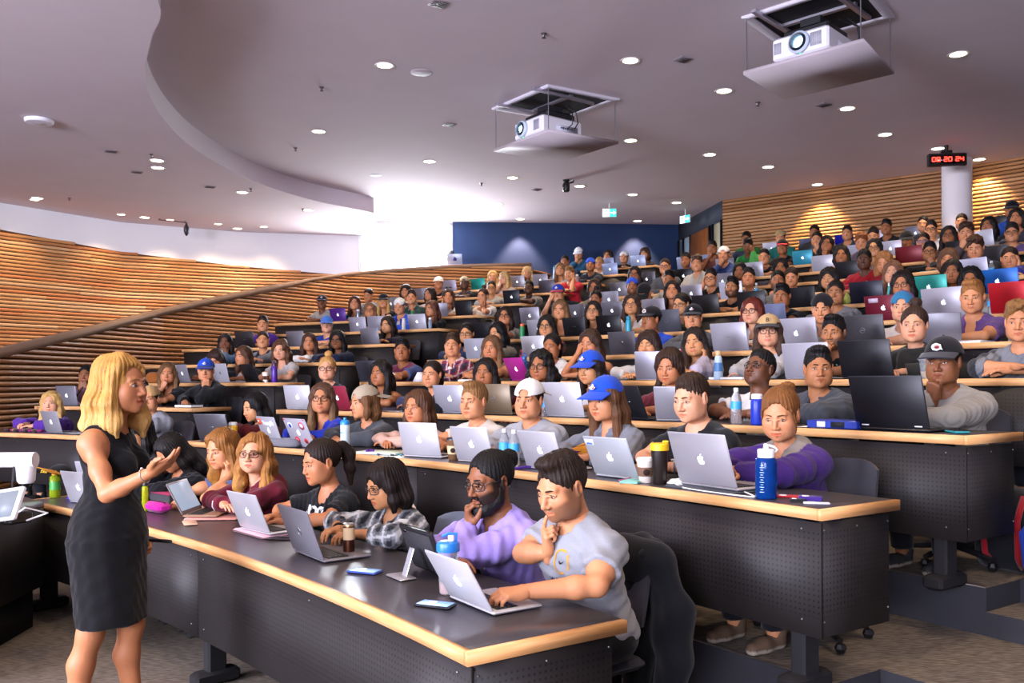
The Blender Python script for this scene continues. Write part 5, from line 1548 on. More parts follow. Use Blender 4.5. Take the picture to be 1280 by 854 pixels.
def laptop(k, x, col, label, emblem='fruit', w=.325, d=.225, yaw=0, tilt=20, off=.13, loc=None, glow=True, stickers=None, group='open laptops on the desks', lidmat='lid', base=None, screen='#9fb3d0'):
 if loc is None:
  p = deskpoint(k, x, off); rz = inward(p) + R_(yaw)
 else: p = np.array(loc[:3]); rz = loc[3]
 far = p[1] > 9.5
 lc = np.array(srgb(col))
 if lidmat == 'lid' and lc.min() > .075 and lc.max() - lc.min() < .10: lc = np.minimum(lc * (1.5 if lc.min() < .4 else 1.0), .6)
 col = tuple(lc)
 root = empty('laptop', p, rz); tag(root, label, 'laptop', group)
 bc = base or col
 m = MB(); m.box((0, -d / 2, .0085), (w, d, .013), bc, lidmat, None, .005); m.build('base', root, 'auto')
 if not far:
  m = MB(); m.box((0, -d * .34, .0155), (w * .88, d * .42, .002), '#141416', 'matte')
  for r in range(5):
   for c in range(12):
    m.box(((c - 5.5) * w * .07, -d * .17 - r * d * .085, .0172), (w * .058, d * .066, .002), '#1d1d20', 'plastic')
  m.build('keyboard', root, False)
 X_, U_, O_ = lid_frame(w, d, tilt)
 Rm = np.stack([X_, U_, O_], 1)
 hinge = np.array((0, .0, .015))
 m = MB(); m.box((0, d / 2, 0), (w, d, .008), col, lidmat, None, .004)
 m.v = [v @ Rm.T + hinge for v in m.v]; lid = m.build('lid', root, 'auto')
 T = mat4(Rm, hinge)
 m = MB(); m.box((0, d * .52, -.0045), (w * .92, d * .84, .001), screen, 'screen_lit', None, 0); m.add(np.zeros((0, 3)), np.zeros((0, 4), int)) if False else None
 m.v = [v @ Rm.T + hinge for v in m.v]; m.build('screen', lid, False)
 if emblem:
  m = MB(); c = (0, d * .50, .0042)
  if emblem == 'fruit':
   a, b2 = bitten(.050)
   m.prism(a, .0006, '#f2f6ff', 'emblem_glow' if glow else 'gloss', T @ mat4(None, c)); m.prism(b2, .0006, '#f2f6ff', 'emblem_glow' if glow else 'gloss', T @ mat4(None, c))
  elif emblem == 'ring':
   pts = [(.021 * math.cos(a), .021 * math.sin(a), 0) for a in np.linspace(0, 6.283, 24)[:-1]]
   m.tube(pts, .0016, '#8f9094', 'metal', 5, closed=True, M=T @ mat4(None, c))
   if not far:
    V, Fs = text_polys('DELL', .015, .0006); m.add(V, Fs, '#8f9094', 'metal', T @ mat4(None, (0, d * .5, .0046)))
  elif emblem == 'hp':
   m.lathe([(.018, 0), (.018, .0007)], '#8c8d92', 'metal', T @ mat4(None, c), 20)
   V, Fs = text_polys('hp', .024, .0004); m.add(V, Fs, '#2a2a2c', 'matte', T @ mat4(None, (0, d * .5, .0052)))
  elif emblem == 'bar':
   m.box((0, 0, 0), (.05, .006, .0008), '#8c8d92', 'metal'); m.v = [v + np.array(c) for v in m.v]; m.v = [v @ T[:3, :3].T + T[:3, 3] for v in m.v]
  m.build('emblem', lid, False)
 if stickers:
  for nm, fn in stickers:
   m = MB(); fn(m, T @ mat4(None, (0, d * .5, .0046)), w, d); m.build(nm, lid, False)
 return root
m, nt, b = nodes('screen_lit'); MATS['screen_lit'] = m
b.inputs['Base Color'].default_value = (.02, .02, .02, 1); b.inputs['Emission Color'].default_value = (.62, .72, .95, 1); b.inputs['Emission Strength'].default_value = .55
def thing(name, label, cat, p, rz=0.0, group=None):
 r = empty(name, p, rz); return tag(r, label, cat, group)
BOT = 'bottles on the desks'
def water_bottle(k, x, label, off=.2, h=.21, cap='#dfe6ee', band='#3fa0d8', loc=None):
 p = loc if loc is not None else deskpoint(k, x, off); r = thing('water_bottle', label, 'bottle', p, 0, BOT); s = h / .21
 MB().lathe([(.026 * s, 0), (.032 * s, .006 * s), (.032 * s, .05 * s), (.0305 * s, .06 * s), (.032 * s, .07 * s), (.032 * s, .135 * s), (.028 * s, .155 * s), (.014 * s, .185 * s), (.0125 * s, .195 * s)], '#dfe8f0', 'clear', seg=18).build('body', r, True)
 MB().lathe([(.0327 * s, .085 * s), (.0327 * s, .130 * s)], band, 'plastic', seg=18, caps=False).build('paper_label', r, True)
 MB().lathe([(.0145 * s, .188 * s), (.0145 * s, .207 * s), (.011 * s, .21 * s)], cap, 'plastic', seg=14).build('cap', r, 'auto'); return r
def flask(k, x, label, body, lid, h=.25, rad=.035, off=.2, mat='plastic', band=None, loop=True, taper=.9, neck=.8, loc=None, spout=False, rz=0):
 p = loc if loc is not None else deskpoint(k, x, off); r = thing('drink_bottle', label, 'bottle', p, rz, BOT)
 MB().lathe([(rad * .9, 0), (rad, .008), (rad * (1 + taper) / 2, h * .5), (rad * taper, h * .72), (rad * neck * .9, h * .80)], body, mat, seg=20).build('body', r, True)
 MB().lathe([(rad * neck, h * .79), (rad * neck * 1.02, h * .80), (rad * neck, h * .92), (rad * neck * .8, h * .95)], lid, 'plastic', seg=18).build('lid', r, 'auto')
 if band:
  MB().lathe([(rad * 1.012, h * .28), (rad * (1 + (taper - 1) * .6) * 1.012, h * .56)], band, 'plastic', seg=20, caps=False).build('printed_band', r, True)
 if loop:
  MB().tube([(math.cos(a) * rad * .5, 0, h * .94 + math.sin(a) * rad * .9) for a in np.linspace(0, math.pi, 9)], rad * .13, lid, 'plastic', 6).build('carry_loop', r)
 if spout: MB().lathe([(rad * .3, h * .94), (rad * .28, h * 1.03), (rad * .18, h * 1.06)], '#e8e8e8' if spout is True else spout, 'plastic', seg=12).build('spout', r, 'auto')
 return r
def paper_cup(k, x, label, body='#7a4a26', lid='#f0efec', h=.13, off=.2, sleeve='#ead9b8', loc=None):
 p = loc if loc is not None else deskpoint(k, x, off); r = thing('coffee_cup', label, 'cup', p, 0, 'paper coffee cups on the desks')
 MB().lathe([(.029, 0), (.030, .002), (.040, h)], body, 'matte', seg=20).build('cup', r, 'auto')
 MB().lathe([(.0345, h * .30), (.0392, h * .72)], sleeve, 'matte', seg=20, caps=False).build('sleeve', r, True)
 MB().lathe([(.0425, h), (.0425, h + .008), (.037, h + .016), (.034, h + .014)], lid, 'plastic', seg=20).build('lid', r, 'auto')
 m = MB(); m.sphere((0, -.0385, h * .5), (.016, .003, .016), '#2a1a10', 'matte', 10); m.build('printed_mark', r); return r
def phone(loc, rz, label, case='#15151a', lit=True, w=.07, d=.142):
 r = thing('phone', label, 'phone', loc, rz, 'phones lying on the front desk'); m = MB(); m.box((0, 0, .0055), (w, d, .010), case, 'plastic', None, .004); m.build('case', r, 'auto')
 m = MB(); m.box((0, 0, .0110), (w * .88, d * .86, .001), '#0a0a0e', 'phone_glow' if lit else 'gloss'); m.build('screen', r, False)
 if lit:
  m = MB(); m.box((0, d * .12, .0117), (w * .6, d * .2, .0004), '#dfe8ff', 'sign_white'); m.build('screen_window', r, False)
 return r
def book(loc, rz, label, col='#e8e6e0', w=.21, d=.28, h=.012, name='notebook', cover=None, pages='#efece6', cat='notebook', lines=True):
 r = thing(name, label, cat, loc, rz); m = MB(); m.box((0, 0, h / 2), (w, d, h * .8), pages, 'matte', None, .002); m.build('pages', r, 'auto')
 m = MB(); m.box((0, 0, h), (w * 1.01, d * 1.01, .0016), cover or col, 'matte', None, 0); m.box((0, 0, .001), (w * 1.02, d * 1.02, .002), cover or col, 'matte'); m.build('cover', r, False); return r
def paper(loc, rz, label, w=.21, d=.28, col='#f2f0ec'):
 m = MB(); n = 6
 V = [(w * (i / n - .5), d * (j / n - .5), .0015 + .0025 * math.sin(i * 1.1 + j * .7) ** 2) for j in range(n + 1) for i in range(n + 1)]
 m.add(V, np.array([(j * (n + 1) + i, j * (n + 1) + i + 1, (j + 1) * (n + 1) + i + 1, (j + 1) * (n + 1) + i) for j in range(n) for i in range(n)]), col, 'matte')
 m.add(np.array(V) - (0, 0, .0013), np.array([(j * (n + 1) + i, (j + 1) * (n + 1) + i, (j + 1) * (n + 1) + i + 1, j * (n + 1) + i + 1) for j in range(n) for i in range(n)]), col, 'matte')
 o = m.build('paper_sheet', None, True, loc, rz); return tag(o, label, 'paper')
def pen(loc, rz, label, col='#2b2f8a', L=.14):
 r = thing('pen', label, 'pen', loc, rz); Rx = mat4(rotm(0, -90, 0), (0, 0, .0045))
 MB().lathe([(.001, -L / 2), (.004, -L / 2 + .012), (.0042, L / 2 - .004), (.003, L / 2)], col, 'plastic', Rx, 10).build('barrel', r, 'auto')
 MB().box((0, -L * .38, .0095), (.002, .035, .0015), '#c8c8cc', 'metal').build('clip', r, False); return r
def soft_bag(loc, rz, label, col, size, name='bag', cat='bag', trim=None, seed=3, straps=True):
 sx, sy, sz = size; h = max(size) / 26
 r = thing(name, label, cat, loc, rz)
 f = Field((-sx * .75, -sy * .8, -.02), (sx * .75, sy * .8, sz * 1.25), h)
 f.ell((0, 0, sz * .42), (sx * .5, sy * .5, sz * .46), k=0); f.cap((-sx * .28, 0, sz * .18), (sx * .28, 0, sz * .18), sy * .42, sy * .42, k=.06); f.cap((-sx * .2, 0, sz * .75), (sx * .2, 0, sz * .75), sy * .25, sy * .25, k=.06)
 f.warp(wig(seed, h * .35, 9 / max(size))); f.cut((0, 0, .002), (0, 0, -1))
 V, Q = f.surface(); C = np.tile(np.array(srgb(col)), (len(V), 1))
 MB().add(V, Q, C, 'cloth').build('body', r, True)
 if trim:
  f = Field((-sx * .7, -sy * .9, 0), (sx * .7, 0.05, sz), h); f.ell((0, -sy * .36, sz * .34), (sx * .34, sy * .24, sz * .26), k=0); V, Q = f.surface()
  MB().add(V, Q, trim, 'cloth').build('front_pocket', r, True)
  MB().tube([(-sx * .3, -sy * .42, sz * .62), (0, -sy * .52, sz * .66), (sx * .3, -sy * .42, sz * .62)], .006, '#777777', 'metal', 5).build('zip', r)
 if straps:
  for s in (-1, 1): MB().tube([(s * sx * .2, sy * .28, sz * .85), (s * sx * .26, sy * .62, sz * .6), (s * sx * .24, sy * .55, sz * .2), (s * sx * .2, sy * .35, sz * .06)], .016, trim or '#222222', 'cloth', 6).build('strap', r, True)
 return r
def chair(k, x, label, off=.71, col='#3a3b42', yaw=0, loc=None, group='lecture hall chairs', zf=None):
 if loc is None:
  X, Y = plan(k, x, off); p = (X, Y, FK[k - 1]); rz = inward(p) + R_(yaw)
 else: p = loc[:3]; rz = loc[3]
 r = thing('chair', label, 'chair', p, rz, group)
 def sheet(P, Q, name, th):
  pass
 n, m_ = 10, 7
 V = []
 for j in range(m_):
  v = j / (m_ - 1)
  for i in range(n):
   u = i / (n - 1) * 2 - 1
   wd = .205 - .02 * v * v
   V.append((u * wd, -.20 - .055 * (1 - u * u) - .07 * v,   .54 + .30 * v - .04 * abs(u) ** 3 * v))
 V = np.array(V); B = V + np.array((0, .016, 0)); Q = []
 nn = n * m_
 for j in range(m_ - 1):
  for i in range(n - 1):
   a = j * n + i; Q += [(a, a + 1, a + n + 1, a + n), (nn + a, nn + a + n, nn + a + n + 1, nn + a + 1)]
 edge = list(range(n)) + [j * n + n - 1 for j in range(1, m_)] + [(m_ - 1) * n + i for i in range(n - 2, -1, -1)] + [j * n for j in range(m_ - 2, 0, -1)]
 for i in range(len(edge)):
  a, c = edge[i], edge[(i + 1) % len(edge)]; Q.append((a, nn + a, nn + c, c))
 MB().add(np.concatenate([V, B]), np.array(Q), col, 'plastic').build('backrest', r, 'auto')
 MB().box((0, .0, .395), (.44, .42, .045), col, 'plastic', None, .02).build('seat', r, 'auto')
 MB().tube([(0, -.12, .375), (0, -.24, .42), (0, -.275, .56), (0, -.29, .68)], .018, '#1a1a1c', 'metal', 8).build('back_support', r)
 MB().lathe([(.03, .08), (.03, .30), (.02, .30), (.02, .375)], '#1a1a1c', 'metal', seg=12).build('column', r, 'auto')
 for q in range(5):
  a = q * 2 * math.pi / 5 + .3
  leg = MB().tube([(0, 0, .10), (math.cos(a) * .27, math.sin(a) * .27, .062)], [.022, .014], '#1a1a1c', 'plastic', 8).build('leg', r)
  MB().sphere((math.cos(a) * .27, math.sin(a) * .27, .027), .027, '#111112', 'plastic', 8).build('caster', leg)
 return r
# ------------------------------------------------------------------ the audience
def T(col, neck='crew', sleeve=.5, **k): return dict(col=col, neck=neck, sleeve=sleeve, **k)
PEOPLE = {}
NVAR = [0]
def P(k, x, y, sex, skin, hair, top, arms, look, label, off=None, key=None, lod=None, **kw):
 off = off if off is not None else DEPTH[k - 1] + .12
 X, Y = plan(k, x, off)
 hz = zat(x, y, Y) - FK[k - 1]
 if not (.98 <= hz <= 1.36): print('HEAD HEIGHT', k, x, y, round(hz, 2), label)
 hz = min(max(hz, .98), 1.34)
 d = lod if lod is not None else (0 if Y < 6.6 else 1 if Y < 11.2 else 2)
 NVAR[0] += 1
 p = (X, Y, FK[k - 1])
 rz = inward(p) + R_(kw.pop('turn', 0))
 o = figure(p, rz, (kw.pop('hx', 0), 0, hz), look, sex, skin, d, kw.pop('var', NVAR[0]), hair, top, arms, dz=.74, by=off - DEPTH[k - 1], **kw)
 tag(o['body'], label, 'person', 'students at the lecture desks')
 if key: PEOPLE[key] = o
 return o
LONG, WAVY, SHORT = 'long', 'wavy', 'short'
BLUECAP = dict(col='#1d46b4')
def bird(e, M):
 T_ = np.array(M) @ mat4(rotm(0, -62, 0), (0, .0985, .083)) @ mat4(np.array(((-1, 0, 0), (0, 1, 0), (0, 0, -1))))
 Z = mat4(np.array(((1, 0, 0), (0, 1, 0), (0, 0, 1))))
 e.prism([(-.022, .004), (-.008, .016), (.010, .015), (.024, .002), (.010, -.002), (.006, -.014), (-.004, -.018), (-.008, -.006)], .002, '#f2f2f2', 'matte', T_)
 e.prism([(.0, .012), (.012, .012), (.020, .003), (.006, .0), (-.002, .004)], .003, '#d03040', 'matte', T_)
 e.prism([(-.016, .004), (-.006, .010), (-.004, -.004)], .003, '#5a7ad0', 'matte', T_)
def letterD(e, M):
 V, Fs = text_polys('B', .045, .001); T_ = np.array(M) @ mat4(rotm(180, 0, 0) @ np.array(((1, 0, 0), (0, .42, -.9), (0, .9, .42))), (0, .1005, .083))
 e.add(V, Fs, '#2a2522', 'matte', T_)
def pirate(e, M):
 T_ = np.array(M) @ mat4(rotm(0, -62, 0), (0, .0990, .080)) @ mat4(np.array(((-1, 0, 0), (0, 1, 0), (0, 0, -1))))
 e.prism([(-.026, .0), (-.018, .016), (.004, .022), (.020, .014), (.032, .018), (.024, .004), (.018, -.014), (-.006, -.022), (-.022, -.014)], .002, '#e6e2de', 'matte', T_)
 e.prism([(-.016, .004), (-.004, .012), (.012, .010), (.016, .0), (.008, -.008), (-.010, -.008)], .003, '#9c2a34', 'matte', T_)
 e.prism([(-.006, .004), (.004, .006), (.004, -.001), (-.006, -.002)], .004, '#1a1414', 'matte', T_)
# ---------------- front row
o = P(1, 701, 608, 'm', 'fair', ('quiff', '#241812', 0), T('#85878d', 'crew', .55, mat='heather', t=.016), ({'E': (.17, .07, .85), 'Wh': (.045, .115, -.235), 'f': (-.16, -.02, 1), 'n': (-.55, -.8, 0), 'h': 'point'}, {'E': (-.29, .05, .806), 'W': (-.19, .285, .797), 'f': (.22, 1, -.06), 'n': (.25, 0, -1), 'h': 'relax'}), (10, -20, 0),
      'person in grey tee with yellow ring print, finger raised to lips, at desk end', key='grey', stub=.62, stubc='#3a2a20', build=1.06, pants='#121316', var=1, turn=-4)
o = P(1, 611, 600, 'm', 'brown', ('bun', 'black', 0), T('#8d7cc0', 'shirt', 1, t=.013), ('fold', {'E': (-.06, .22, .81), 'Wh': (.050, .105, -.185), 'f': (-.12, .02, 1), 'n': (-.6, -.8, 0), 'h': 'pinch'}), (6, -10, 0),
      'bearded person with tied-up black hair and glasses in a lilac shirt', key='lilac', stub=.94, stubc='#0a0707', glasses='#1a1a1c', var=2, pants='#1c1e28', hairpart=False)
o = P(1, 481, 605, 'f', 'asian', ('bob', '#1a100c', 0), T('#777b80', 'shirt', 1.55, paint='plaid', col2='#23242a', col3='#d5d6d8', per=.075, open=.06), ('type', 'type'), (-2, -16, 0),
      'person with a dark bob and glasses typing in a grey check shirt', key='flannel', glasses='#1a1512', var=3, inner=T('#dcd8d8', 'crew', 0), scale=.96)
o = P(1, 400, 577, 'f', 'light', ('pony', '#1f120c', 0), T('#141517', 'crew', .6), ('type', 'rest'), (-4, -12, 0),
      'person with a dark ponytail in a black tee with white block letters', key='black_tee', var=4)
o = P(1, 318, 567, 'f', 'pale', (WAVY, '#8a5a2a', .22, '#b07c3c'), T('#5c1526', 'hood', 1, t=.015), ('fold', 'fold'), (36, 2, 0),
      'person with wavy auburn hair and glasses in a maroon hooded top', key='maroon', glasses='#201817', var=5)
o = P(1, 277, 561, 'f', 'fair', (WAVY, '#7a4e22', .20, '#a5722f'), T('#4a4f6d', 'scoop', .35), ('write', 'cheek'), (14, -14, 0),
      'person with golden brown curls leaning on one hand and writing in a slate tee', var=6)
o = P(1, 213, 566, 'f', 'light', (LONG, '#120d0c', .2), T('#15151a', 'crew', 1, t=.016), ('brow', 'fold'), (0, -38, 0),
      'person in black with black hair, head bowed low onto one hand', var=7)
o = P(1, 171, 541, 'f', 'asian', (LONG, '#0e0a0a', .24), T('#17171b', 'crew', 1), ('fold', 'fold'), (12, -8, 0),
      'person with straight black hair and glasses just beyond the lecturer', glasses='#1a1a1a', var=8)
# ---------------- second row
P(2, 975, 517, 'f', 'fair', ('updo', '#6e4420', 0), T('#3e2467', 'hood', 1, t=.016, paint='lining', col2='#7d746c'), ('type', 'fold'), (22, -18, 0), 'person with pinned-up light brown hair in a purple zipped hoodie', key='purple', var=9, inner=T('#17151c', 'scoop', 0), shoes='#5a4636', pants='#16171c')
P(2, 864, 497, 'm', 'pale', ('fade', '#2c1c12', 0), T('#141518', 'crew', .5), ('type', 'rest'), (4, -14, 0), 'person with short dark fade in a black henley tee behind a silver laptop', key='henley', var=10)
P(2, 756, 499, 'f', 'fair', (LONG, '#54361f', .36), T('#6d7078', 'hood', 1, mat='heather', t=.017), ('rest', 'type'), (4, -8, 0), 'person in blue cap and grey hoodie with long brown hair over the shoulder', key='bluecap', cap=dict(col='#1d46b4', emblem=bird), var=11)
P(2, 661, 500, 'm', 'fair', ('short', '#2a1a12', 0), T('#8b8c90', 'crew', 1, mat='heather', t=.018), ('rest', 'fold'), (24, -2, 0), 'person in backwards white cap and grey sweatshirt with gold print', key='whitecap', cap=dict(col='#d9d6d2', back=True), var=12, build=1.08)
P(2, 592, 501, 'm', 'fair', ('quiff', '#7a5630', 0), T('#b4aca2', 'crew', .5), ('type', 'fold'), (14, -5, 0), 'person with swept blond-brown hair in a pale stone tee', var=13)
P(2, 522, 509, 'f', 'light', (LONG, '#4a2e1c', .2), T('#b99483', 'scoop', 1, t=.008), ('rest', 'fold'), (14, -2, 0), 'person with tied brown hair in a dusty pink long-sleeved top', var=14)
P(2, 455, 503, 'm', 'fair', ('bob', '#5e3d22', 0), T('#404348', 'crew', 1, t=.014), ('rest', 'rest'), (-10, -4, 0), 'person in backwards tan cap and charcoal sweater, face in profile', cap=dict(col='#9a8d78', back=True), var=15)
P(2, 403, 498, 'f', 'light', (LONG, '#4b3222', .3, '#8a6840'), T('#1f2f9c', 'vneck', 1, t=.012), ('fold', 'rest'), (38, 0, 0), 'person with glasses and long straight hair in a royal blue v-neck', glasses='#15151a', var=16)
P(2, 318, 509, 'f', 'asian', (LONG, '#0d0a0a', .3), T('#5b1a1e', 'vneck', 1, t=.016, open=.055), ('rest', 'fold'), (-6, -14, 0), 'person with long black hair in a dark red cardigan looking down', inner=T('#e0dcda', 'scoop', 0), var=17)
P(2, 187, 499, 'm', 'fair', ('short', '#2a1c14', 0), T('#85868c', 'hood', 1, mat='heather', t=.018), ('fold', 'fold'), (34, 0, 0), 'person in backwards camel cap and grey hoodie behind the lecturer', cap=dict(col='#b08a58', back=True), var=18)
P(2, 64, 504, 'f', 'pale', (LONG, '#b08a4e', .25, '#c9a565'), T('#4a2580', 'vneck', 1, t=.014), ('type', 'rest'), (34, 0, 0), 'blond person in purple cardigan and white collar, far left by the slat wall', inner=T('#e6e4e6', 'shirt', 0), var=19)
# ---------------- third row
P(3, 1179, 452, 'm', 'brown', ('short', 'black', 0), T('#8f8a82', 'crew', 1, t=.016, mat='heather'), ('fistchin', 'fold'), (12, -4, 0), 'person in black crested cap and grey sweatshirt, fist on chin', key='crest', cap=dict(col='#17161a', brim='#2a2930', emblem=pirate), var=20, shoes='#2a2a2c', pants='#15161a')
P(3, 1023, 460, 'm', 'olive', ('quiff', 'black', 0), T('#3d4046', 'vneck', 1, t=.014, open=.055), ('rest', 'fold'), (40, -3, 0), 'person with thick black hair in charcoal cardigan over black shirt', inner=T('#121214', 'crew', .5), var=21)
P(3, 950, 461, 'm', 'dark', ('fade', 'black', 0), T('#d6d4d2', 'crew', .6), ('rest', 'rest'), (0, 15, 0), 'person with glasses and head tilted back in a white lettered tee', key='ro', glasses='#222222', var=22, stub=.3)
P(3, 837, 458, 'f', 'light', ('braid', '#2e1c13', .3), T('#62262f', 'vneck', 1.1, t=.010), ('rest', 'fold'), (16, -14, 0), 'person with a long dark braid in a maroon v-neck looking down', var=23)
P(3, 738, 460, 'f', 'asian', (LONG, '#23150f', .22), T('#dddbd9', 'crew', .55), ('type', 'rest'), (6, -8, 0), 'person in blue cap and white tee behind a large silver laptop', cap=dict(col='#1d46b4', emblem=bird), var=24)
P(3, 676, 457, 'f', 'tan', ('curly', '#0f0b0b', .2), T('#3d1422', 'crew', 1, t=.013), ('fistchin', 'fold'), (18, -6, 0), 'person with black curls and glasses resting the chin on a fist', glasses='#15110f', var=25)
P(3, 607, 466, 'f', 'tan', (LONG, '#120c0b', .26), T('#8a1f2b', 'shirt', 1, paint='plaid', col2='#1c1a22', col3='#c8a8a8', per=.07), ('rest', 'fold'), (26, 0, 0), 'person with long dark hair in a red check shirt behind a bronze laptop', var=26)
P(3, 540, 468, 'f', 'fair', ('pony', '#1e130e', 0), T('#2f3452', 'hood', 1, t=.016), ('rest', 'fold'), (20, -2, 0), 'person with tied dark hair in a navy hoodie', var=27)
P(3, 476, 467, 'f', 'tan', (WAVY, '#120c0b', .30), T('#8d7f8d', 'strap', 0), ('fold', 'rest'), (12, 0, 0), 'person with long black hair in a lavender sleeveless top', var=28)
P(3, 409, 461, 'f', 'pale', ('topbun', '#b08348', 0), T('#16181f', 'vneck', .5), ('fold', 'fold'), (36, 0, 0), 'blond person with a top bun and glasses in a navy top behind a red laptop', glasses='#1d1a1a', var=29)
P(3, 257.5, 463, 'm', 'fair', ('short', '#1e1410', 0), T('#121214', 'hood', 1, t=.020), ('rest', 'fistchin'), (40, -4, 0), 'person in blue crested cap and black hoodie, cheek on fist', cap=dict(col='#1d46b4', brim='#16307e', emblem=bird), var=30)
P(3, 210, 467, 'f', 'light', (LONG, '#5a3d24', .32, '#8d6a40'), T('#141418', 'scoop', .5), ('mouth', 'fold'), (38, -2, 0), 'person with long light brown hair, hand on mouth, black tee', var=31)
P(3, 108, 469, 'f', 'brown', (SHORT, 'black', 0), T('#6a4a56', 'crew', 1), ('mouth', 'mouth'), (30, 0, 0), 'person with clasped hands raised, partly hidden by the lecturer', var=32)
P(3, 171, 486, 'f', 'light', ('bob', 'black', 0), T('#d8d8da', 'crew', 1), ('fold', 'fold'), (10, -30, 0), 'person in a white top with bowed head, glimpsed behind the lecturer', var=33)
# ---------------- fourth row
P(4, 1276, 402, 'm', 'fair', ('curlytop', '#7a5630', 0), T('#6d6f74', 'crew', 1.3, t=.014, paint='sleeves', col2='#2f3033'), ('fold', 'rest'), (16, -6, 0), 'person with sandy hair in a grey raglan top at the right frame edge', var=34)
P(4, 1143, 406, 'f', 'pale', ('topbun', '#33211a', 0), T('#2b2b29', 'scarf', 1, t=.016), ('rest', 'rest'), (18, -4, 0), 'person with a brown top bun wrapped in a big charcoal scarf', var=35)
P(4, 1042, 416, 'm', 'olive', ('quiff', 'black', 0), T('#15191c', 'crew', .5), ('mouth', 'rest'), (14, -4, 0), 'bearded person in a dark tee with turquoise print, hand on mouth', key='teal_print', stub=.7, stubc='#1a1210', var=36)
P(4, 961, 414, 'f', 'pale', (LONG, '#3a251a', .12), T('#a3a09f', 'crew', 1, mat='heather', t=.016), ('fold', 'fold'), (28, -2, 0), 'person in camel cap with black brim and glasses, pale grey sweatshirt', glasses='#3a2a2a', cap=dict(col='#b39468', brim='#1b1a1c', emblem=letterD), var=37)
P(4, 869, 428, 'f', 'asian', (LONG, '#1c1210', .32, '#6a4a34'), T('#a89fb0', 'vneck', 1, t=.014, open=.06), ('fold', 'cheek'), (20, -2, 6), 'person with long dark hair, cheek on hand, lavender grey cardigan', inner=T('#121214', 'scoop', .1), var=38)
P(4, 811, 431, 'f', 'asian', ('bob', '#2a1a14', 0, '#7d5a36'), T('#c9c5c0', 'crew', 1, t=.014), ('rest', 'rest'), (14, -6, 0), 'person with shoulder-length hair and closed eyes, pale sweatshirt with black print', key='young', closed=True, var=39)
P(4, 738, 429, 'f', 'light', (LONG, '#38251b', .34, '#6a4a30'), T('#4c3d33', 'strap', 0), ('brow', 'fold'), (10, -10, 0), 'person with long brown hair, hand over face, bare shoulders', var=40)
P(4, 690, 433, 'f', 'tan', ('pony', '#120d0c', 0), T('#cfcdca', 'hood', 1, t=.016), ('rest', 'rest'), (16, -6, 0), 'person with a black ponytail in a white hooded top', var=41)
P(4, 615, 435, 'f', 'light', (LONG, '#5a3d26', .28, '#7d5a36'), T('#7a6350', 'scoop', 0, paint='floral'), ('rest', 'fold'), (20, -3, 0), 'person with straight brown hair in a floral sleeveless top', var=42)
P(4, 566, 432, 'm', 'fair', ('quiff', '#3a261a', 0), T('#8c1f33', 'shirt', 1, paint='plaid', col2='#1d2238', col3='#e8dede', per=.10, open=.05, t=.014), ('fold', 'fold'), (30, -1, 0), 'person in red, navy and white check shirt over a white tee', inner=T('#e4e2e2', 'crew', .3), var=43)
P(4, 503, 438, 'm', 'tan', ('quiff', 'black', 0), T('#6a2d48', 'crew', .6, paint='sleeves', col2='#3e4870'), ('fold', 'fold'), (34, 0, 0), 'smiling person in a plum tee with blue sleeves', var=44)
P(4, 351, 437, 'f', 'pale', (WAVY, '#4c2f1d', .34), T('#a39d9a', 'crew', .5), ('rest', 'rest'), (24, -12, 0), 'person with very long wavy brown hair in a grey tee at the aisle end', var=45)
P(4, 304, 445, 'f', 'light', (LONG, '#4a2e1e', .2), T('#1a1a1e', 'crew', .6, paint='panel', col2='#d8d6d4'), ('type', 'rest'), (-2, -6, 0), 'person with brown hair in a black and white top behind a black laptop', var=46)
P(4, 270, 449, 'f', 'light', ('bob', '#2d1b14', 0), T('#34343c', 'crew', .6), ('fold', 'fold'), (20, -26, 0), 'person with brown hair bending low beside a silver laptop', var=47)
# ---------------- fifth row
P(5, 1216, 371, 'm', 'fair', ('quiff', '#8a5a2e', 0), T('#5d4275', 'vneck', .55), ('rest', 'fold'), (16, -12, 0), 'person with reddish hair in a faded purple v-neck tee', var=48, build=1.05)
P(5, 1129, 384, 'm', 'pale', ('short', '#3a2a22', 0), T('#d6d3d2', 'crew', .6), ('rest', 'fold'), (18, -4, 0), 'person in a backwards patterned cap and white tee behind the scarfed person', cap=dict(col='#6a3a80', back=True, front='#2b6a90'), var=49)
P(5, 1028, 386, 'm', 'fair', ('short', '#4a3222', 0), T('#77777c', 'hood', 1, mat='heather', t=.016), ('rest', 'rest'), (20, -12, 0), 'person in backwards black cap and grey hoodie, mouth open', cap=dict(col='#1a191b', back=True), var=50)
P(5, 941, 389, 'f', 'pale', (LONG, '#5a1f14', .16), T('#d8d6d8', 'turtle', 1, t=.014, open=.06), ('fold', 'fold'), (8, -2, 0), 'red-haired person with glasses in black turtleneck and white jacket', glasses='#15110f', inner=T('#111114', 'turtle', 0), var=51)
P(5, 867, 397, 'm', 'fair', ('short', '#2a1c16', 0), T('#4a4a4a', 'hood', 1, t=.016), ('fold', 'fold'), (24, -4, 0), 'person in black cap and dark grey hoodie, mouth slightly open', cap=dict(col='#17171a', emblem=bird), var=52, build=1.06)
P(5, 814, 399, 'm', 'tan', ('short', 'black', 0), T('#2348b4', 'crew', .6), ('fold', 'fold'), (-6, -2, 0), 'person in black cap and bright blue tee, face in profile', cap=dict(col='#1c1a1c', emblem=pirate), var=53)
P(5, 684, 408, 'f', 'asian', (LONG, '#120d0d', .2), T('#8a1d2c', 'shirt', 1, paint='plaid', col2='#1a1a1e', col3='#b05555'), ('rest', 'rest'), (20, -2, 0), 'person with dark tied hair and glasses in a red check shirt, mid hall', glasses='#171413', var=54)
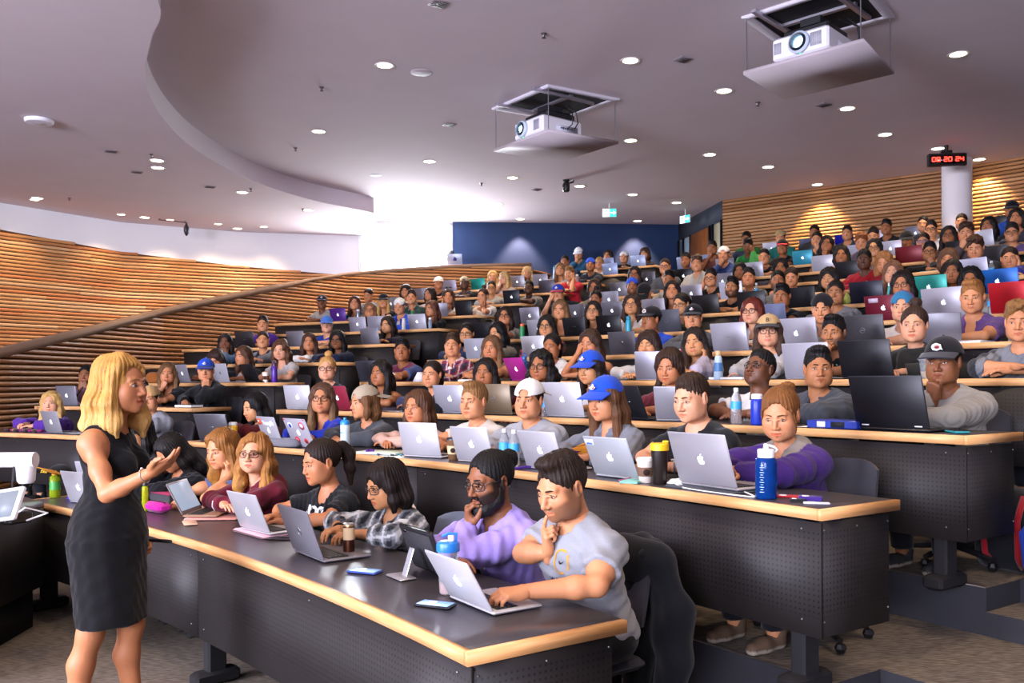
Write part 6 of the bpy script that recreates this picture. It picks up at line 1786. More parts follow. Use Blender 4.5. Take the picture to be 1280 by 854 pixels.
P(5, 622, 416, 'f', 'asian', (LONG, '#0b0909', .34), T('#7a7468', 'crew', 1), ('rest', 'fold'), (0, -10, 0), 'person with very long straight black hair hiding the face', var=55)
P(5, 584, 417, 'f', 'asian', ('pony', '#15100f', 0), T('#1c2440', 'crew', 1), ('type', 'type'), (22, -6, 0), 'person with tied black hair and glasses in navy behind a silver laptop', glasses='#35302e', var=56)
P(5, 422, 425, 'f', 'brown', (LONG, '#0d0b0c', .22), T('#1a2036', 'crew', 1, t=.018), ('write', 'fold'), (22, -8, 0), 'person with long black hair and glasses in navy sweatshirt at the aisle end', glasses='#15110f', var=57)
P(5, 387, 428, 'f', 'light', (WAVY, '#3a231a', .22), T('#d9d3cc', 'scoop', 1), ('fold', 'fold'), (34, 0, 0), 'person with dark wavy hair in a cream long-sleeved top', var=58)
P(5, 329, 425, 'm', 'fair', ('short', '#2a1b14', 0), T('#6c6c72', 'crew', 1, paint='panel', col2='#1b1c22'), ('fold', 'fold'), (36, 0, 0), 'person with short dark hair in a grey top with black chest', var=59)
P(5, 282, 428, 'f', 'dark', (LONG, '#0d0a0a', .2), T('#3f5878', 'crew', 1), ('mouth', 'mouth'), (30, -2, 0), 'person in blue denim shirt with hands clasped before the mouth', var=60)
# ---------------- sixth row
P(6, 1106 + 10, 372, 'f', 'fair', (LONG, '#3a2419', .2), T('#4a4f58', 'crew', 1), ('rest', 'rest'), (14, -14, 0), 'person with brown hair partly hidden by a maroon laptop', var=61) if False else None
P(6, 1045, 366, 'm', 'olive', ('short', '#1e1410', 0), T('#6d6d70', 'shirt', 1), ('fold', 'fold'), (18, -4, 0), 'person with short dark hair in a crumpled grey jacket', var=62)
P(6, 978, 370, 'm', 'tan', ('quiff', 'black', 0), T('#161619', 'crew', .5), ('mouth', 'fold'), (16, -8, 0), 'person with thick black hair in a black tee, hand across the mouth', var=63)
P(6, 852, 380, 'f', 'asian', ('pony', '#171110', 0), T('#2f3420', 'crew', 1), ('type', 'type'), (4, -12, 0), 'person with tied hair and glasses in an olive green top', glasses='#1a1513', var=64)
P(6, 790, 381, 'f', 'asian', (LONG, '#2b1b16', .14), T('#d4cfcb', 'vneck', .5), ('rest', 'rest'), (22, 0, 0), 'person with tied hair and round glasses in a white v-neck', glasses='#6a4a3a', var=65)
P(6, 742, 389, 'f', 'asian', (LONG, '#171110', .28), T('#6a3a38', 'vneck', .3), ('rest', 'rest'), (24, 2, 0), 'person with long black hair and fine glasses between two dark laptops', glasses='#5a4a44', var=66)
P(6, 701, 387, 'f', 'fair', (LONG, '#6a4a2e', .3, '#96703f'), T('#b9a25c', 'scoop', .3), ('rest', 'fold'), (16, -8, 0), 'person with long dark blond hair in a mustard top', var=67)
P(6, 632, 395, 'f', 'light', (LONG, '#24160f', .24), T('#8f8678', 'scoop', .5), ('fistchin', 'fold'), (24, -2, 0), 'person with brown hair and glasses, chin on hand, beside a green bottle', glasses='#3a2a22', var=68)
P(6, 485, 406, 'f', 'asian', (LONG, '#241713', .28), T('#1e1a26', 'crew', 1, paint='floral', pal=('#8a3a50', '#c08a90', '#2d3050')), ('fold', 'rest'), (4, -8, 0), 'person with long brown hair in a dark floral top looking down', var=69)
P(6, 409, 406, 'm', 'pale', ('short', '#3a281e', 0), T('#1e3a9c', 'crew', .6), ('fold', 'fold'), (34, -4, 0), 'person in light blue cap, glasses and blue tee on the left', cap=dict(col='#3a66b4'), glasses='#2a2a2e', var=70)
P(6, 329, 405, 'm', 'fair', ('quiff', '#2a1a13', 0), T('#4a2388', 'crew', .6), ('rest', 'fold'), (30, -4, 0), 'person with dark brown hair in a bright purple tee by the slat wall', var=71)
# ---------------- seventh row
P(6, 1214, 351, 'f', 'tan', (LONG, '#0f0b0b', .26), T('#a8a29a', 'crew', 1), ('rest', 'rest'), (20, -6, 0), 'person with long black hair behind the reddish haired person', var=72)
P(6, 1129, 355, 'f', 'light', (LONG, '#1e1310', .3), T('#7a6a60', 'crew', 1), ('rest', 'type'), (10, -10, 0), 'person with glasses and long dark hair left of a mint green laptop', glasses='#2a2220', var=73)
P(7, 973, 351, 'm', 'tan', ('short', 'black', 0), T('#6f6d6c', 'crew', 1), ('fold', 'fold'), (24, 0, 0), 'bearded person with black hair in a grey top, right of centre', stub=.6, var=74)
P(7, 915.6, 359, 'm', 'olive', ('quiff', 'black', 0), T('#131316', 'crew', .5), ('fold', 'rest'), (16, -4, 0), 'bearded person with high black hair in a black tee between dark laptops', stub=.8, stubc='#140e0c', var=75)
P(7, 841, 363, 'f', 'light', (LONG, '#1e1411', .3), T('#8a7d80', 'scoop', 1), ('rest', 'fold'), (24, 2, 0), 'person with very long dark hair in a mauve grey top', var=76)
P(7, 806, 367, 'm', 'fair', ('short', 'black', 0), T('#2a2c34', 'crew', 1), ('fold', 'fold'), (10, -40, 0), 'person in a black cap with head bent right down', cap=dict(col='#141416'), var=77)
P(8, 791, 358, 'm', 'tan', ('short', 'black', 0), T('#8b8478', 'crew', 1), ('fold', 'fold'), (26, 0, 0), 'person in a backwards blue cap and beige top, mid hall', cap=dict(col='#2348b8', back=True), stub=.5, var=78)
P(7, 745, 374, 'f', 'tan', ('topbun', '#1a110f', 0), T('#9c8c66', 'crew', 1), ('mouth', 'fold'), (18, -8, 0), 'person with dark top bun, face half hidden behind a silver laptop', var=79)
P(7, 698, 367, 'm', 'fair', ('short', '#2a1c16', 0), T('#22242c', 'crew', .5), ('brow', 'fold'), (20, -6, 0), 'person in blue cap with raised arm shading the face', cap=dict(col='#1d3a9c', brim='#b03040', emblem=bird), var=80)
P(7, 540, 386, 'f', 'light', (LONG, '#5a3423', .3), T('#16181c', 'crew', 1), ('rest', 'fold'), (-8, -6, 0), 'person with long chestnut hair in black, turned to the side', var=81)
P(7, 500, 383, 'm', 'fair', ('short', '#3a281e', 0), T('#1f3ca0', 'shirt', 1, paint='sleeves', col2='#2a48b0', open=.04), ('rest', 'rest'), (16, -16, 0), 'person in backwards white cap and royal blue jacket looking down', cap=dict(col='#cfcdc8', back=True), inner=T('#d8d8d8', 'crew', 0), var=82)
P(7, 463, 388, 'f', 'light', (LONG, '#6a4a30', .24), T('#d6d2ce', 'crew', 1, paint='stripes', col2='#22222a'), ('rest', 'rest'), (26, 0, 0), 'person with glasses in a black and white striped top', glasses='#5a4236', var=83)
# ---------------- eighth row
P(8, 1263, 323, 'm', 'fair', ('short', '#241814', 0), T('#2b2480', 'crew', 1), ('fold', 'temple'), (16, -6, 0), 'person in deep blue holding a hand to the forehead by the frame edge', var=84)
P(7, 1191, 340, 'f', 'tan', (LONG, '#1e1311', .2), T('#b0a49a', 'crew', 1), ('rest', 'rest'), (16, -8, 0), 'person with dark brown hair right of a mint green laptop', var=85)
P(7, 1117, 341, 'f', 'pale', (LONG, '#6a4630', .16), T('#a8a08c', 'crew', 1), ('rest', 'rest'), (14, -4, 0), 'person with light brown hair beside a teal bottle', var=86)
P(7, 1037, 348, 'f', 'asian', ('bob', '#171110', 0), T('#9aa850', 'crew', 1), ('rest', 'rest'), (12, -6, 0), 'person with black hair in lime green, behind a grey jacket', var=87)
P(8, 990, 346, 'm', 'fair', ('short', '#2c1d15', 0), T('#151518', 'crew', .5), ('fold', 'rest'), (18, -16, 0), 'person with short brown hair in a black tee looking down, right of centre', var=88)
P(8, 936.7, 347, 'm', 'light', ('quiff', '#1a1210', 0), T('#77736c', 'crew', .6), ('rest', 'fold'), (18, -2, 0), 'person with dark hair in a grey tee beside a water bottle', var=89)
P(8, 889, 347, 'm', 'fair', ('quiff', '#1c1310', 0), T('#17171a', 'crew', .5), ('temple', 'fold'), (14, -10, 0), 'person with glasses in a black tee, hand over one eye', glasses='#1a1a1a', var=90)
P(8, 837.5, 349, 'm', 'tan', ('quiff', 'black', 0), T('#8d8578', 'crew', 1), ('fold', 'fold'), (12, -12, 0), 'person with black hair in a stone coloured top looking down', var=91)
P(8, 744, 359, 'f', 'tan', ('bob', '#2a1a15', 0), T('#8a7a5a', 'crew', 1), ('rest', 'rest'), (16, -6, 0), 'person with only forehead and eyes showing above a silver laptop', var=92)
P(8, 604, 370, 'f', 'fair', ('topbun', '#35221a', 0), T('#d6d0cb', 'wide', .5), ('rest', 'chin'), (8, -6, 0), 'person with dark top bun in a white tee near the upper aisle', var=93)
P(8, 561, 371, 'f', 'light', (LONG, '#3a241b', .26), T('#c9c3bc', 'crew', .6), ('temple', 'rest'), (30, 0, 0), 'person with sunglasses pushed up on long dark hair', key='sunglass', var=94)
P(8, 515, 372, 'm', 'fair', ('quiff', '#2c1d16', 0), T('#1f3a34', 'crew', 1), ('fold', 'fold'), (24, 0, 0), 'person with brown hair in a bottle green jacket', inner=T('#b8c8d8', 'shirt', 0), var=95)
P(8, 480, 377, 'f', 'fair', (LONG, '#a8844e', .24), T('#141417', 'vneck', .4), ('fold', 'fold'), (20, -2, 0), 'person in black cap with long blond hair and black top', cap=dict(col='#1c1c20'), var=96)
P(8, 444, 379, 'f', 'fair', (LONG, '#4a2a1f', .2), T('#14555c', 'crew', .5), ('rest', 'rest'), (24, 0, 0), 'person with auburn hair in a teal top', var=97)
P(8, 403, 378, 'm', 'dark', ('short', 'black', 0), T('#8a8580', 'crew', .6), ('fold', 'fold'), (30, -2, 0), 'person in dark navy cap and grey tee, leftmost of the eighth row', cap=dict(col='#181b26', emblem=bird), var=98)
# ---------------- ninth row
P(8, 1220, 309, 'm', 'fair', ('curlytop', '#3a241a', 0), T('#2b2d34', 'crew', 1), ('fold', 'fold'), (12, -22, 0), 'person with brown curls looking down, upper right', var=99)
P(9, 1163, 315, 'm', 'olive', ('quiff', 'black', 0), T('#121216', 'crew', 1), ('fold', 'mouth'), (18, -4, 0), 'person with black glasses in a black jacket behind a dark red laptop', glasses='#101010', var=100)
P(8, 1186.5, 324, 'f', 'light', ('bob', '#5a3d2a', 0), T('#4a4448', 'crew', 1), ('rest', 'rest'), (14, -6, 0), 'person with brown hair just below the dark glasses wearer', var=101)
P(8, 1106, 328, 'f', 'fair', ('wavy', '#8a5c34', .1), T('#d8d2cc', 'crew', .5, paint='stripes', col2='#6a6a70', per=.07), ('rest', 'fold'), (10, -22, 0), 'person with tawny hair in a pale striped tee leaning forward', var=102)
P(8, 1081, 324, 'm', 'deep', ('short', 'black', 0), T('#8a1620', 'crew', 1), ('rest', 'rest'), (14, -8, 0), 'person in a dark red top behind a black laptop, upper right', var=103)
P(9, 1053, 319, 'f', 'tan', ('bob', '#1a1210', 0), T('#3a332e', 'crew', 1), ('rest', 'rest'), (18, -2, 0), 'person with black hair in dark brown behind a grey laptop', var=104)
P(9, 977, 334, 'f', 'tan', (LONG, '#171110', .2), T('#3a3236', 'crew', 1), ('rest', 'rest'), (14, -10, 0), 'person with dark hair half hidden behind a short haired one', var=105)
P(9, 926, 339, 'f', 'tan', (LONG, '#15100f', .2), T('#4a4038', 'crew', 1), ('cheek', 'rest'), (16, -6, 0), 'person with long dark hair beside a silver laptop, right of the blue wall', var=106)
P(9, 872, 329, 'm', 'fair', ('curlytop', '#4a3222', 0), T('#a39d92', 'hood', 1), ('rest', 'rest'), (16, -10, 0), 'person with brown hair in a pale grey hoodie beside a black laptop', var=107)
P(9, 832, 333, 'm', 'fair', ('short', '#2b1d16', 0), T('#4a4a50', 'crew', 1), ('fold', 'fold'), (16, -4, 0), 'person with glasses in dark grey before the blue wall end', glasses='#2a2a2a', var=108)
P(9, 794, 343, 'f', 'tan', (LONG, '#171110', .24), T('#2a2d22', 'crew', 1), ('rest', 'rest'), (18, -4, 0), 'person with long black hair and glasses in dark olive', glasses='#1a1a1a', var=109)
P(9, 661.5, 359, 'm', 'deep', ('short', 'black', 0), T('#837a70', 'crew', .6), ('fold', 'fold'), (22, 0, 0), 'person with short black hair in a taupe tee, upper aisle', var=110)
P(9, 614.7, 360, 'm', 'asian', ('short', 'black', 0), T('#9a9890', 'crew', 1), ('fold', 'fold'), (26, 0, 0), 'person with black hair and glasses in a pale grey sweater', glasses='#1a1a1a', var=111)
P(9, 538, 368, 'f', 'light', ('bob', '#241813', 0), T('#cfc9c4', 'wide', .3), ('rest', 'rest'), (-10, 0, 0), 'person with dark hair in a white off-shoulder top', var=112)
P(9, 508, 364, 'f', 'light', ('bob', '#1e1411', 0), T('#5a5458', 'crew', 1), ('rest', 'rest'), (14, 0, 0), 'person with dark hair, only the face showing above others', var=113)
P(9, 461, 369, 'm', 'light', ('short', '#15100f', 0), T('#5d636e', 'crew', 1), ('fold', 'fold'), (6, -14, 0), 'person with black hair in slate grey by the slat wall', var=114)
# ---------------- tenth row
P(10, 1266, 291, 'm', 'fair', ('quiff', '#1a1210', 0), T('#5a4570', 'crew', 1), ('rest', 'rest'), (14, -6, 0), 'person with glasses in a dusty purple top at the right frame edge', glasses='#1a1a1a', var=115)
P(9, 1209, 291, 'm', 'fair', ('curlytop', '#3a2419', 0), T('#4a3d40', 'crew', 1), ('mouth', 'fold'), (12, -10, 0), 'person with brown curls, hand on mouth, below the pale column', var=116)
P(10, 1187, 294, 'f', 'tan', (LONG, '#171110', .2), T('#3a3438', 'crew', 1), ('rest', 'rest'), (12, -4, 0), 'person with long dark hair and glasses below the column', glasses='#1a1a1a', var=117)
P(10, 1155, 302, 'm', 'fair', ('short', '#2a1d17', 0), T('#3a3d44', 'crew', 1), ('rest', 'rest'), (12, -6, 0), 'person with blue lit glasses right above a dark red laptop', glasses='#3a5aa0', var=118)
P(11, 1134, 300, 'm', 'tan', ('short', 'black', 0), T('#2a2428', 'crew', 1), ('rest', 'rest'), (12, -16, 0), 'person in a dark cap looking down, upper right rows', cap=dict(col='#1a181a'), var=119)
P(9, 1094, 310, 'f', 'asian', (LONG, '#171110', .2), T('#c9bcb8', 'crew', 1), ('rest', 'rest'), (12, -4, 0), 'person with black hair and glasses in pale pink, upper right', glasses='#1a1a1a', var=120)
P(10, 1034.5, 305, 'f', 'tan', (WAVY, '#1a110f', .22), T('#b08a54', 'crew', .4), ('chin', 'fold'), (14, -2, 0), 'person with wavy dark hair in ochre, chin on hand', var=121)
P(10, 956, 321, 'm', 'fair', ('fade', '#1e1512', 0), T('#131316', 'crew', .6), ('rest', 'fold'), (16, -8, 0), 'person with short flat-topped hair in black', var=122)
P(10, 905.5, 318, 'm', 'fair', ('short', '#2a1d17', 0), T('#2a3a66', 'crew', 1), ('mouth', 'fold'), (16, -6, 0), 'person in backwards white cap and navy top, right of the blue wall', cap=dict(col='#c9c7c6', back=True), var=123)
P(10, 858, 325, 'm', 'tan', ('short', '#1a1210', 0), T('#4a4248', 'crew', 1), ('rest', 'rest'), (12, -8, 0), 'person with dark hair low behind a silver laptop near the timber door', var=124)
P(10, 712.5, 342, 'm', 'fair', ('quiff', '#7a5630', 0), T('#b01e2c', 'crew', .6), ('fold', 'brow'), (10, -14, 0), 'person with sandy hair in a red tee, hand at the brow', var=125)
P(10, 581, 354, 'm', 'deep', ('short', 'black', 0), T('#1c1a1e', 'crew', .6), ('fold', 'fold'), (24, 0, 0), 'person in a beige cap and black tee by the slat wall', cap=dict(col='#a3967e', back=True), var=126)
P(10, 549, 354, 'm', 'light', ('short', '#2a1d17', 0), T('#1e1e24', 'crew', .6), ('fold', 'fold'), (26, 0, 0), 'person in a white cap and black top by the slat wall', cap=dict(col='#d6d3d0'), var=127)
# ---------------- eleventh row
P(11, 1272, 272, 'f', 'light', ('bob', '#171110', 0), T('#3a3a44', 'crew', 1), ('rest', 'rest'), (6, -4, 0), 'person with black hair below the capped one at the upper right corner', var=128)
P(11, 1237, 282, 'f', 'tan', (LONG, '#120d0c', .3), T('#9a948e', 'crew', 1), ('rest', 'rest'), (-6, -4, 0), 'person with long black hair in grey right of the column', var=129)
P(11, 1165, 287, 'm', 'fair', ('quiff', '#1e1512', 0), T('#d0ccc8', 'crew', 1), ('rest', 'rest'), (10, -2, 0), 'person with dark glasses in white left of the column', glasses='#111111', var=130)
P(10, 1078, 302, 'm', 'fair', ('curlytop', '#7a4424', 0), T('#5a5058', 'crew', 1), ('rest', 'rest'), (12, -20, 0), 'person with ginger hair bending forward, upper right', var=131)
P(11, 1022, 299, 'm', 'fair', ('short', '#1a1210', 0), T('#2e2a2c', 'crew', 1), ('rest', 'mouth'), (12, -10, 0), 'person with black hair, hand near the mouth, under the lit slats', var=132)
P(11, 979, 309, 'm', 'tan', ('short', 'black', 0), T('#141416', 'crew', .6), ('rest', 'fold'), (16, -4, 0), 'person in black with a bright red cap brim', cap=dict(col='#1a1618', brim='#c0202c'), var=133)
P(11, 936, 307, 'm', 'brown', ('quiff', 'black', 0), T('#2c7a3a', 'crew', 1), ('fold', 'brow'), (14, -26, 0), 'person with black hair and bowed head in a green top', var=134)
P(11, 891, 310, 'm', 'tan', ('quiff', '#15100f', 0), T('#6a3a34', 'crew', .5), ('mouth', 'fold'), (14, -8, 0), 'person with dark hair in rust beside the timber door', var=135)
P(11, 701, 337, 'f', 'fair', (LONG, '#7a5634', .24), T('#8a979c', 'crew', .6), ('rest', 'fold'), (18, -4, 0), 'person with long dark blond hair in pale grey behind the red tee', var=136)
P(11, 660, 341, 'f', 'fair', (LONG, '#b89560', .16), T('#2c5fa8', 'crew', .6), ('rest', 'rest'), (24, -6, 0), 'blond person in a blue top between two silver laptops', var=137)
P(10, 631, 348, 'f', 'pale', (LONG, '#b8965f', .14), T('#c9b8a8', 'crew', .5), ('mouth', 'fold'), (-4, 0, 0), 'blond person with face half turned away, upper left aisle', var=138)
P(11, 616.6, 346, 'f', 'fair', (LONG, '#b08a50', .24), T('#5a6a9a', 'crew', .5), ('fold', 'chin'), (22, 0, 0), 'blond person with long hair in a blue print top by the slat wall', var=139)
# ---------------- twelfth row and the top
P(12, 1266, 262, 'm', 'tan', ('short', 'black', 0), T('#24489a', 'crew', 1), ('rest', 'rest'), (8, -10, 0), 'person in a black cap and blue at the upper right corner', cap=dict(col='#141418'), var=140)
P(12, 1203, 277, 'm', 'fair', ('short', '#1e1512', 0), T('#a02c24', 'crew', 1), ('rest', 'rest'), (10, -6, 0), 'person with dark hair in red at the foot of the column', var=141)
P(12, 1155, 280, 'm', 'fair', ('short', '#15100f', 0), T('#3a3a40', 'crew', 1), ('rest', 'rest'), (10, -6, 0), 'person with black hair behind the dark glasses and white top', var=142)
P(12, 1109, 284, 'm', 'tan', ('quiff', 'black', 0), T('#1c1c20', 'crew', 1), ('rest', 'rest'), (8, -8, 0), 'person in black alone against the middle of the right slat wall', var=143)
P(11, 1092.7, 294, 'm', 'fair', ('short', '#1e1512', 0), T('#33333a', 'crew', 1), ('rest', 'rest'), (10, -22, 0), 'person with dark hair bent behind a silver laptop under the slat wall', var=144)
P(12, 1060, 291, 'm', 'fair', ('short', '#1c1412', 0), T('#3a3a44', 'crew', 1), ('rest', 'rest'), (10, -10, 0), 'person whose head shows above a bright blue laptop', var=145)
P(12, 1019, 290, 'm', 'tan', ('short', 'black', 0), T('#2a2a30', 'crew', 1), ('rest', 'rest'), (10, -10, 0), 'person with black hair at the foot of the lit slat wall', var=146)
P(12, 976.6, 297, 'm', 'fair', ('short', 'black', 0), T('#1e6a62', 'crew', 1), ('rest', 'rest'), (10, -12, 0), 'person in a camel cap and teal top by the slat wall', cap=dict(col='#a08a5c', back=True), var=147)
P(12, 934, 298, 'm', 'tan', ('short', 'black', 0), T('#2f6a30', 'crew', 1), ('rest', 'rest'), (10, -16, 0), 'person with black hair above the bowed green top', var=148)
P(12, 750, 329, 'm', 'fair', ('short', '#a07a44', 0), T('#d0c8c0', 'crew', 1), ('rest', 'rest'), (14, -6, 0), 'blond person in white beside a pale laptop under the blue wall', var=149)
P(11, 739, 331, 'm', 'tan', ('short', 'black', 0), T('#161a26', 'crew', 1), ('fold', 'fold'), (20, -6, 0), 'person in a backwards blue cap and black jacket under the blue wall', cap=dict(col='#2348b8', back=True), var=150)
P(12, 707, 327, 'm', 'tan', ('short', '#2a1c15', 0), T('#5a5a62', 'crew', 1), ('rest', 'rest'), (16, -6, 0), 'person with brown hair beside a pale blue bottle under the blue wall', var=151)
P(13, 724, 317, 'm', 'fair', ('short', '#2a1d17', 0), T('#2a5a78', 'crew', 1), ('mouth', 'fold'), (10, -20, 0), 'person in a white cap and teal blue, top row against the blue wall', cap=dict(col='#e6e6e8'), var=152)
P(13, 761, 320, 'f', 'light', (LONG, '#2a1a15', .22), T('#d0b8a8', 'strap', 0), ('rest', 'rest'), (-2, -4, 0), 'person with dark hair and bare shoulders, top row at the blue wall', var=153)
P(13, 781, 322, 'm', 'fair', ('short', '#2a1d17', 0), T('#1e1e24', 'crew', 1), ('fold', 'fold'), (16, -2, 0), 'person in a white cap and black, top row right of the bare shoulders', cap=dict(col='#dedcda', back=True), var=154)
P(13, 807, 317, 'f', 'fair', ('bob', '#3a2419', 0), T('#2a2430', 'crew', 1), ('rest', 'rest'), (4, -4, 0), 'person with brown hair at the right end of the top row by the blue wall', var=155)
X, Y = plan(12, 565, 1.2)
o = figure((-1.31, 19.2, FK[12]), R_(200), (0, 0, 1.18), (10, -14, 0), 'm', 'light', 2, 156, ('short', '#15100f', 0), T('#c9ccd4', 'crew', 1), ('rest', 'rest'))
tag(o['body'], 'person in white behind the low slat wall, before the bright window', 'person')
# ------------------------------------------------------------------ the lecturer, standing before the front desk
LX, LY = (152 - 640) / F * 3.75, 3.75
hz = zat(152, 481, 3.75)
o = figure((LX, LY, 0), R_(-90), (0, 0, hz), (-14, -1, 0), 'f', 'light', 0, 200, ('wavy', '#a8793a', .15, '#d0a866'), dict(col='#101012', neck='crew', sleeve=0, name='dress', skirt=.525, hem=.4, t=.008, fold=.0025),
           ({'E': (.235, .045, 1.095), 'W': (.275, .235, 1.185), 'f': (-.05, .86, .50), 'n': (-.30, -.48, .83), 'h': 'open'}, {'W': (-.20, -.035, .84), 'pole': (-.6, -.8, -.2), 'f': (.1, .7, -.4), 'n': (.8, 0, -.4), 'h': 'grip'}),
           legs='stand', stance=((.070, -.105, .075, -.165, .10), (-.070, .005, -.075, .02, .10)), iris='#4a6a7a', scale=1.0, build=.92)
lect = tag(o['body'], 'blond lecturer in a sleeveless black dress standing with one palm raised', 'person')
b_ = o['body']
W = np.array((.275, .235, 1.185)); E_ = np.array((.235, .045, 1.095))
ax = (W - E_) / np.linalg.norm(W - E_); u = np.cross(ax, (0, 0, 1)); u /= np.linalg.norm(u); w_ = np.cross(ax, u); c = W - ax * .03
MB().tube([c + (u * math.cos(a) + w_ * math.sin(a)) * .029 for a in np.linspace(0, 6.283, 25)[:-1]], .0022, '#c9c4bc', 'metal', 6, closed=True).build('bracelet', b_)
MB().sphere(c - w_ * .03, .006, '#d8d4cc', 'metal', 8).build('bracelet_charm', b_)
for s, (ax_, ay_) in ((1, (.075, -.165)), (-1, (-.075, .02))):
 m = MB(); f = Field((ax_ - .07, ay_ - .10, -.01), (ax_ + .07, ay_ + .24, .14), .006)
 f.chain([(ax_, ay_ - .03, .085), (ax_, ay_ + .06, .06), (ax_, ay_ + .15, .033)], [.040, .043, .034], k=.02); f.cap((ax_, ay_ - .035, .06), (ax_, ay_ - .04, .0), .018, .010, k=.01)
 f.cut((0, 0, .002), (0, 0, -1)); f.ell((ax_, ay_ + .02, .125), (.034, .075, .05), k=.01, sub=1)
 V, Q = f.surface(); m.add(V, Q, '#141416', 'gloss'); m.build('shoe', b_, True)
mp = thing('marker_pen', 'black marker pen held at the lecturer\'s waist', 'pen', (LX + .075, LY + .18, .835), R_(80))
Rx = mat4(rotm(0, -88, 0))
MB().lathe([(.006, -.07), (.008, -.06), (.008, .03)], '#17171a', 'plastic', Rx, 10).build('barrel', mp, 'auto'); MB().lathe([(.0085, .025), (.0085, .06), (.006, .066)], '#26262a', 'plastic', Rx, 10).build('cap', mp, 'auto')
# ------------------------------------------------------------------ prints on clothing
def txt(t, size, col, bold=0.0, spacing=1.0, y=0.0, x=0.0):
 V, Fs = text_polys(t, size, bold, 0, 'CENTER', spacing); V = V + np.array((x, y, 0)); return (V, Fs, col)
def flat(poly, col): return (np.array([(a, b, 0) for a, b in poly]), [tuple(range(len(poly)))], col)
def ringshape(r0, r1, col, a0=0, a1=360, n=28):
 A = [R_(a0 + (a1 - a0) * i / n) for i in range(n + 1)]
 V = [(r0 * math.cos(a), r0 * math.sin(a), 0) for a in A] + [(r1 * math.cos(a), r1 * math.sin(a), 0) for a in A]
 return (np.array(V), [(i, i + 1, n + 2 + i, n + 1 + i) for i in range(n)], col)
q = PEOPLE['grey']; nb = q['J']['nb']
swoosh = [(-.016, -.004), (-.010, -.0105), (-.002, -.010), (.022, .006), (.000, -.004), (-.008, -.004), (-.0125, .003)]
print_on(q, 'shirt', [ringshape(.040, .047, '#c98a1e', 60, 300), ringshape(.040, .047, '#c98a1e', 320, 400), flat([(x * 1.1, y * 1.1) for x, y in swoosh], '#15171c')], (nb[0] - .055, nb[2] - .095), name='ring_print')
print_on(q, 'shirt', [txt('W E S T E R N', .026, '#1c2140', .0006)], (nb[0] - .055, nb[2] - .175))
q = PEOPLE['black_tee']; nb = q['J']['nb']
print_on(q, 'shirt', [txt('ROCKY', .078, '#e8e8e8', .004, .82)] + [flat([(x - .006, -.056), (x + .006, -.056), (x + .006, -.044), (x - .006, -.044)], '#d8d8dc') for x in (-.05, -.025, 0, .025, .05)], (nb[0] - .01, nb[2] - .095))
q = PEOPLE['ro']; nb = q['J']['nb']
print_on(q, 'shirt', [txt('RO', .085, '#1c1c1e', .0), txt('&', .03, '#1c1c1e', 0, 1, -.045, -.03), txt('AST', .070, '#1c1c1e', .0, 1, -.085)], (nb[0] + .02, nb[2] - .105))
q = PEOPLE['young']; nb = q['J']['nb']
blot = [(-.085, -.02), (-.07, .03), (-.02, .04), (.02, .034), (.07, .042), (.085, .0), (.075, -.03), (.03, -.04), (-.04, -.035)]
print_on(q, 'shirt', [flat(blot, '#141414')], (nb[0], nb[2] - .105), name='black_print')
PEOPLE['young']['shirt'].children[-1].location.y -= .004
print_on(q, 'shirt', [txt('YOUNG', .044, '#e6e6e6', .001)], (nb[0], nb[2] - .105), name='lettering')
q = PEOPLE['bluecap']; nb = q['J']['nb']
print_on(q, 'shirt', [txt('LAURIER', .062, '#c8862a', .007, 1.12)], (nb[0], nb[2] - .100), name='letter_outline')
PEOPLE['bluecap']['shirt'].children[-1].location.y -= .002
print_on(q, 'shirt', [txt('LAURIER', .062, '#3a1f78', .002, 1.12)], (nb[0], nb[2] - .100), name='lettering')
q = PEOPLE['whitecap']; nb = q['J']['nb']
print_on(q, 'shirt', [ringshape(.028, .046, '#c9952a', 200, 520), ringshape(.012, .024, '#4a2a80', 0, 360)], (nb[0], nb[2] - .18), name='gold_print')
q = PEOPLE['teal_print']; nb = q['J']['nb']
print_on(q, 'shirt', [flat([(-.05, .01), (.05, .02), (.05, .008), (-.05, -.002)], '#7fd0cc'), flat([(-.03, .045), (.045, .055), (.045, .045), (-.03, .035)], '#7fd0cc'), flat([(-.02, .07), (-.004, .07), (-.010, .01), (-.022, .01)], '#7fd0cc'), flat([(.035, .075), (.050, .07), (.052, .015), (.040, .015)], '#7fd0cc'), flat([(-.01, -.02), (.05, -.012), (.05, -.035), (-.01, -.03)], '#7fd0cc')], (nb[0] - .01, nb[2] - .115), name='brush_print')
M_s = PEOPLE['sunglass']['Mh'] @ mat4(rotm(0, 40, 0), (0, .0, .045))
m = MB()
for s in (-1, 1): m.sphere((s * .032, .098, .05), (.026, .006, .018), '#191417', 'gloss', 8, M=M_s)
m.tube([(-.06, .085, .055), (0, .105, .055), (.06, .085, .055)], .004, '#3a2a2a', 'plastic', 5, M=M_s); m.build('sunglasses', PEOPLE['sunglass']['body'])
def front_line(q, top, pts, r, col, name, mat='metal'):
 V, Q = q[top + '_V'], q[top + '_Q']; P_ = on_surface(V, Q, [np.array((x, 1.0, z)) for x, z in pts], off=.004)
 MB().tube(P_, r, col, mat, 6).build(name, q[top])
q = PEOPLE['maroon']; nb = q['J']['nb']
front_line(q, 'shirt', [(nb[0] - .02 + .004 * i, nb[2] - .07 - .035 * i) for i in range(8)], .004, '#d8d4d2', 'drawstring', 'cloth')
q = PEOPLE['purple']; nb = q['J']['nb']
front_line(q, 'shirt', [(nb[0], nb[2] - .12 - .03 * i) for i in range(8)], .003, '#c9c9cc', 'zip')
q = PEOPLE['henley']; nb = q['J']['nb']
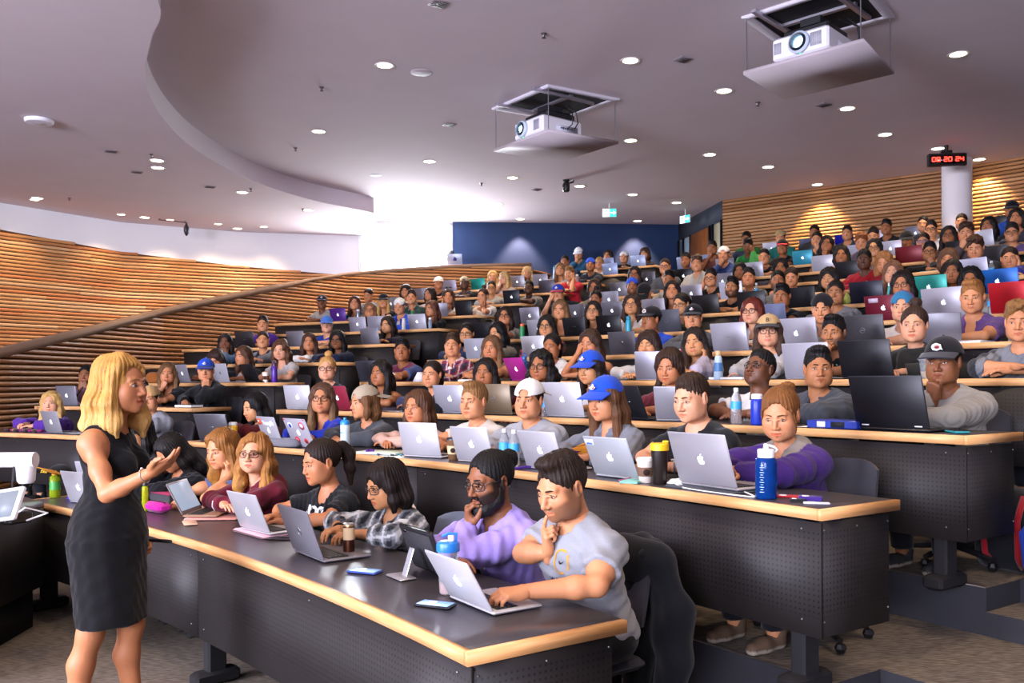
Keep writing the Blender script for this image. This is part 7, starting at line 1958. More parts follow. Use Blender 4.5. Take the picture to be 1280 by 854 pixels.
front_line(q, 'shirt', [(nb[0], nb[2] - .065 - .02 * i) for i in range(6)], .003, '#6a1a22', 'placket', 'cloth')
q = PEOPLE['lilac']; nb = q['J']['nb']
front_line(q, 'shirt', [(nb[0], nb[2] - .12 - .025 * i) for i in range(9)], .003, '#8a72c8', 'placket', 'cloth')
m = MB(); V, Q = q['shirt_V'], q['shirt_Q']
for i in range(4): m.sphere(on_surface(V, Q, [np.array((nb[0], 1.0, nb[2] - .13 - .06 * i))], off=.006)[0], .005, '#e8e0f4', 'plastic', 8)
m.build('buttons', q['shirt'])
def wrist(q, s, t, col, name, r=.034, dial=False):
 E, W = q['A'][s][0], q['A'][s][1]; ax = (W - E) / np.linalg.norm(W - E); u = np.cross(ax, (0, 0, 1.)); u /= np.linalg.norm(u); w_ = np.cross(u, ax); c = lerp(E, W, t)
 m = MB(); m.tube([c + (u * math.cos(a) + w_ * math.sin(a)) * r for a in np.linspace(0, 6.283, 21)[:-1]], [.006] * 20, col, 'metal' if dial else 'cloth', 6, closed=True)
 wb = m.build(name, q['body'])
 if dial: MB().lathe([(.017, 0), (.018, .006), (.015, .008)], '#e4e6ea', 'metal', mat4(np.stack([u, ax, w_], 1), c + w_ * (r - .002)), 14).build('watch_face', wb, 'auto')
wrist(PEOPLE['lilac'], -1, .90, '#b9bcc4', 'wrist_watch', .039, True)
wrist(PEOPLE['henley'], -1, .90, '#8a8a90', 'wrist_watch', .034, True)
wrist(PEOPLE['flannel'], 1, .92, '#1a1a1c', 'bracelet', .027)
q = PEOPLE['lilac']; f = Field((-.1, -.06, -.19), (.1, .14, .02), .0042)
f.chain([(-.066, .006, -.03), (-.060, .022, -.075), (-.030, .062, -.104), (0, .072, -.112), (.030, .062, -.104), (.060, .022, -.075), (.066, .006, -.03)], [.012, .020, .025, .027, .025, .020, .012], k=.02)
f.chain([(-.026, .082, -.070), (-.014, .093, -.054), (.014, .093, -.054), (.026, .082, -.070)], [.006, .006, .006, .006], k=.01)
f.ell((0, .1, -.067), (.022, .02, .008), k=.006, sub=1)
f.warp(lambda x, y, z: .0016 * np.sin(x * 420 + 3 * np.sin(z * 130)) * np.sin(z * 260))
V, Q = f.surface(); MB().add(V, Q, '#0c0908', 'hair', q['Mh']).build('beard', q['body'])
# ------------------------------------------------------------------ front desk
Z1 = ZK[0]
def fd(x, y, dz=0.0):                              # a place on the front desk's top
 X, Y = on_z(x, y, Z1 + dz); return np.array((X, Y, Z1))
SILV, DARK, BLK, SPACE = '#b3b1b6', '#46444a', '#15151a', '#6d6b72'
p = fd(622, 760); rz = inward(p)
laptop(1, 0, SILV, 'slim silver laptop opened wide before the person in grey tee', w=.305, d=.205, tilt=30, loc=(p[0] - .10, p[1] + .01, Z1, rz + R_(-2)))
p = fd(413, 696); laptop(1, 0, '#58565c', 'dark grey laptop with a ring emblem before the check shirt', 'ring', w=.345, d=.235, tilt=20, loc=(*(p + (-.10, -.02, 0)), inward(p) + R_(-4)))
p = fd(330, 670); laptop(1, 0, SILV, 'silver laptop on a pink sleeve before the black lettered tee', w=.31, d=.215, tilt=22, loc=(p[0] - .05, p[1], Z1 + .018, inward(p) + R_(2)))
c = p + np.array((-.02, .08, 0)); b_ = thing('laptop_sleeve', 'pale pink quilted laptop sleeve lying under a silver laptop', 'sleeve', c, inward(p)); MB().box((0, -.02, .009), (.35, .25, .017), '#d6a7ae', 'cloth', None, .008).build('pad', b_, 'auto'); MB().tube([(-.17, .107, .010), (.17, .107, .010)], .003, '#b98890', 'metal', 6).build('zip', b_)
p = fd(238, 646)
def pinkmark(m, T_, w, d):
 m.prism([(-.05, -.05), (-.02, .0), (.0, -.03), (.03, .02), (.06, -.05)], .0006, '#c04a70', 'matte', T_)
laptop(1, 0, '#7d7a80', 'laptop with a pink sticker angled on a coral folder', None, w=.30, d=.205, yaw=0, tilt=28, loc=(p[0] - .0, p[1] + .02, Z1 + .014, inward(p) + R_(-48)), stickers=[('sticker', pinkmark)], base='#9a7a62')
b_ = thing('folder', 'coral pink folder lying under the stickered laptop', 'folder', (p[0] + .06, p[1] + .02, Z1), inward(p) + R_(-44)); MB().box((0, -.1, .006), (.36, .30, .011), '#c08276', 'cloth', None, .004).build('cover', b_, 'auto'); MB().box((0, -.1, .0065), (.34, .305, .006), '#e8ddd2', 'matte').build('pages', b_, False)
p = fd(107, 630); laptop(1, 0, SILV, 'silver laptop left of the lecturer on the front desk', w=.31, d=.215, tilt=18, loc=(p[0] - .02, p[1], Z1, inward(p) + R_(8)))
p = fd(84, 618); laptop(1, 0, '#8a898f', 'silver laptop standing behind the black and yellow cap', w=.31, d=.215, tilt=16, loc=(p[0] + .12, p[1] + .20, Z1, inward(p) + R_(20)))
p = fd(253, 640); book((p[0] + .12, p[1] + .02, Z1), inward(p), 'open white notepad before the curly haired person', '#f0eee8', .22, .20, .01)
p = fd(241, 655); MB; b_ = thing('phone', 'phone in a beige case beside the coral folder', 'phone', p + np.array((-.02, .0, 0)), inward(p) + R_(70), 'phones lying on the front desk'); MB().box((0, 0, .006), (.075, .15, .011), '#d3a98c', 'plastic', None, .004).build('case', b_, 'auto')
pn = pen((*fd(228, 628)[:2], Z1 + .06), 0.4, 'yellow pencil upright in the writing hand', '#d8a23a', .15); pn.rotation_euler = (R_(70), 0, R_(20))
phone(fd(455, 716), inward(fd(455, 716)) + R_(-62), 'phone in blue bumper showing a white page', '#2a3f8a')
phone(fd(543, 758), inward(fd(543, 758)) + R_(-60), 'black phone with a lit blue screen near the desk front', '#101014')
p = fd(352, 674); phone(p, inward(p) + R_(-50), 'dark phone partly under the pink sleeve edge', '#2a2024', False)
p = fd(435, 693); r = thing('drink_can', 'tall bronze coffee drink can beside the dark laptop', 'can', p, 0.4)
MB().lathe([(.022, 0), (.026, .006), (.0265, .012), (.0265, .128), (.024, .137), (.0225, .141), (.0235, .144), (.021, .1435)], ['#b8b4b0', '#b8b4b0', '#54301f', '#54301f', '#caa878', '#c9c2b8', '#d8d4d0', '#b8b4b0'], 'metal', seg=24).build('body', r, 'auto')
MB().lathe([(.0268, .070), (.0268, .125)], '#c9ac86', 'matte', seg=24, caps=False).build('upper_print', r, True)
m = MB(); T_ = mat4(rotm(155, 0, 0) @ np.array(((1, 0, 0), (0, 0, -1), (0, 1, 0))), (0, 0, 0))
for (a0, rr_, c_) in ((0, .012, '#0f5a3a'), (0, .0085, '#e6efe8')):
 pts = [(rr_ * math.cos(a), rr_ * math.sin(a)) for a in np.linspace(0, 6.283, 17)[:-1]]
 ang = R_(-110)
 V = [(math.sin(x / .027 + ang) * (.0272 + (.0003 if rr_ < .01 else 0)), -math.cos(x / .027 + ang) * (.0272 + (.0003 if rr_ < .01 else 0)), .100 + y) for x, y in pts]; m.add(V, [tuple(range(16))], c_, 'matte')
m.build('round_mark', r, False)
MB().box((0, 0, .1455), (.012, .022, .001), '#c8c4c0', 'metal').build('pull_tab', r, False)
p = fd(520, 722); rz = inward(p) + R_(-4); r = thing('tablet', 'black cased tablet leaning on a white T-shaped stand', 'tablet', p + np.array((.02, .05, 0)), rz)
Rt = rotm(0, -22, 0)
MB().box((0, .0, .005 + .10), (.285, .016, .20), '#1a191c', 'plastic', Rt, .007).build('case', r, 'auto')
m = MB(); m.box((0, .0095, .105), (.25, .003, .165), '#242327', 'matte'); m.box((.09, .0115, .185), (.03, .003, .012), '#0a0a0b', 'gloss'); m.v = [(v - (0, 0, .105)) @ Rt.T + (0, 0, .105) for v in m.v]; m.build('back_plate', r, False)
m = MB(); m.box((0, .070, .055), (.040, .006, .13), '#c9c8ce', 'metal', rotm(0, 18, 0), .002); m.build('stand_leg', r, 'auto')
MB().box((0, .10, .005), (.135, .075, .008), '#cfced4', 'metal', None, .003).build('stand_foot', r, 'auto')
p = fd(559, 742); r = thing('shaker_bottle', 'clear shaker bottle with blue lid and pink drink', 'bottle', p, 0.3, BOT)
MB().lathe([(.030, .0), (.033, .006), (.036, .06), (.039, .165), (.040, .168)], '#cfd8e4', 'clear', seg=24).build('cup', r, True)
MB().lathe([(.029, .004), (.0315, .008), (.0325, .040)], '#b9857a', 'matte', seg=22).build('drink', r, True)
MB().lathe([(.044, .160), (.0445, .185), (.042, .192), (.030, .198)], '#1f6fc4', 'plastic', seg=26).build('lid', r, 'auto')
MB().lathe([(.013, .196), (.012, .215), (.010, .220)], '#dfe6ee', 'plastic', mat4(None, (.012, .0, 0)), 12).build('spout', r, 'auto')
MB().tube([(.03, 0, .195), (.034, .0, .222), (.0, 0, .226), (-.022, 0, .215)], .006, '#2a7ad0', 'plastic', 6).build('flip_cap', r)
m = MB(); V, Fs = text_polys('shaker', .022, .0005); m = MB(); W = [(math.sin(y / .0385 * 1 + 2.6) * .0400, -math.cos(y / .0385 + 2.6) * .0400, .085 + x) for x, y, z in V]; m.add(W, Fs, '#2a6fc0', 'matte'); m.build('printed_marks', r, False)
p = fd(68, 622); r = flask(1, 0, 'yellow green sports drink bottle with the black cap resting on it', '#a9bf2a', '#d08a1e', .20, .036, loc=p, mat='tinted', band='#3a8a3a', loop=False, taper=.95, neck=.55)
cp = empty('baseball_cap', (p[0] - .01, p[1] + .05, Z1 + .125), R_(150)); tag(cp, 'black and yellow cap propped over a green bottle on the front desk', 'cap')
cc = make_cap(cp, mat4(rotm(0, 28, 0), (0, 0, -.02)), 0, col='#17171a', brim='#c98a1e', name='crown', under='#17171a')
V, Fs = text_polys('STATE', .026, .001); MB().add(V, Fs, '#d8a832', 'matte', mat4(rotm(180, 0, 0) @ np.array(((1, 0, 0), (0, .35, -.94), (0, .94, .35))), (0, .098, .060))).build('lettering', cc, False)
p = fd(86, 624); MB().tube([(math.cos(a) * .03, math.sin(a) * .022, .008 + .004 * math.sin(3 * a)) for a in np.linspace(0, 6.28, 20)[:-1]], .007, '#4a34b0', 'plastic', 6, closed=True).build('wrist_band', None, True, p + np.array((.02, .0, 0))); tag(bpy.data.objects['wrist_band'], 'violet rubber band lying beside the green bottle', 'band')
p = fd(196, 640); r = thing('pencil_case', 'magenta zipped pencil case beside the lecturer', 'case', p, inward(p)); MB().box((0, 0, .032), (.22, .09, .062), '#b01c86', 'cloth', None, .02).build('body', r, 'auto'); MB().tube([(-.10, 0, .064), (.10, 0, .064)], .004, '#2a2a2a', 'metal', 6).build('zip', r)
p = fd(190, 630); r = thing('tissue_box', 'grey and maroon box behind the magenta pencil case', 'box', p + np.array((.06, .10, 0)), inward(p)); MB().box((0, 0, .03), (.26, .12, .06), '#3c3a3e', 'matte', None, .006).build('body', r, 'auto'); MB().box((0, 0, .061), (.262, .122, .008), '#8a2a4a', 'matte').build('lid', r, False)
p = fd(178, 640); flask(1, 0, 'neon yellow narrow bottle just right of the lecturer', '#c9d02a', '#2a2a2a', .20, .020, loc=p + np.array((.0, .03, 0)), loop=False, mat='tinted')
# ------------------------------------------------------------------ second row
laptop(2, 884, '#7f7c80', 'large silver laptop on a grey mat before the purple hoodie', w=.36, d=.245, tilt=18, off=.12, yaw=-4)
laptop(2, 770, '#86888c', 'silver laptop with a white sticker and green tinge', w=.31, d=.215, tilt=24, stickers=[('sticker', lambda m, T_, w, d: (m.box((0, 0, 0), (.001, .001, .001), '#fff', 'matte') if False else m.prism([(-.145, .055), (-.085, .055), (-.085, .092), (-.145, .092)], .0006, '#dfe6f2', 'matte', T_), m.prism([(-.135, .064), (-.095, .064), (-.095, .074), (-.135, .074)], .0010, '#4a6ab8', 'matte', T_), m.prism([(-.125, .078), (-.115, .086), (-.105, .078)], .0010, '#e0a030', 'matte', T_)))])
laptop(2, 681, SILV, 'silver laptop before the backwards white cap', w=.31, d=.215, tilt=20)
laptop(2, 594, SILV, 'silver laptop before the pale stone tee', w=.31, d=.215, tilt=18, yaw=6)
laptop(2, 527, SILV, 'silver laptop right of the open notebook, second row', w=.32, d=.22, tilt=14, yaw=12)
def life(m, T_, w, d):
 m.prism([(-w * .46, d * .20), (-w * .26, d * .20), (-w * .26, d * .42), (-w * .46, d * .42)], .0006, '#d4502a', 'matte', T_)
 V, Fs = text_polys('Younglife', .052, .0015); m.add(V, Fs, '#ecebf0', 'matte', T_ @ mat4(None, (w * .10, d * .27, .001)))
 m.prism([(-w * .42, d * .29), (-w * .35, d * .33), (-w * .42, d * .37)], .0012, '#f0e8e0', 'matte', T_)
laptop(2, 342, '#87868c', 'silver laptop with orange and white lettered sticker', w=.325, d=.225, tilt=20, yaw=-10, stickers=[('sticker', life)])
def four(m, T_, w, d):
 for (cx, cy, r_, c1, c2) in ((-.085, .055, .034, '#dfe4ee', '#2a3f9a'), (.085, .055, .040, '#b84a5e', '#d8c8cc'), (-.055, -.065, .036, '#a8202c', '#d8565e'), (.07, -.07, .028, '#b8303a', '#8a1a24')):
  pts = [(cx + r_ * math.cos(a), cy + r_ * .8 * math.sin(a)) for a in np.linspace(0, 6.283, 15)[:-1]]
  m.prism(pts, .0006, c1, 'matte', T_); pts = [(cx + r_ * .62 * math.cos(a), cy + r_ * .5 * math.sin(a)) for a in np.linspace(0, 6.283, 9)[:-1]]; m.prism(pts, .0012, c2, 'matte', T_)
 for s in (-1, 1): m.prism([(s * w * .49, d * .49), (s * w * .40, d * .49), (s * w * .40, d * .46), (s * w * .49, d * .44)][::s], .0008, '#c0303a', 'matte', T_)
laptop(2, 380, '#8c8a92', 'silver laptop covered with four round stickers', w=.325, d=.225, tilt=24, yaw=-6, stickers=[('sticker', four)])
laptop(2, 269, DARK, 'dark grey laptop beside the yellow bottle at the aisle end', 'bar', w=.33, d=.23, tilt=20, yaw=16)
laptop(2, 67.5, '#6d6c72', 'silver laptop before the purple cardigan, left block', w=.31, d=.215, tilt=16, yaw=-6)
p = deskpoint(2, 896, .20); r = thing('laptop_mat', 'dark grey felt sleeve under the large silver laptop', 'sleeve', p, inward(p)); MB().box((0, -.02, .004), (.40, .30, .008), '#3c3d44', 'cloth', None, .003).build('felt', r, 'auto')
for o_ in bpy.data.objects:
 if o_.get('label') == 'large silver laptop on a grey mat before the purple hoodie': o_.location.z += .009
cb = [np.array((*plan(2, 842, .14), ZK[1] + .012)), np.array((*plan(2, 850, .08), ZK[1] + .005)), np.array((*plan(2, 872, .05), ZK[1] + .005)), np.array((*plan(2, 898, .045), ZK[1] + .005)), np.array((*plan(2, 925, .05), ZK[1] + .005)), np.array((*plan(2, 943, .07), ZK[1] + .005)), np.array((*plan(2, 930, .12), ZK[1] + .012))]
cb = [np.array(q) for q in smooth_path([q for q in cb], 5)]
o_ = MB().tube(cb, .0032, '#e4e2e0', 'plastic', 6).build('charging_cable', None, True); tag(o_, 'white charging cable looped in front of the large silver laptop', 'cable')
p = deskpoint(2, 848, .16); r = thing('power_adapter', 'white power adapter at the left of the large silver laptop', 'adapter', p, inward(p)); MB().box((0, 0, .014), (.075, .06, .026), '#e6e4e2', 'plastic', None, .006).build('body', r, 'auto'); MB().tube([(-.05, .03, .006), (-.02, .05, .014), (.03, .045, .010), (.05, .0, .022), (.0, -.03, .028)], .003, '#e0dedc', 'plastic', 6).build('wound_lead', r)
p = deskpoint(2, 957, .10); r = thing('drink_bottle', 'wide translucent blue water bottle with white lid', 'bottle', p, 0, BOT)
MB().lathe([(.040, 0), (.044, .006), (.044, .150), (.040, .165), (.030, .172)], '#10489a', 'tinted', seg=26).build('body', r, True)
MB().lathe([(.034, .168), (.0345, .200), (.032, .204), (.014, .206)], '#e6e8ea', 'plastic', seg=24).build('lid', r, 'auto'); MB().lathe([(.011, .204), (.010, .222), (.008, .226)], '#eef0f2', 'plastic', seg=12).build('spout', r, 'auto'); MB().tube([(.034, 0, .188), (.046, 0, .200), (.034, 0, .214), (.0, 0, .222)], .005, '#e6e8ea', 'plastic', 6).build('lid_strap', r)
m = MB()
for i in range(12): a = 4.05; m.box((math.cos(a) * .0445, math.sin(a) * .0445, .03 + .010 * i), (.003, .011 if i % 2 else .018, .0018), '#cfe0f4', 'matte', rotm(math.degrees(a), 0, 0))
m.build('measure_marks', r, False)
p = deskpoint(2, 824, .12); r = thing('tumbler', 'tall black tumbler with a yellow lid', 'bottle', p, 0, BOT)
MB().lathe([(.031, 0), (.034, .005), (.041, .165)], '#1c1512', 'plastic', seg=26).build('body', r, 'auto'); MB().lathe([(.044, .160), (.0445, .190), (.041, .194), (.02, .196)], '#e0b41a', 'plastic', seg=26).build('lid', r, 'auto'); MB().box((.028, 0, .200), (.028, .018, .012), '#e0b41a', 'plastic', None, .003).build('drink_tab', r, 'auto')
paper_cup(2, 806, 'white and brown printed paper cup left of the black tumbler', '#d8cfc4', '#e8e4de', .105, .11, sleeve='#7a5a48')
paper_cup(2, 566, 'brown paper cup with a black lid, second row', '#6a4a2e', '#17161a', .125, .16, sleeve='#cdb48c')
water_bottle(2, 630, 'clear water bottle with blue label, left of a close pair', .20)
water_bottle(2, 642, 'clear water bottle with blue label, right of a close pair', .17)
p = deskpoint(2, 431, .16); r = thing('drink_bottle', 'tall frosted squeeze bottle with blue cap', 'bottle', p, 0, BOT)
MB().lathe([(.032, 0), (.035, .006), (.034, .10), (.0335, .12), (.034, .15), (.033, .19)], '#b9cbd0', 'plastic', seg=22).build('body', r, True); MB().lathe([(.035, .185), (.035, .205), (.028, .215), (.012, .22), (.011, .235)], '#1c7fc0', 'plastic', seg=20).build('cap', r, 'auto')
V, Fs = text_polys('aqua', .02, .0004); MB().add([(math.sin(x / .034 + -.6) * .0352, -math.cos(x / .034 - .6) * .0352, .13 + y) for x, y, z in V], Fs, '#4a90b8', 'matte').build('printed_marks', r, False)
flask(2, 291, 'yellow bottle with a white lid beside the dark laptop', '#e0a818', '#efece6', .17, .036, taper=1.0, neck=.95, loop=False, off=.22)
p = deskpoint(2, 478, .17); book(p, inward(p) + R_(20), 'open pale green notebook with pens on it', '#c8d8c4', .34, .22, .012, pages='#e6ece2')
p = deskpoint(2, 462, .10); m = MB(); [m.sphere((.02 * math.cos(i * 1.3), .018 * math.sin(i * 1.7), .012 + .004 * (i % 3)), .010, '#5a2a90', 'cloth', 8) for i in range(9)]; o_ = m.build('hair_scrunchie', None, True, p); tag(o_, 'purple crumpled scrunchie beside the open green notebook', 'scrunchie')
for i, (x, c, l) in enumerate(((470, '#1d2a6a', 'dark blue pen nearest the desk edge'), (488, '#101014', 'black pen beside the dark blue pen'), (498, '#2a8a98', 'teal pen at the right of the notebook'))): pen((*plan(2, x, .085 + .03 * i), ZK[1]), inward(deskpoint(2, x, .1)) + R_(70), l, c)
p = deskpoint(2, 355, .10); o_ = soft_bag(p, inward(p), 'crumpled grey scarf heaped in front of the lettered laptop', '#6a6a70', (.36, .14, .06), 'scarf', 'scarf', None, 4, False)
p = deskpoint(2, 657, .10); r = thing('lanyard', 'purple lanyard draped over the desk edge by the water bottles', 'lanyard', p, inward(p)); MB().tube([(-.01, -.06, .006), (.01, .0, .010), (.0, .085, .006), (-.002, .128, -.02), (-.004, .13, -.06)], .009, '#4a2a80', 'cloth', 6).build('strap', r); MB().box((-.004, .131, -.075), (.016, .006, .03), '#b8b8bc', 'metal').build('clasp', r, False)
p = deskpoint(2, 790, .08); r = thing('sticky_notes', 'mint green sticky note pad before the paper cup', 'notepad', p, inward(p) + R_(30)); MB().box((0, 0, .005), (.09, .16, .010), '#8fd0c4', 'matte', None, .001).build('pad', r, 'auto'); MB().tube([(.03, -.08, .012), (.05, .06, .012)], .003, '#d05090', 'plastic', 6).build('pink_pen', r)
for (x, of_, c, l, sz) in ((984, .20, '#a81c22', 'flat red card holder right of the blue bottle', (.10, .06, .008)), (1012, .18, '#3a2470', 'small purple and white pouch at the desk end', (.09, .05, .02)), (996, .12, '#1a1a1e', 'black and white key fob at the desk end', (.06, .03, .012)), (1020, .12, '#cfc8d8', 'pale folded ribbon at the desk end', (.10, .025, .008))):
 p = deskpoint(2, x, of_); r = thing('small_pouch' if 'pouch' in l else 'card_holder' if 'card' in l else 'key_fob' if 'fob' in l else 'ribbon', l, 'small item', p, inward(p) + R_(40)); MB().box((0, 0, sz[2] / 2), sz, c, 'cloth', None, .003).build('body', r, 'auto'); MB().box((sz[0] * .2, 0, sz[2]), (sz[0] * .3, sz[1] * .7, .002), '#d8d4dc', 'matte').build('badge', r, False)
p = deskpoint(2, 30, .2); r = thing('scarf', 'magenta and yellow patterned scarf lying left of the laptop', 'scarf', p, inward(p)); m = MB(); [m.sphere((.05 * (i - 5), .02 * math.sin(i * 2.), .014), (.035, .035, .016), ('#7a1a5a', '#3a2a30', '#b09a2a')[i % 3], 'cloth', 8) for i in range(11)]; m.build('folds', r, True)
p = deskpoint(2, 92, .22); paper(p + np.array((.05, .0, .001)), inward(p), 'white paper sheet right of the left block laptop', .30, .22)
# ------------------------------------------------------------------ third row
laptop(3, 1115, '#16161b', 'big black laptop in front of the crested cap', None, w=.40, d=.275, tilt=16, off=.10, stickers=[('hinge_marks', lambda m, T_, w, d: [m.prism([(s * w * .36 - .02, -d * .46), (s * w * .36 + .02, -d * .46), (s * w * .36 + .02, -d * .435), (s * w * .36 - .02, -d * .435)], .0008, '#d0d0d4', 'matte', T_) for s in (-1, 1)])])
laptop(3, 849, '#7a797f', 'silver laptop tucked behind the black henley', None, w=.31, d=.215, tilt=14, yaw=22)
laptop(3, 792, '#14161d', 'black laptop between the two blue capped people and the braid', 'bar', w=.33, d=.23, tilt=22, yaw=-14)
laptop(3, 706, SILV, 'large silver laptop before the blue cap and white tee', w=.36, d=.245, tilt=14, yaw=4)
laptop(3, 618, '#6a5a44', 'bronze coloured laptop in front of the red check shirt', 'ring', w=.34, d=.23, tilt=10, yaw=10)
laptop(3, 565, '#7d7c84', 'silver laptop before the navy hoodie', w=.325, d=.225, tilt=14, yaw=8)
laptop(3, 426, '#8a2238', 'dark red laptop before the blond person with glasses', w=.325, d=.225, tilt=20, yaw=-4)
laptop(3, 374, SILV, 'silver laptop at the aisle end, left of the red laptop', w=.325, d=.225, tilt=12, yaw=8)
laptop(3, 85, '#5a5960', 'silver laptop against the slat wall, upper left of the lecturer', w=.325, d=.225, tilt=10)
laptop(3, 170, '#3e3d42', 'dark laptop glimpsed right of the lecturer\'s face', w=.325, d=.225, tilt=14)
water_bottle(3, 920, 'clear water bottle with blue label before the lettered white tee', .16, .215)
flask(3, 946, 'royal blue squeeze bottle with a white drop mark', '#1c34a8', '#e4e6ea', .19, .036, off=.14, loop=False, taper=1, neck=.9, band=None)
p = deskpoint(3, 946, .14); d_ = np.array((-p[0], -p[1], 0)); d_ /= np.linalg.norm(d_)
p = deskpoint(3, 1052, .16); r = thing('document_box', 'blue document box with a white label, lying before the charcoal cardigan', 'box', p, inward(p)); MB().box((0, 0, .022), (.30, .20, .042), '#182f8e', 'plastic', None, .005).build('body', r, 'auto'); m = MB(); m.box((.06, .1005, .022), (.05, .002, .03), '#d8d8d8', 'matte'); m.box((-.04, .1005, .022), (.08, .002, .03), '#15181c', 'matte'); m.build('printed_panel', r, False)
p = deskpoint(3, 1020, .12); paper(p, inward(p), 'white booklet beside the blue document box', .18, .12)
p = deskpoint(3, 1196, .20); phone(p, inward(p) + R_(50), 'phone in a turquoise case beside the big black laptop', '#1f8a94', False)
p = deskpoint(3, 1240, .3)
water_bottle(3, 681, 'small bottle with blue cap behind the large silver laptop', .12, .17, cap='#2a80d0')
p = deskpoint(3, 492, .18); paper(p, inward(p), 'white paper with a blue mark before the lavender top', .20, .14, '#d4d8e8')
p = deskpoint(3, 545, .16); soft_bag(p, inward(p), 'black soft pouch in front of the navy hoodie', '#131317', (.26, .16, .12), 'pouch', 'pouch', None, 5, False)
p = deskpoint(3, 236, .14); book(p, inward(p), 'dark notebook stack before the black hoodie', '#2b2b32', .26, .16, .03)
# ------------------------------------------------------------------ fourth row and beyond
laptop(4, 1084.6, '#17171c', 'black laptop hiding the bearded person\'s arm', None, w=.37, d=.25, tilt=14)
laptop(4, 1010, '#85838b', 'silver laptop between the camel cap and the bearded person', None, w=.36, d=.245, tilt=12)
laptop(4, 819, '#7d7b84', 'silver laptop before the black printed sweatshirt', None, w=.325, d=.225, tilt=10, yaw=24)
laptop(4, 651, '#b02a88', 'bright pink laptop, fourth row', w=.325, d=.225, tilt=26, yaw=-16, base='#b02a88')
laptop(4, 462, '#3c3c44', 'dark laptop before the smiling person', None, w=.325, d=.225, tilt=18, yaw=-4)
laptop(4, 316, '#141418', 'black laptop with lead, before the black and white top', None, w=.325, d=.225, tilt=24, yaw=-14)
laptop(4, 278, '#8a8990', 'silver laptop right of the blue cap and black hoodie', 'hp', w=.325, d=.225, tilt=14, yaw=-12)
laptop(4, 231, '#6d6c74', 'silver laptop left of the blue cap and black hoodie', w=.325, d=.225, tilt=16, yaw=-18)
flask(4, 898, 'white and blue marbled steel bottle', '#b9d0e4', '#c9a878', .235, .036, off=.12, loop=False, taper=.75, neck=.6, band='#4a80b8')
flask(4, 655.5, 'bright blue steel bottle beside stacked notebooks', '#1a5ca0', '#1a4a88', .25, .034, off=.2, neck=.7)
flask(4, 538, 'pale blue glass bottle with navy lid and carry loop', '#8fa4c0', '#3a3f78', .21, .030, off=.2, mat='tinted', band='#6a7fb0')
flask(4, 343, 'metallic purple bottle beside a paper cup', '#4a1f88', '#3a2a50', .245, .036, off=.2, neck=.6)
paper_cup(4, 332, 'white paper cup with brown sleeve left of the purple bottle', '#e4dcd0', '#cdb9a0', .11, .18, sleeve='#7a4a30')
p = deskpoint(4, 1158, .2); r = thing('iced_drink', 'iced coffee in a domed clear cup with a green straw', 'cup', p, 0)
MB().lathe([(.028, 0), (.030, .004), (.042, .115)], '#dfe6e4', 'clear', seg=22).build('cup', r, True); MB().lathe([(.026, .004), (.031, .045)], '#c9a878', 'matte', seg=20).build('drink', r, True)
MB().lathe([(.045, .113), (.046, .121), (.044, .122), (.040, .145), (.028, .162), (.008, .168)], '#eef2f2', 'clear', seg=22).build('dome_lid', r, 'auto'); MB().tube([(.0, 0, .02), (.004, 0, .16), (.008, .0, .215)], .004, '#0f7a4a', 'plastic', 8).build('straw', r)
m = MB();
for (rr_, c_) in ((.017, '#0f6a46'), (.010, '#dfeae4')):
 m.add([(math.sin(rr_ * math.cos(a) / .037 + .6) * (.0385 + (.017 - rr_) * .08), -math.cos(rr_ * math.cos(a) / .037 + .6) * (.0385 + (.017 - rr_) * .08) * -1, .07 + rr_ * math.sin(a)) for a in np.linspace(0, 6.283, 17)[:-1]], [tuple(range(16))], c_, 'matte')
m.build('round_mark', r, False)
p = deskpoint(4, 1172, .16); paper(p, inward(p), 'crumpled white napkin right of the iced coffee', .13, .10)
p = deskpoint(4, 665, .22);
for i, (c, l) in enumerate((('#d8d4cc', 'bottom notebook of the stack beside the blue steel bottle'), ('#8a8f94', 'middle grey notebook of the stack beside the blue steel bottle'), ('#c4c8b8', 'top notebook of the stack beside the blue steel bottle'))): book(p + np.array((.08, .0, .021 * i)), inward(p) + R_(6 * i), l, c, .24, .19, .018)
p = deskpoint(4, 592, .2); book(p, inward(p), 'open notebook between the check shirt and floral top', '#dcd8ce', .26, .18, .02)
p = deskpoint(4, 782, .2); paper(p, inward(p), 'loose white sheets before the black printed sweatshirt', .36, .22)
p = deskpoint(4, 916, .2); book(p, inward(p), 'black closed folder right of the marbled bottle', '#17171a', .30, .2, .025)
p = deskpoint(4, 942, .2); paper(p, inward(p), 'white sheet before the camel cap', .26, .18)
p = deskpoint(4, 526, .2); r = thing('paper_tent', 'folded white card standing before the smiling person', 'card', p, inward(p)); MB().prism([(-.07, 0), (.07, 0), (.0, .10)], .10, '#e2dfe4', 'matte', mat4(np.array(((1, 0, 0), (0, 0, -1), (0, 1, 0))), (0, .05, 0))).build('card', r, False)
p = deskpoint(4, 182, .2); soft_bag(p + np.array((.1, 0, 0)), inward(p), 'tan leather bag on the desk by the slat wall', '#8a4f22', (.22, .12, .14), 'handbag', 'bag', None, 6, False)
p = deskpoint(3, 226, .2)
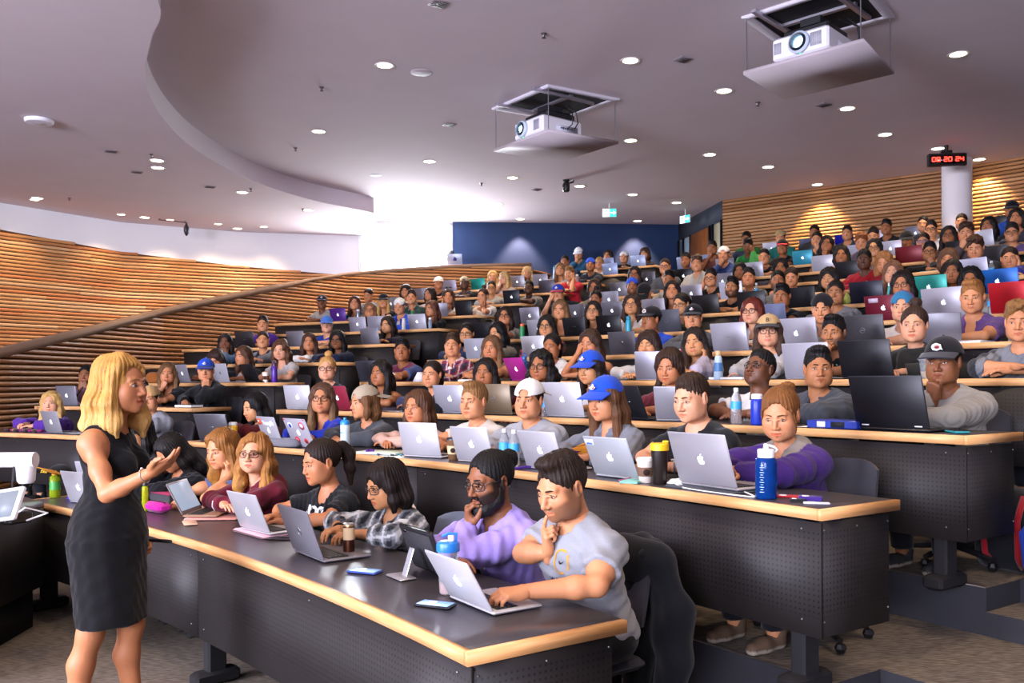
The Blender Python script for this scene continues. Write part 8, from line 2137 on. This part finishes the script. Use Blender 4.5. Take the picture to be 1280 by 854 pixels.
LT = [  # (x, y of the lid's middle, colour, emblem, label, kwargs)
 (669, 428, SILV, 'fruit', 'silver laptop before the glasses and red check shirt', {}), (780, 431, '#4c4a50', 'hp', 'dark grey laptop between long brown hair and pale sweatshirt', {}),
 (914, 424, '#85838c', 'bar', 'wide silver laptop in front of the red-haired person', dict(w=.37, d=.25)), (998, 417, '#86848c', 'fruit', 'large silver laptop right of the camel cap', dict(w=.38, d=.255)),
 (1081, 420, '#3b3a3e', 'ring', 'dark grey laptop right of the bearded person', dict(w=.36, d=.245)), (1172, 407, '#59575e', None, 'dark grey laptop behind the scarfed person', dict(yaw=20)),
 (606, 422, '#15151a', None, 'black laptop between navy top and long black hair', {}), (597, 436, '#8a8a94', 'fruit', 'silver laptop before the tied hair and navy top', {}),
 (308, 425, '#2c2a2e', 'bar', 'dark laptop by the slat wall, below the purple tee', dict(w=.36, d=.245)), (371, 425, '#58565c', None, 'grey laptop left of the light blue cap', {}),
 (675, 411, '#7c7a80', 'fruit', 'lower of two stacked-looking silver laptops beside the green bottle', {}), (664, 391, '#7d7b84', 'fruit', 'upper of two stacked-looking silver laptops beside the green bottle', {}),
 (719.8, 408.5, '#1c1c22', 'bar', 'dark laptop before the mustard top', {}), (763, 407, '#0e0e12', 'fruit', 'black laptop with glowing emblem, mid hall', dict(w=.34)),
 (835, 411, '#4a4b54', 'ring', 'dark slate laptop between the two black caps', dict(w=.36, d=.245)), (966, 393, '#6a7290', None, 'blue grey laptop before the thick haired black tee', {}),
 (1106.5, 397, '#6a1528', 'fruit', 'maroon laptop with a white sticker', dict(w=.34, stickers=[('sticker', lambda m, T_, w, d: m.prism([(-.13, .05), (-.04, .05), (-.04, .09), (-.13, .09)], .0008, '#b8a8b8', 'matte', T_))])),
 (1182, 390, '#86838b', 'fruit', 'large silver laptop behind the reddish haired person', dict(w=.37, d=.25)), (1269, 377, '#b01420', None, 'bright red laptop at the right frame edge', dict(w=.37, d=.25)),
 (464, 419, '#5d5b62', None, 'grey laptop in front of the floral dark top', {}), (448.6, 406, '#7c7a84', 'fruit', 'silver laptop left of the striped top', {}), (472.7, 404, '#6d6b74', None, 'silver laptop right of the striped top', dict(yaw=10)),
 (523, 402, '#8a8992', 'fruit', 'silver laptop before the royal blue jacket', {}), (424, 393, '#4a2078', 'fruit', 'purple laptop by the slat wall', {}),
 (720.7, 392, '#55545a', 'fruit', 'grey laptop behind the mustard top', {}), (767, 399, '#59575e', 'fruit', 'grey laptop above the black glowing one', {}), (763, 372, '#86848e', 'fruit', 'silver laptop hiding the dark top bun', {}),
 (819, 393, '#7c7a84', 'fruit', 'silver laptop in front of the bent black cap', {}), (866, 371, '#85838d', 'fruit', 'silver laptop between the bun and the black tees', {}),
 (884, 391, '#1e1c20', None, 'dark laptop left of the bearded black tee', dict(w=.36)), (941, 388, '#17171b', None, 'dark laptop right of the bearded black tee', dict(w=.36)),
 (1163, 367, '#2a9a8c', 'fruit', 'mint green laptop on the right', dict(w=.36)), (1249, 353, '#0f5aa8', 'fruit', 'bright blue laptop on the right', dict(w=.37)), (1085, 366, '#1c1d2c', None, 'navy laptop before the lime green top', dict(w=.36)),
 (1003, 373, '#15151a', None, 'black laptop before the grey top, right of centre', dict(w=.34)), (915.6, 372, '#9a99a6', None, 'pale laptop behind the bearded black tee', {}),
 (776, 361.6, '#5d5b62', 'fruit', 'grey laptop left of the backwards blue cap', {}), (856, 345, '#15161c', 'fruit', 'black laptop beside the pale grey hoodie', {}), (858, 333, '#8a93b0', 'fruit', 'pale blue lit laptop near the timber door', {}),
 (810, 349, '#55545a', 'fruit', 'grey laptop before the dark olive top', {}), (905, 350, '#77757e', 'fruit', 'grey laptop behind the hand over one eye', {}), (943, 337, '#8f8d98', 'fruit', 'silver laptop right of long dark hair', {}),
 (908, 334, '#6d6b74', 'fruit', 'grey laptop below the backwards white cap', {}), (884, 327, '#7a88a8', 'fruit', 'blue grey laptop before the rust top', {}), (928, 323, '#161a30', None, 'navy laptop before the bowed green top', {}),
 (966, 314, '#a09eaa', 'fruit', 'pale laptop left of the red brim', {}), (1005, 325, '#2a8aa0', 'fruit', 'sky blue laptop under the slat wall', {}), (1012, 307, '#4a4c66', None, 'slate laptop at the foot of the lit slats', {}), (1012, 313, '#131318', None, 'black laptop just below the slate one', {}),
 (1030, 333, '#8f8d96', None, 'grey laptop before dark brown top', {}), (1063, 337, '#17171d', None, 'black laptop before the dark red top', dict(w=.36)), (1057, 303, '#10149a', None, 'bright blue laptop high on the right', {}), (1075, 317, '#8a8a98', 'fruit', 'silver laptop left of the pale pink top', {}),
 (1100, 301, '#9a98a4', None, 'pale laptop under the middle of the right slats', {}), (1115, 311, '#8f8d99', 'fruit', 'silver laptop right of the pale pink top', {}), (1138, 319, '#6a0f1c', None, 'dark red laptop high on the right', dict(w=.36)),
 (1146, 295, '#6d6b78', 'fruit', 'grey laptop left of the dark glasses', {}), (1230, 296, '#a3a1ae', None, 'pale laptop below the long black hair at upper right', dict(yaw=-14)), (1201, 316, '#15161c', 'fruit', 'black laptop left of the looking down curls', {}),
 (1219, 332, '#9a98a8', None, 'pale lilac laptop right of centre top', dict(yaw=-10)), (1245, 316, '#3a383e', None, 'dark laptop by the water bottle, far right', {}), (1251, 277, '#141418', None, 'black laptop at the upper right corner', {}),
 (648, 352, '#86848e', 'fruit', 'silver laptop left of the blond blue top', {}), (677, 351, '#6d6b74', 'fruit', 'silver laptop right of the blond blue top', {}), (685, 359, '#4c4a58', None, 'slate laptop before the red tee', {}),
 (641, 371.5, '#131722', 'fruit', 'navy black laptop right of the pale grey sweater', {}), (563, 362, '#77768a', None, 'lilac grey laptop between the two caps by the slat wall', {}), (599, 360.6, '#0f8f84', None, 'teal laptop by the slat wall', {}), (581, 385, '#17171b', None, 'black laptop between sunglasses and top bun', {}),
 (548, 386, '#7c7a84', None, 'silver laptop behind chestnut hair', dict(yaw=24)), (527, 366, '#7d7b86', None, 'silver laptop behind the bottle green jacket', {}), (490, 377, '#77757e', 'fruit', 'silver laptop right of the black cap by the slats', {}),
 (764, 335.5, '#8f9ec0', 'fruit', 'pale blue lit laptop under the blue wall, lower', {}), (799, 325.5, '#9aa6c4', 'fruit', 'pale blue lit laptop under the blue wall, upper right', {}), (760, 326, '#8a93b4', None, 'small pale laptop before the bare shoulders', {}),
]
for (x, y, c, e, lab, kw) in LT:
 kw = dict(kw); k = auto_row(x, y); laptop(k, x, c, lab, e, **{**dict(tilt=14, w=.325, d=.225), **kw})
p = np.array((-1.20, 18.66, float(np.interp(-1.2, [q[0] for q in PAR[-5:]], [q[1] for q in PTOP[-5:]])))); laptop(13, 0, '#8a8fa0', 'silver laptop with a dark sticker on the low wall by the window', None, loc=(p[0], p[1] + .02, p[2], R_(175)), stickers=[('sticker', lambda m, T_, w, d: m.prism([(-.04, -.03), (.0, .05), (.05, .01), (.04, -.04)], .001, '#3a2a70', 'matte', T_))])
FL = [(552 + 0, 0)]
def rowbottle(k, x, *a, **kw): return flask(k, x, *a, **kw)
rowbottle(6, 653, 'green bottle with an orange top, mid hall', '#1f8a50', '#d8602a', .21, .034, loop=False)
rowbottle(6, 786, 'turquoise steel bottle before the round glasses', '#1f8fa8', '#1a7a94', .23, .034, loop=False)
rowbottle(6, 367, 'steel bottle with a violet lid, left block', '#a8a6ae', '#3a2a6a', .21, .033, mat='metal', loop=False)
rowbottle(7, 505, 'white bottle before the royal blue jacket', '#d8d4cc', '#cfcac2', .20, .032, loop=False)
rowbottle(7, 538, 'clear bottle before the chestnut hair', '#b8c4d8', '#e0e0e4', .19, .030, mat='tinted', loop=False)
rowbottle(8, 448, 'steel bottle before the teal top', '#8a8fa4', '#d8d8e0', .22, .034, mat='metal', loop=False)
rowbottle(8, 516, 'small bottle with an orange cap before the bottle green jacket', '#2a7a4a', '#d0602a', .18, .03, loop=False)
rowbottle(6, 1088, 'yellow labelled bottle with a dark cap left of the maroon laptop', '#a8b02a', '#1a2a5a', .20, .032, mat='tinted', loop=False, band='#c8c02a')
rowbottle(7, 1114, 'teal bottle with white lid beside the light brown hair', '#3a9a94', '#d8dede', .22, .034, loop=False)
water_bottle(6, 1240, 'clear water bottle right of the large silver laptop', .2, .2)
water_bottle(5, 1267, 'clear water bottle with a blue label at the right edge', .2, .21)
water_bottle(8, 1240, 'clear bottle with blue label far right by the deep blue top', .2, .2)
water_bottle(8, 946, 'clear water bottle beside the grey tee', .2, .2)
rowbottle(12, 694, 'pale blue tall bottle under the blue wall', '#9fc4d8', '#5a9ab8', .28, .038, taper=.8)
rowbottle(11, 722, 'bottle with pink liquid beside the red tee', '#c8a8b4', '#d8d8dc', .2, .03, mat='tinted', loop=False)
rowbottle(7, 799, 'violet bottle right of the backwards blue cap', '#5a2a78', '#8a3a78', .19, .032, loop=False)
rowbottle(9, 842, 'green and red bottle beside the wall end', '#2a7a5a', '#c03a3a', .19, .032, loop=False)
rowbottle(8, 765, 'black bottle standing at the aisle end, upper middle', '#17171b', '#222226', .20, .036, loop=True)
rowbottle(11, 1027, 'white bottle before ochre top, upper right', '#d8d4d0', '#e4e4e4', .18, .032, loop=False)
p = deskpoint(6, 735, .3);
p = deskpoint(5, 1205, .2); book(p, inward(p), 'open white ring binder before the purple v-neck', '#e4e2de', .34, .24, .02, name='ring_binder', cat='binder')
p = deskpoint(8, 722, .2); book(p, inward(p), 'open cream book beside the raised arm, upper aisle', '#e6dcb8', .3, .2, .02, name='open_book', cat='book')
p = deskpoint(9, 1170, .2); r = thing('paper_folder', 'turquoise folder under the black jacket arms', 'folder', p, inward(p)); MB().box((0, 0, .008), (.3, .22, .014), '#1a8aa8', 'plastic', None, .003).build('cover', r, 'auto'); MB().box((.2, 0, .006), (.1, .2, .011), '#d8b02a', 'matte').build('yellow_insert', r, False)
p = deskpoint(5, 850, .2); r = thing('white_boxed_kit', 'long white box with red and blue stripes, fifth row', 'box', p, inward(p)); MB().box((0, 0, .022), (.30, .08, .042), '#dcdce0', 'matte', None, .003).build('body', r, 'auto'); m = MB(); m.box((-.06, .0405, .022), (.05, .002, .04), '#b02030', 'matte'); m.box((-.12, .0405, .022), (.04, .002, .04), '#2030a0', 'matte'); m.build('stripes', r, False)
p = deskpoint(7, 1032, .35); soft_bag(p, inward(p), 'grey jacket heaped on the desk, right of centre', '#4a4844', (.34, .24, .14), 'jacket', 'jacket', None, 8, False)
# ------------------------------------------------------------------ chairs in view
for (k, x, l, kw) in ((1, 715, 'dark chair under the person in grey tee', dict(off=.90)), (1, 447, 'pale beige chair behind the black lettered tee', dict(col='#b9a78e', off=.88)), (1, 522, 'blue grey chair behind the check shirt', dict(col='#6a7080', off=.88)), (1, 249, 'violet grey chair left of the curly haired person', dict(col='#5a5568', off=.88)),
                      (2, 1010, 'dark chair behind the purple hoodie', dict(off=.72, yaw=-6)), (2, 200, 'dark chair behind the grey hoodie in the left block', dict(off=.71)), (3, 268, 'dark chair at the aisle end, third row left block', dict(off=.71)), (4, 357, 'dark chair at the aisle end, fourth row left block', dict(off=.71)), (5, 432, 'dark chair at the aisle end, fifth row left block', dict(off=.71)),
                      (3, 1190, 'dark chair under the crested cap', dict(off=.71)), (6, 500, 'dark chair at the aisle end, sixth row left block', dict(off=.71))):
 chair(k, x, l, **kw)
X, Y = plan(1, 724, .90); rz = inward((X, Y))
r = thing('jacket', 'black jacket draped over the back of the nearest chair', 'jacket', (X, Y, 0), rz)
f = Field((-.36, -.52, .05), (.36, -.05, 1.02), .010)
f.cap((-.15, -.29, .80), (.15, -.29, .80), .045, .045, k=.03)
for s in (-1, 1):
 f.chain([(s * .15, -.30, .79), (s * .17, -.325, .50), (s * .16, -.315, .16)], [.048, .055, .05], k=.09)
 f.chain([(s * .185, -.29, .79), (s * .235, -.32, .60), (s * .25, -.31, .40), (s * .235, -.30, .27)], [.04, .05, .046, .038], k=.06)
f.chain([(0, -.31, .79), (0, -.335, .45), (0, -.325, .16)], [.055, .058, .052], k=.12)
f.warp(wig(4, .009, 20))
V, Q = f.surface(); MB().add(V, Q, '#0f1116', 'cloth').build('shell', r, True)
f = Field((-.2, -.42, .70), (.2, -.16, .94), .009); f.chain([(-.12, -.25, .82), (-.10, -.33, .83), (0, -.355, .84), (.10, -.33, .83), (.12, -.25, .82)], [.03, .04, .045, .04, .03], k=.02); V, Q = f.surface(); MB().add(V, Q, '#14161b', 'cloth').build('collar', r, True)
p = np.array((*plan(3, 1272, .80), FK[2])); soft_bag(p, R_(120), 'black and red backpack on the step at the right edge', '#15151a', (.36, .28, .46), 'backpack', 'backpack', '#8a1420', 12)
p = np.array((*plan(3, 1326, .62), FK[2])); soft_bag(p, R_(100), 'dark blue bag behind the red backpack at the right edge', '#131f4a', (.32, .24, .40), 'backpack', 'backpack', '#1c2f80', 13)
p = np.array((*plan(1, 738, .62), 0)); soft_bag(p, R_(60), 'dark bag on the floor under the nearest chair', '#1d1b1e', (.40, .26, .22), 'backpack', 'backpack', '#3a3438', 14)
# ------------------------------------------------------------------ lectern with document camera
r = empty('lectern', (-3.45, 5.2, 0)); tag(r, 'black lectern at the left frame edge', 'lectern')
O_ = np.array((-3.45, 5.2, 0))
m = MB(); PL_ = [(-2.90, 4.2), (-3.0, 5.62), (-3.62, 6.25), (-4.6, 5.9), (-4.5, 4.2)]; m.prism([(x - O_[0], y - O_[1]) for x, y in PL_], .50, '#141214', 'paint', mat4(None, (0, 0, .25))); m.build('cabinet', r, False)
m = MB(); m.prism([((x - O_[0]) * 1.01, (y - O_[1]) * 1.01) for x, y in PL_], .03, '#2c2a2d', 'laminate', mat4(None, (0, 0, .75))); m.build('top', r, False)
m = MB(); m.prism([((x - O_[0]) * .9, (y - O_[1]) * .9) for x, y in PL_], .25, '#0d0c0d', 'matte'); m.build('plinth', r, False)
MB().box((.56, -.3, .60), (.012, .10, .02), '#2c2a2a', 'metal').build('pull_handle', r, 'auto')
p = on_z(-20, 640, .78); dcx, dcy = p
r = empty('document_camera', (-3.28, 5.05, .78)); tag(r, 'white document camera arm over the lectern', 'document camera')
zc = zat(25, 575, 5.3); xa = (-30 - 640) / F * 5.3 + 3.28; xb = (46 - 640) / F * 5.3 + 3.28;
MB().tube([(xa - .3, .25, zc - .78), (xb - .01, .25, zc - .78)], [.045, .046], '#e4e2e6', 'plastic', 18).build('arm', r, 'auto')
MB().lathe([(.040, -.13), (.050, -.115), (.055, -.04), (.05, .0)], '#e8e6ea', 'plastic', mat4(None, ((32 - 640) / F * 5.3 + 3.28, .25, zc - .79)), 22).build('camera_head', r, 'auto')
MB().lathe([(.02, -.15), (.030, -.135), (.034, -.12)], '#141416', 'gloss', mat4(None, ((32 - 640) / F * 5.3 + 3.28, .25, zc - .79)), 18).build('lens', r, 'auto')
MB().tube([(xa - .3, .25, zc - .78), (xa - .3, .2, .0)], .04, '#d8d6da', 'plastic', 14).build('column', r)
MB().box((xa - .1, .1, .02), (.55, .42, .04), '#d4d2d6', 'plastic', None, .015).build('base', r, 'auto')
MB().tube([((20 - 640) / F * 5.3 + 3.28, .22, zc - .82), ((26 - 640) / F * 5.3 + 3.28, .15, .1), ((18 - 640) / F * 5.3 + 3.28, .1, .03), ((2 - 640) / F * 5.3 + 3.28, .05, .02)], .006, '#1a1a1c', 'plastic', 8).build('lead', r)
pp = on_z(4, 640, .86)
r = thing('control_screen', 'small tilted touch screen on the lectern, cut by the frame edge', 'screen', ((6 - 640) / F * 4.75, 4.75, .78), R_(-25))
MB().box((0, 0, .105), (.22, .03, .19), '#dcdade', 'plastic', rotm(0, -28, -10), .008).build('case', r, 'auto'); MB().box((.0, -.018, .108), (.18, .004, .15), '#8a98a8', 'screen_lit', rotm(0, -28, -10)).build('display', r, False)
MB().box((0, .06, .03), (.10, .14, .06), '#1a1a1c', 'plastic', None, .01).build('stand', r, 'auto')
MB().tube([(.10, .05, .02), (.20, .1, .06), (.16, .0, .10), (.02, -.02, .02)], .005, '#c8c6c6', 'plastic', 6).build('lead', r)
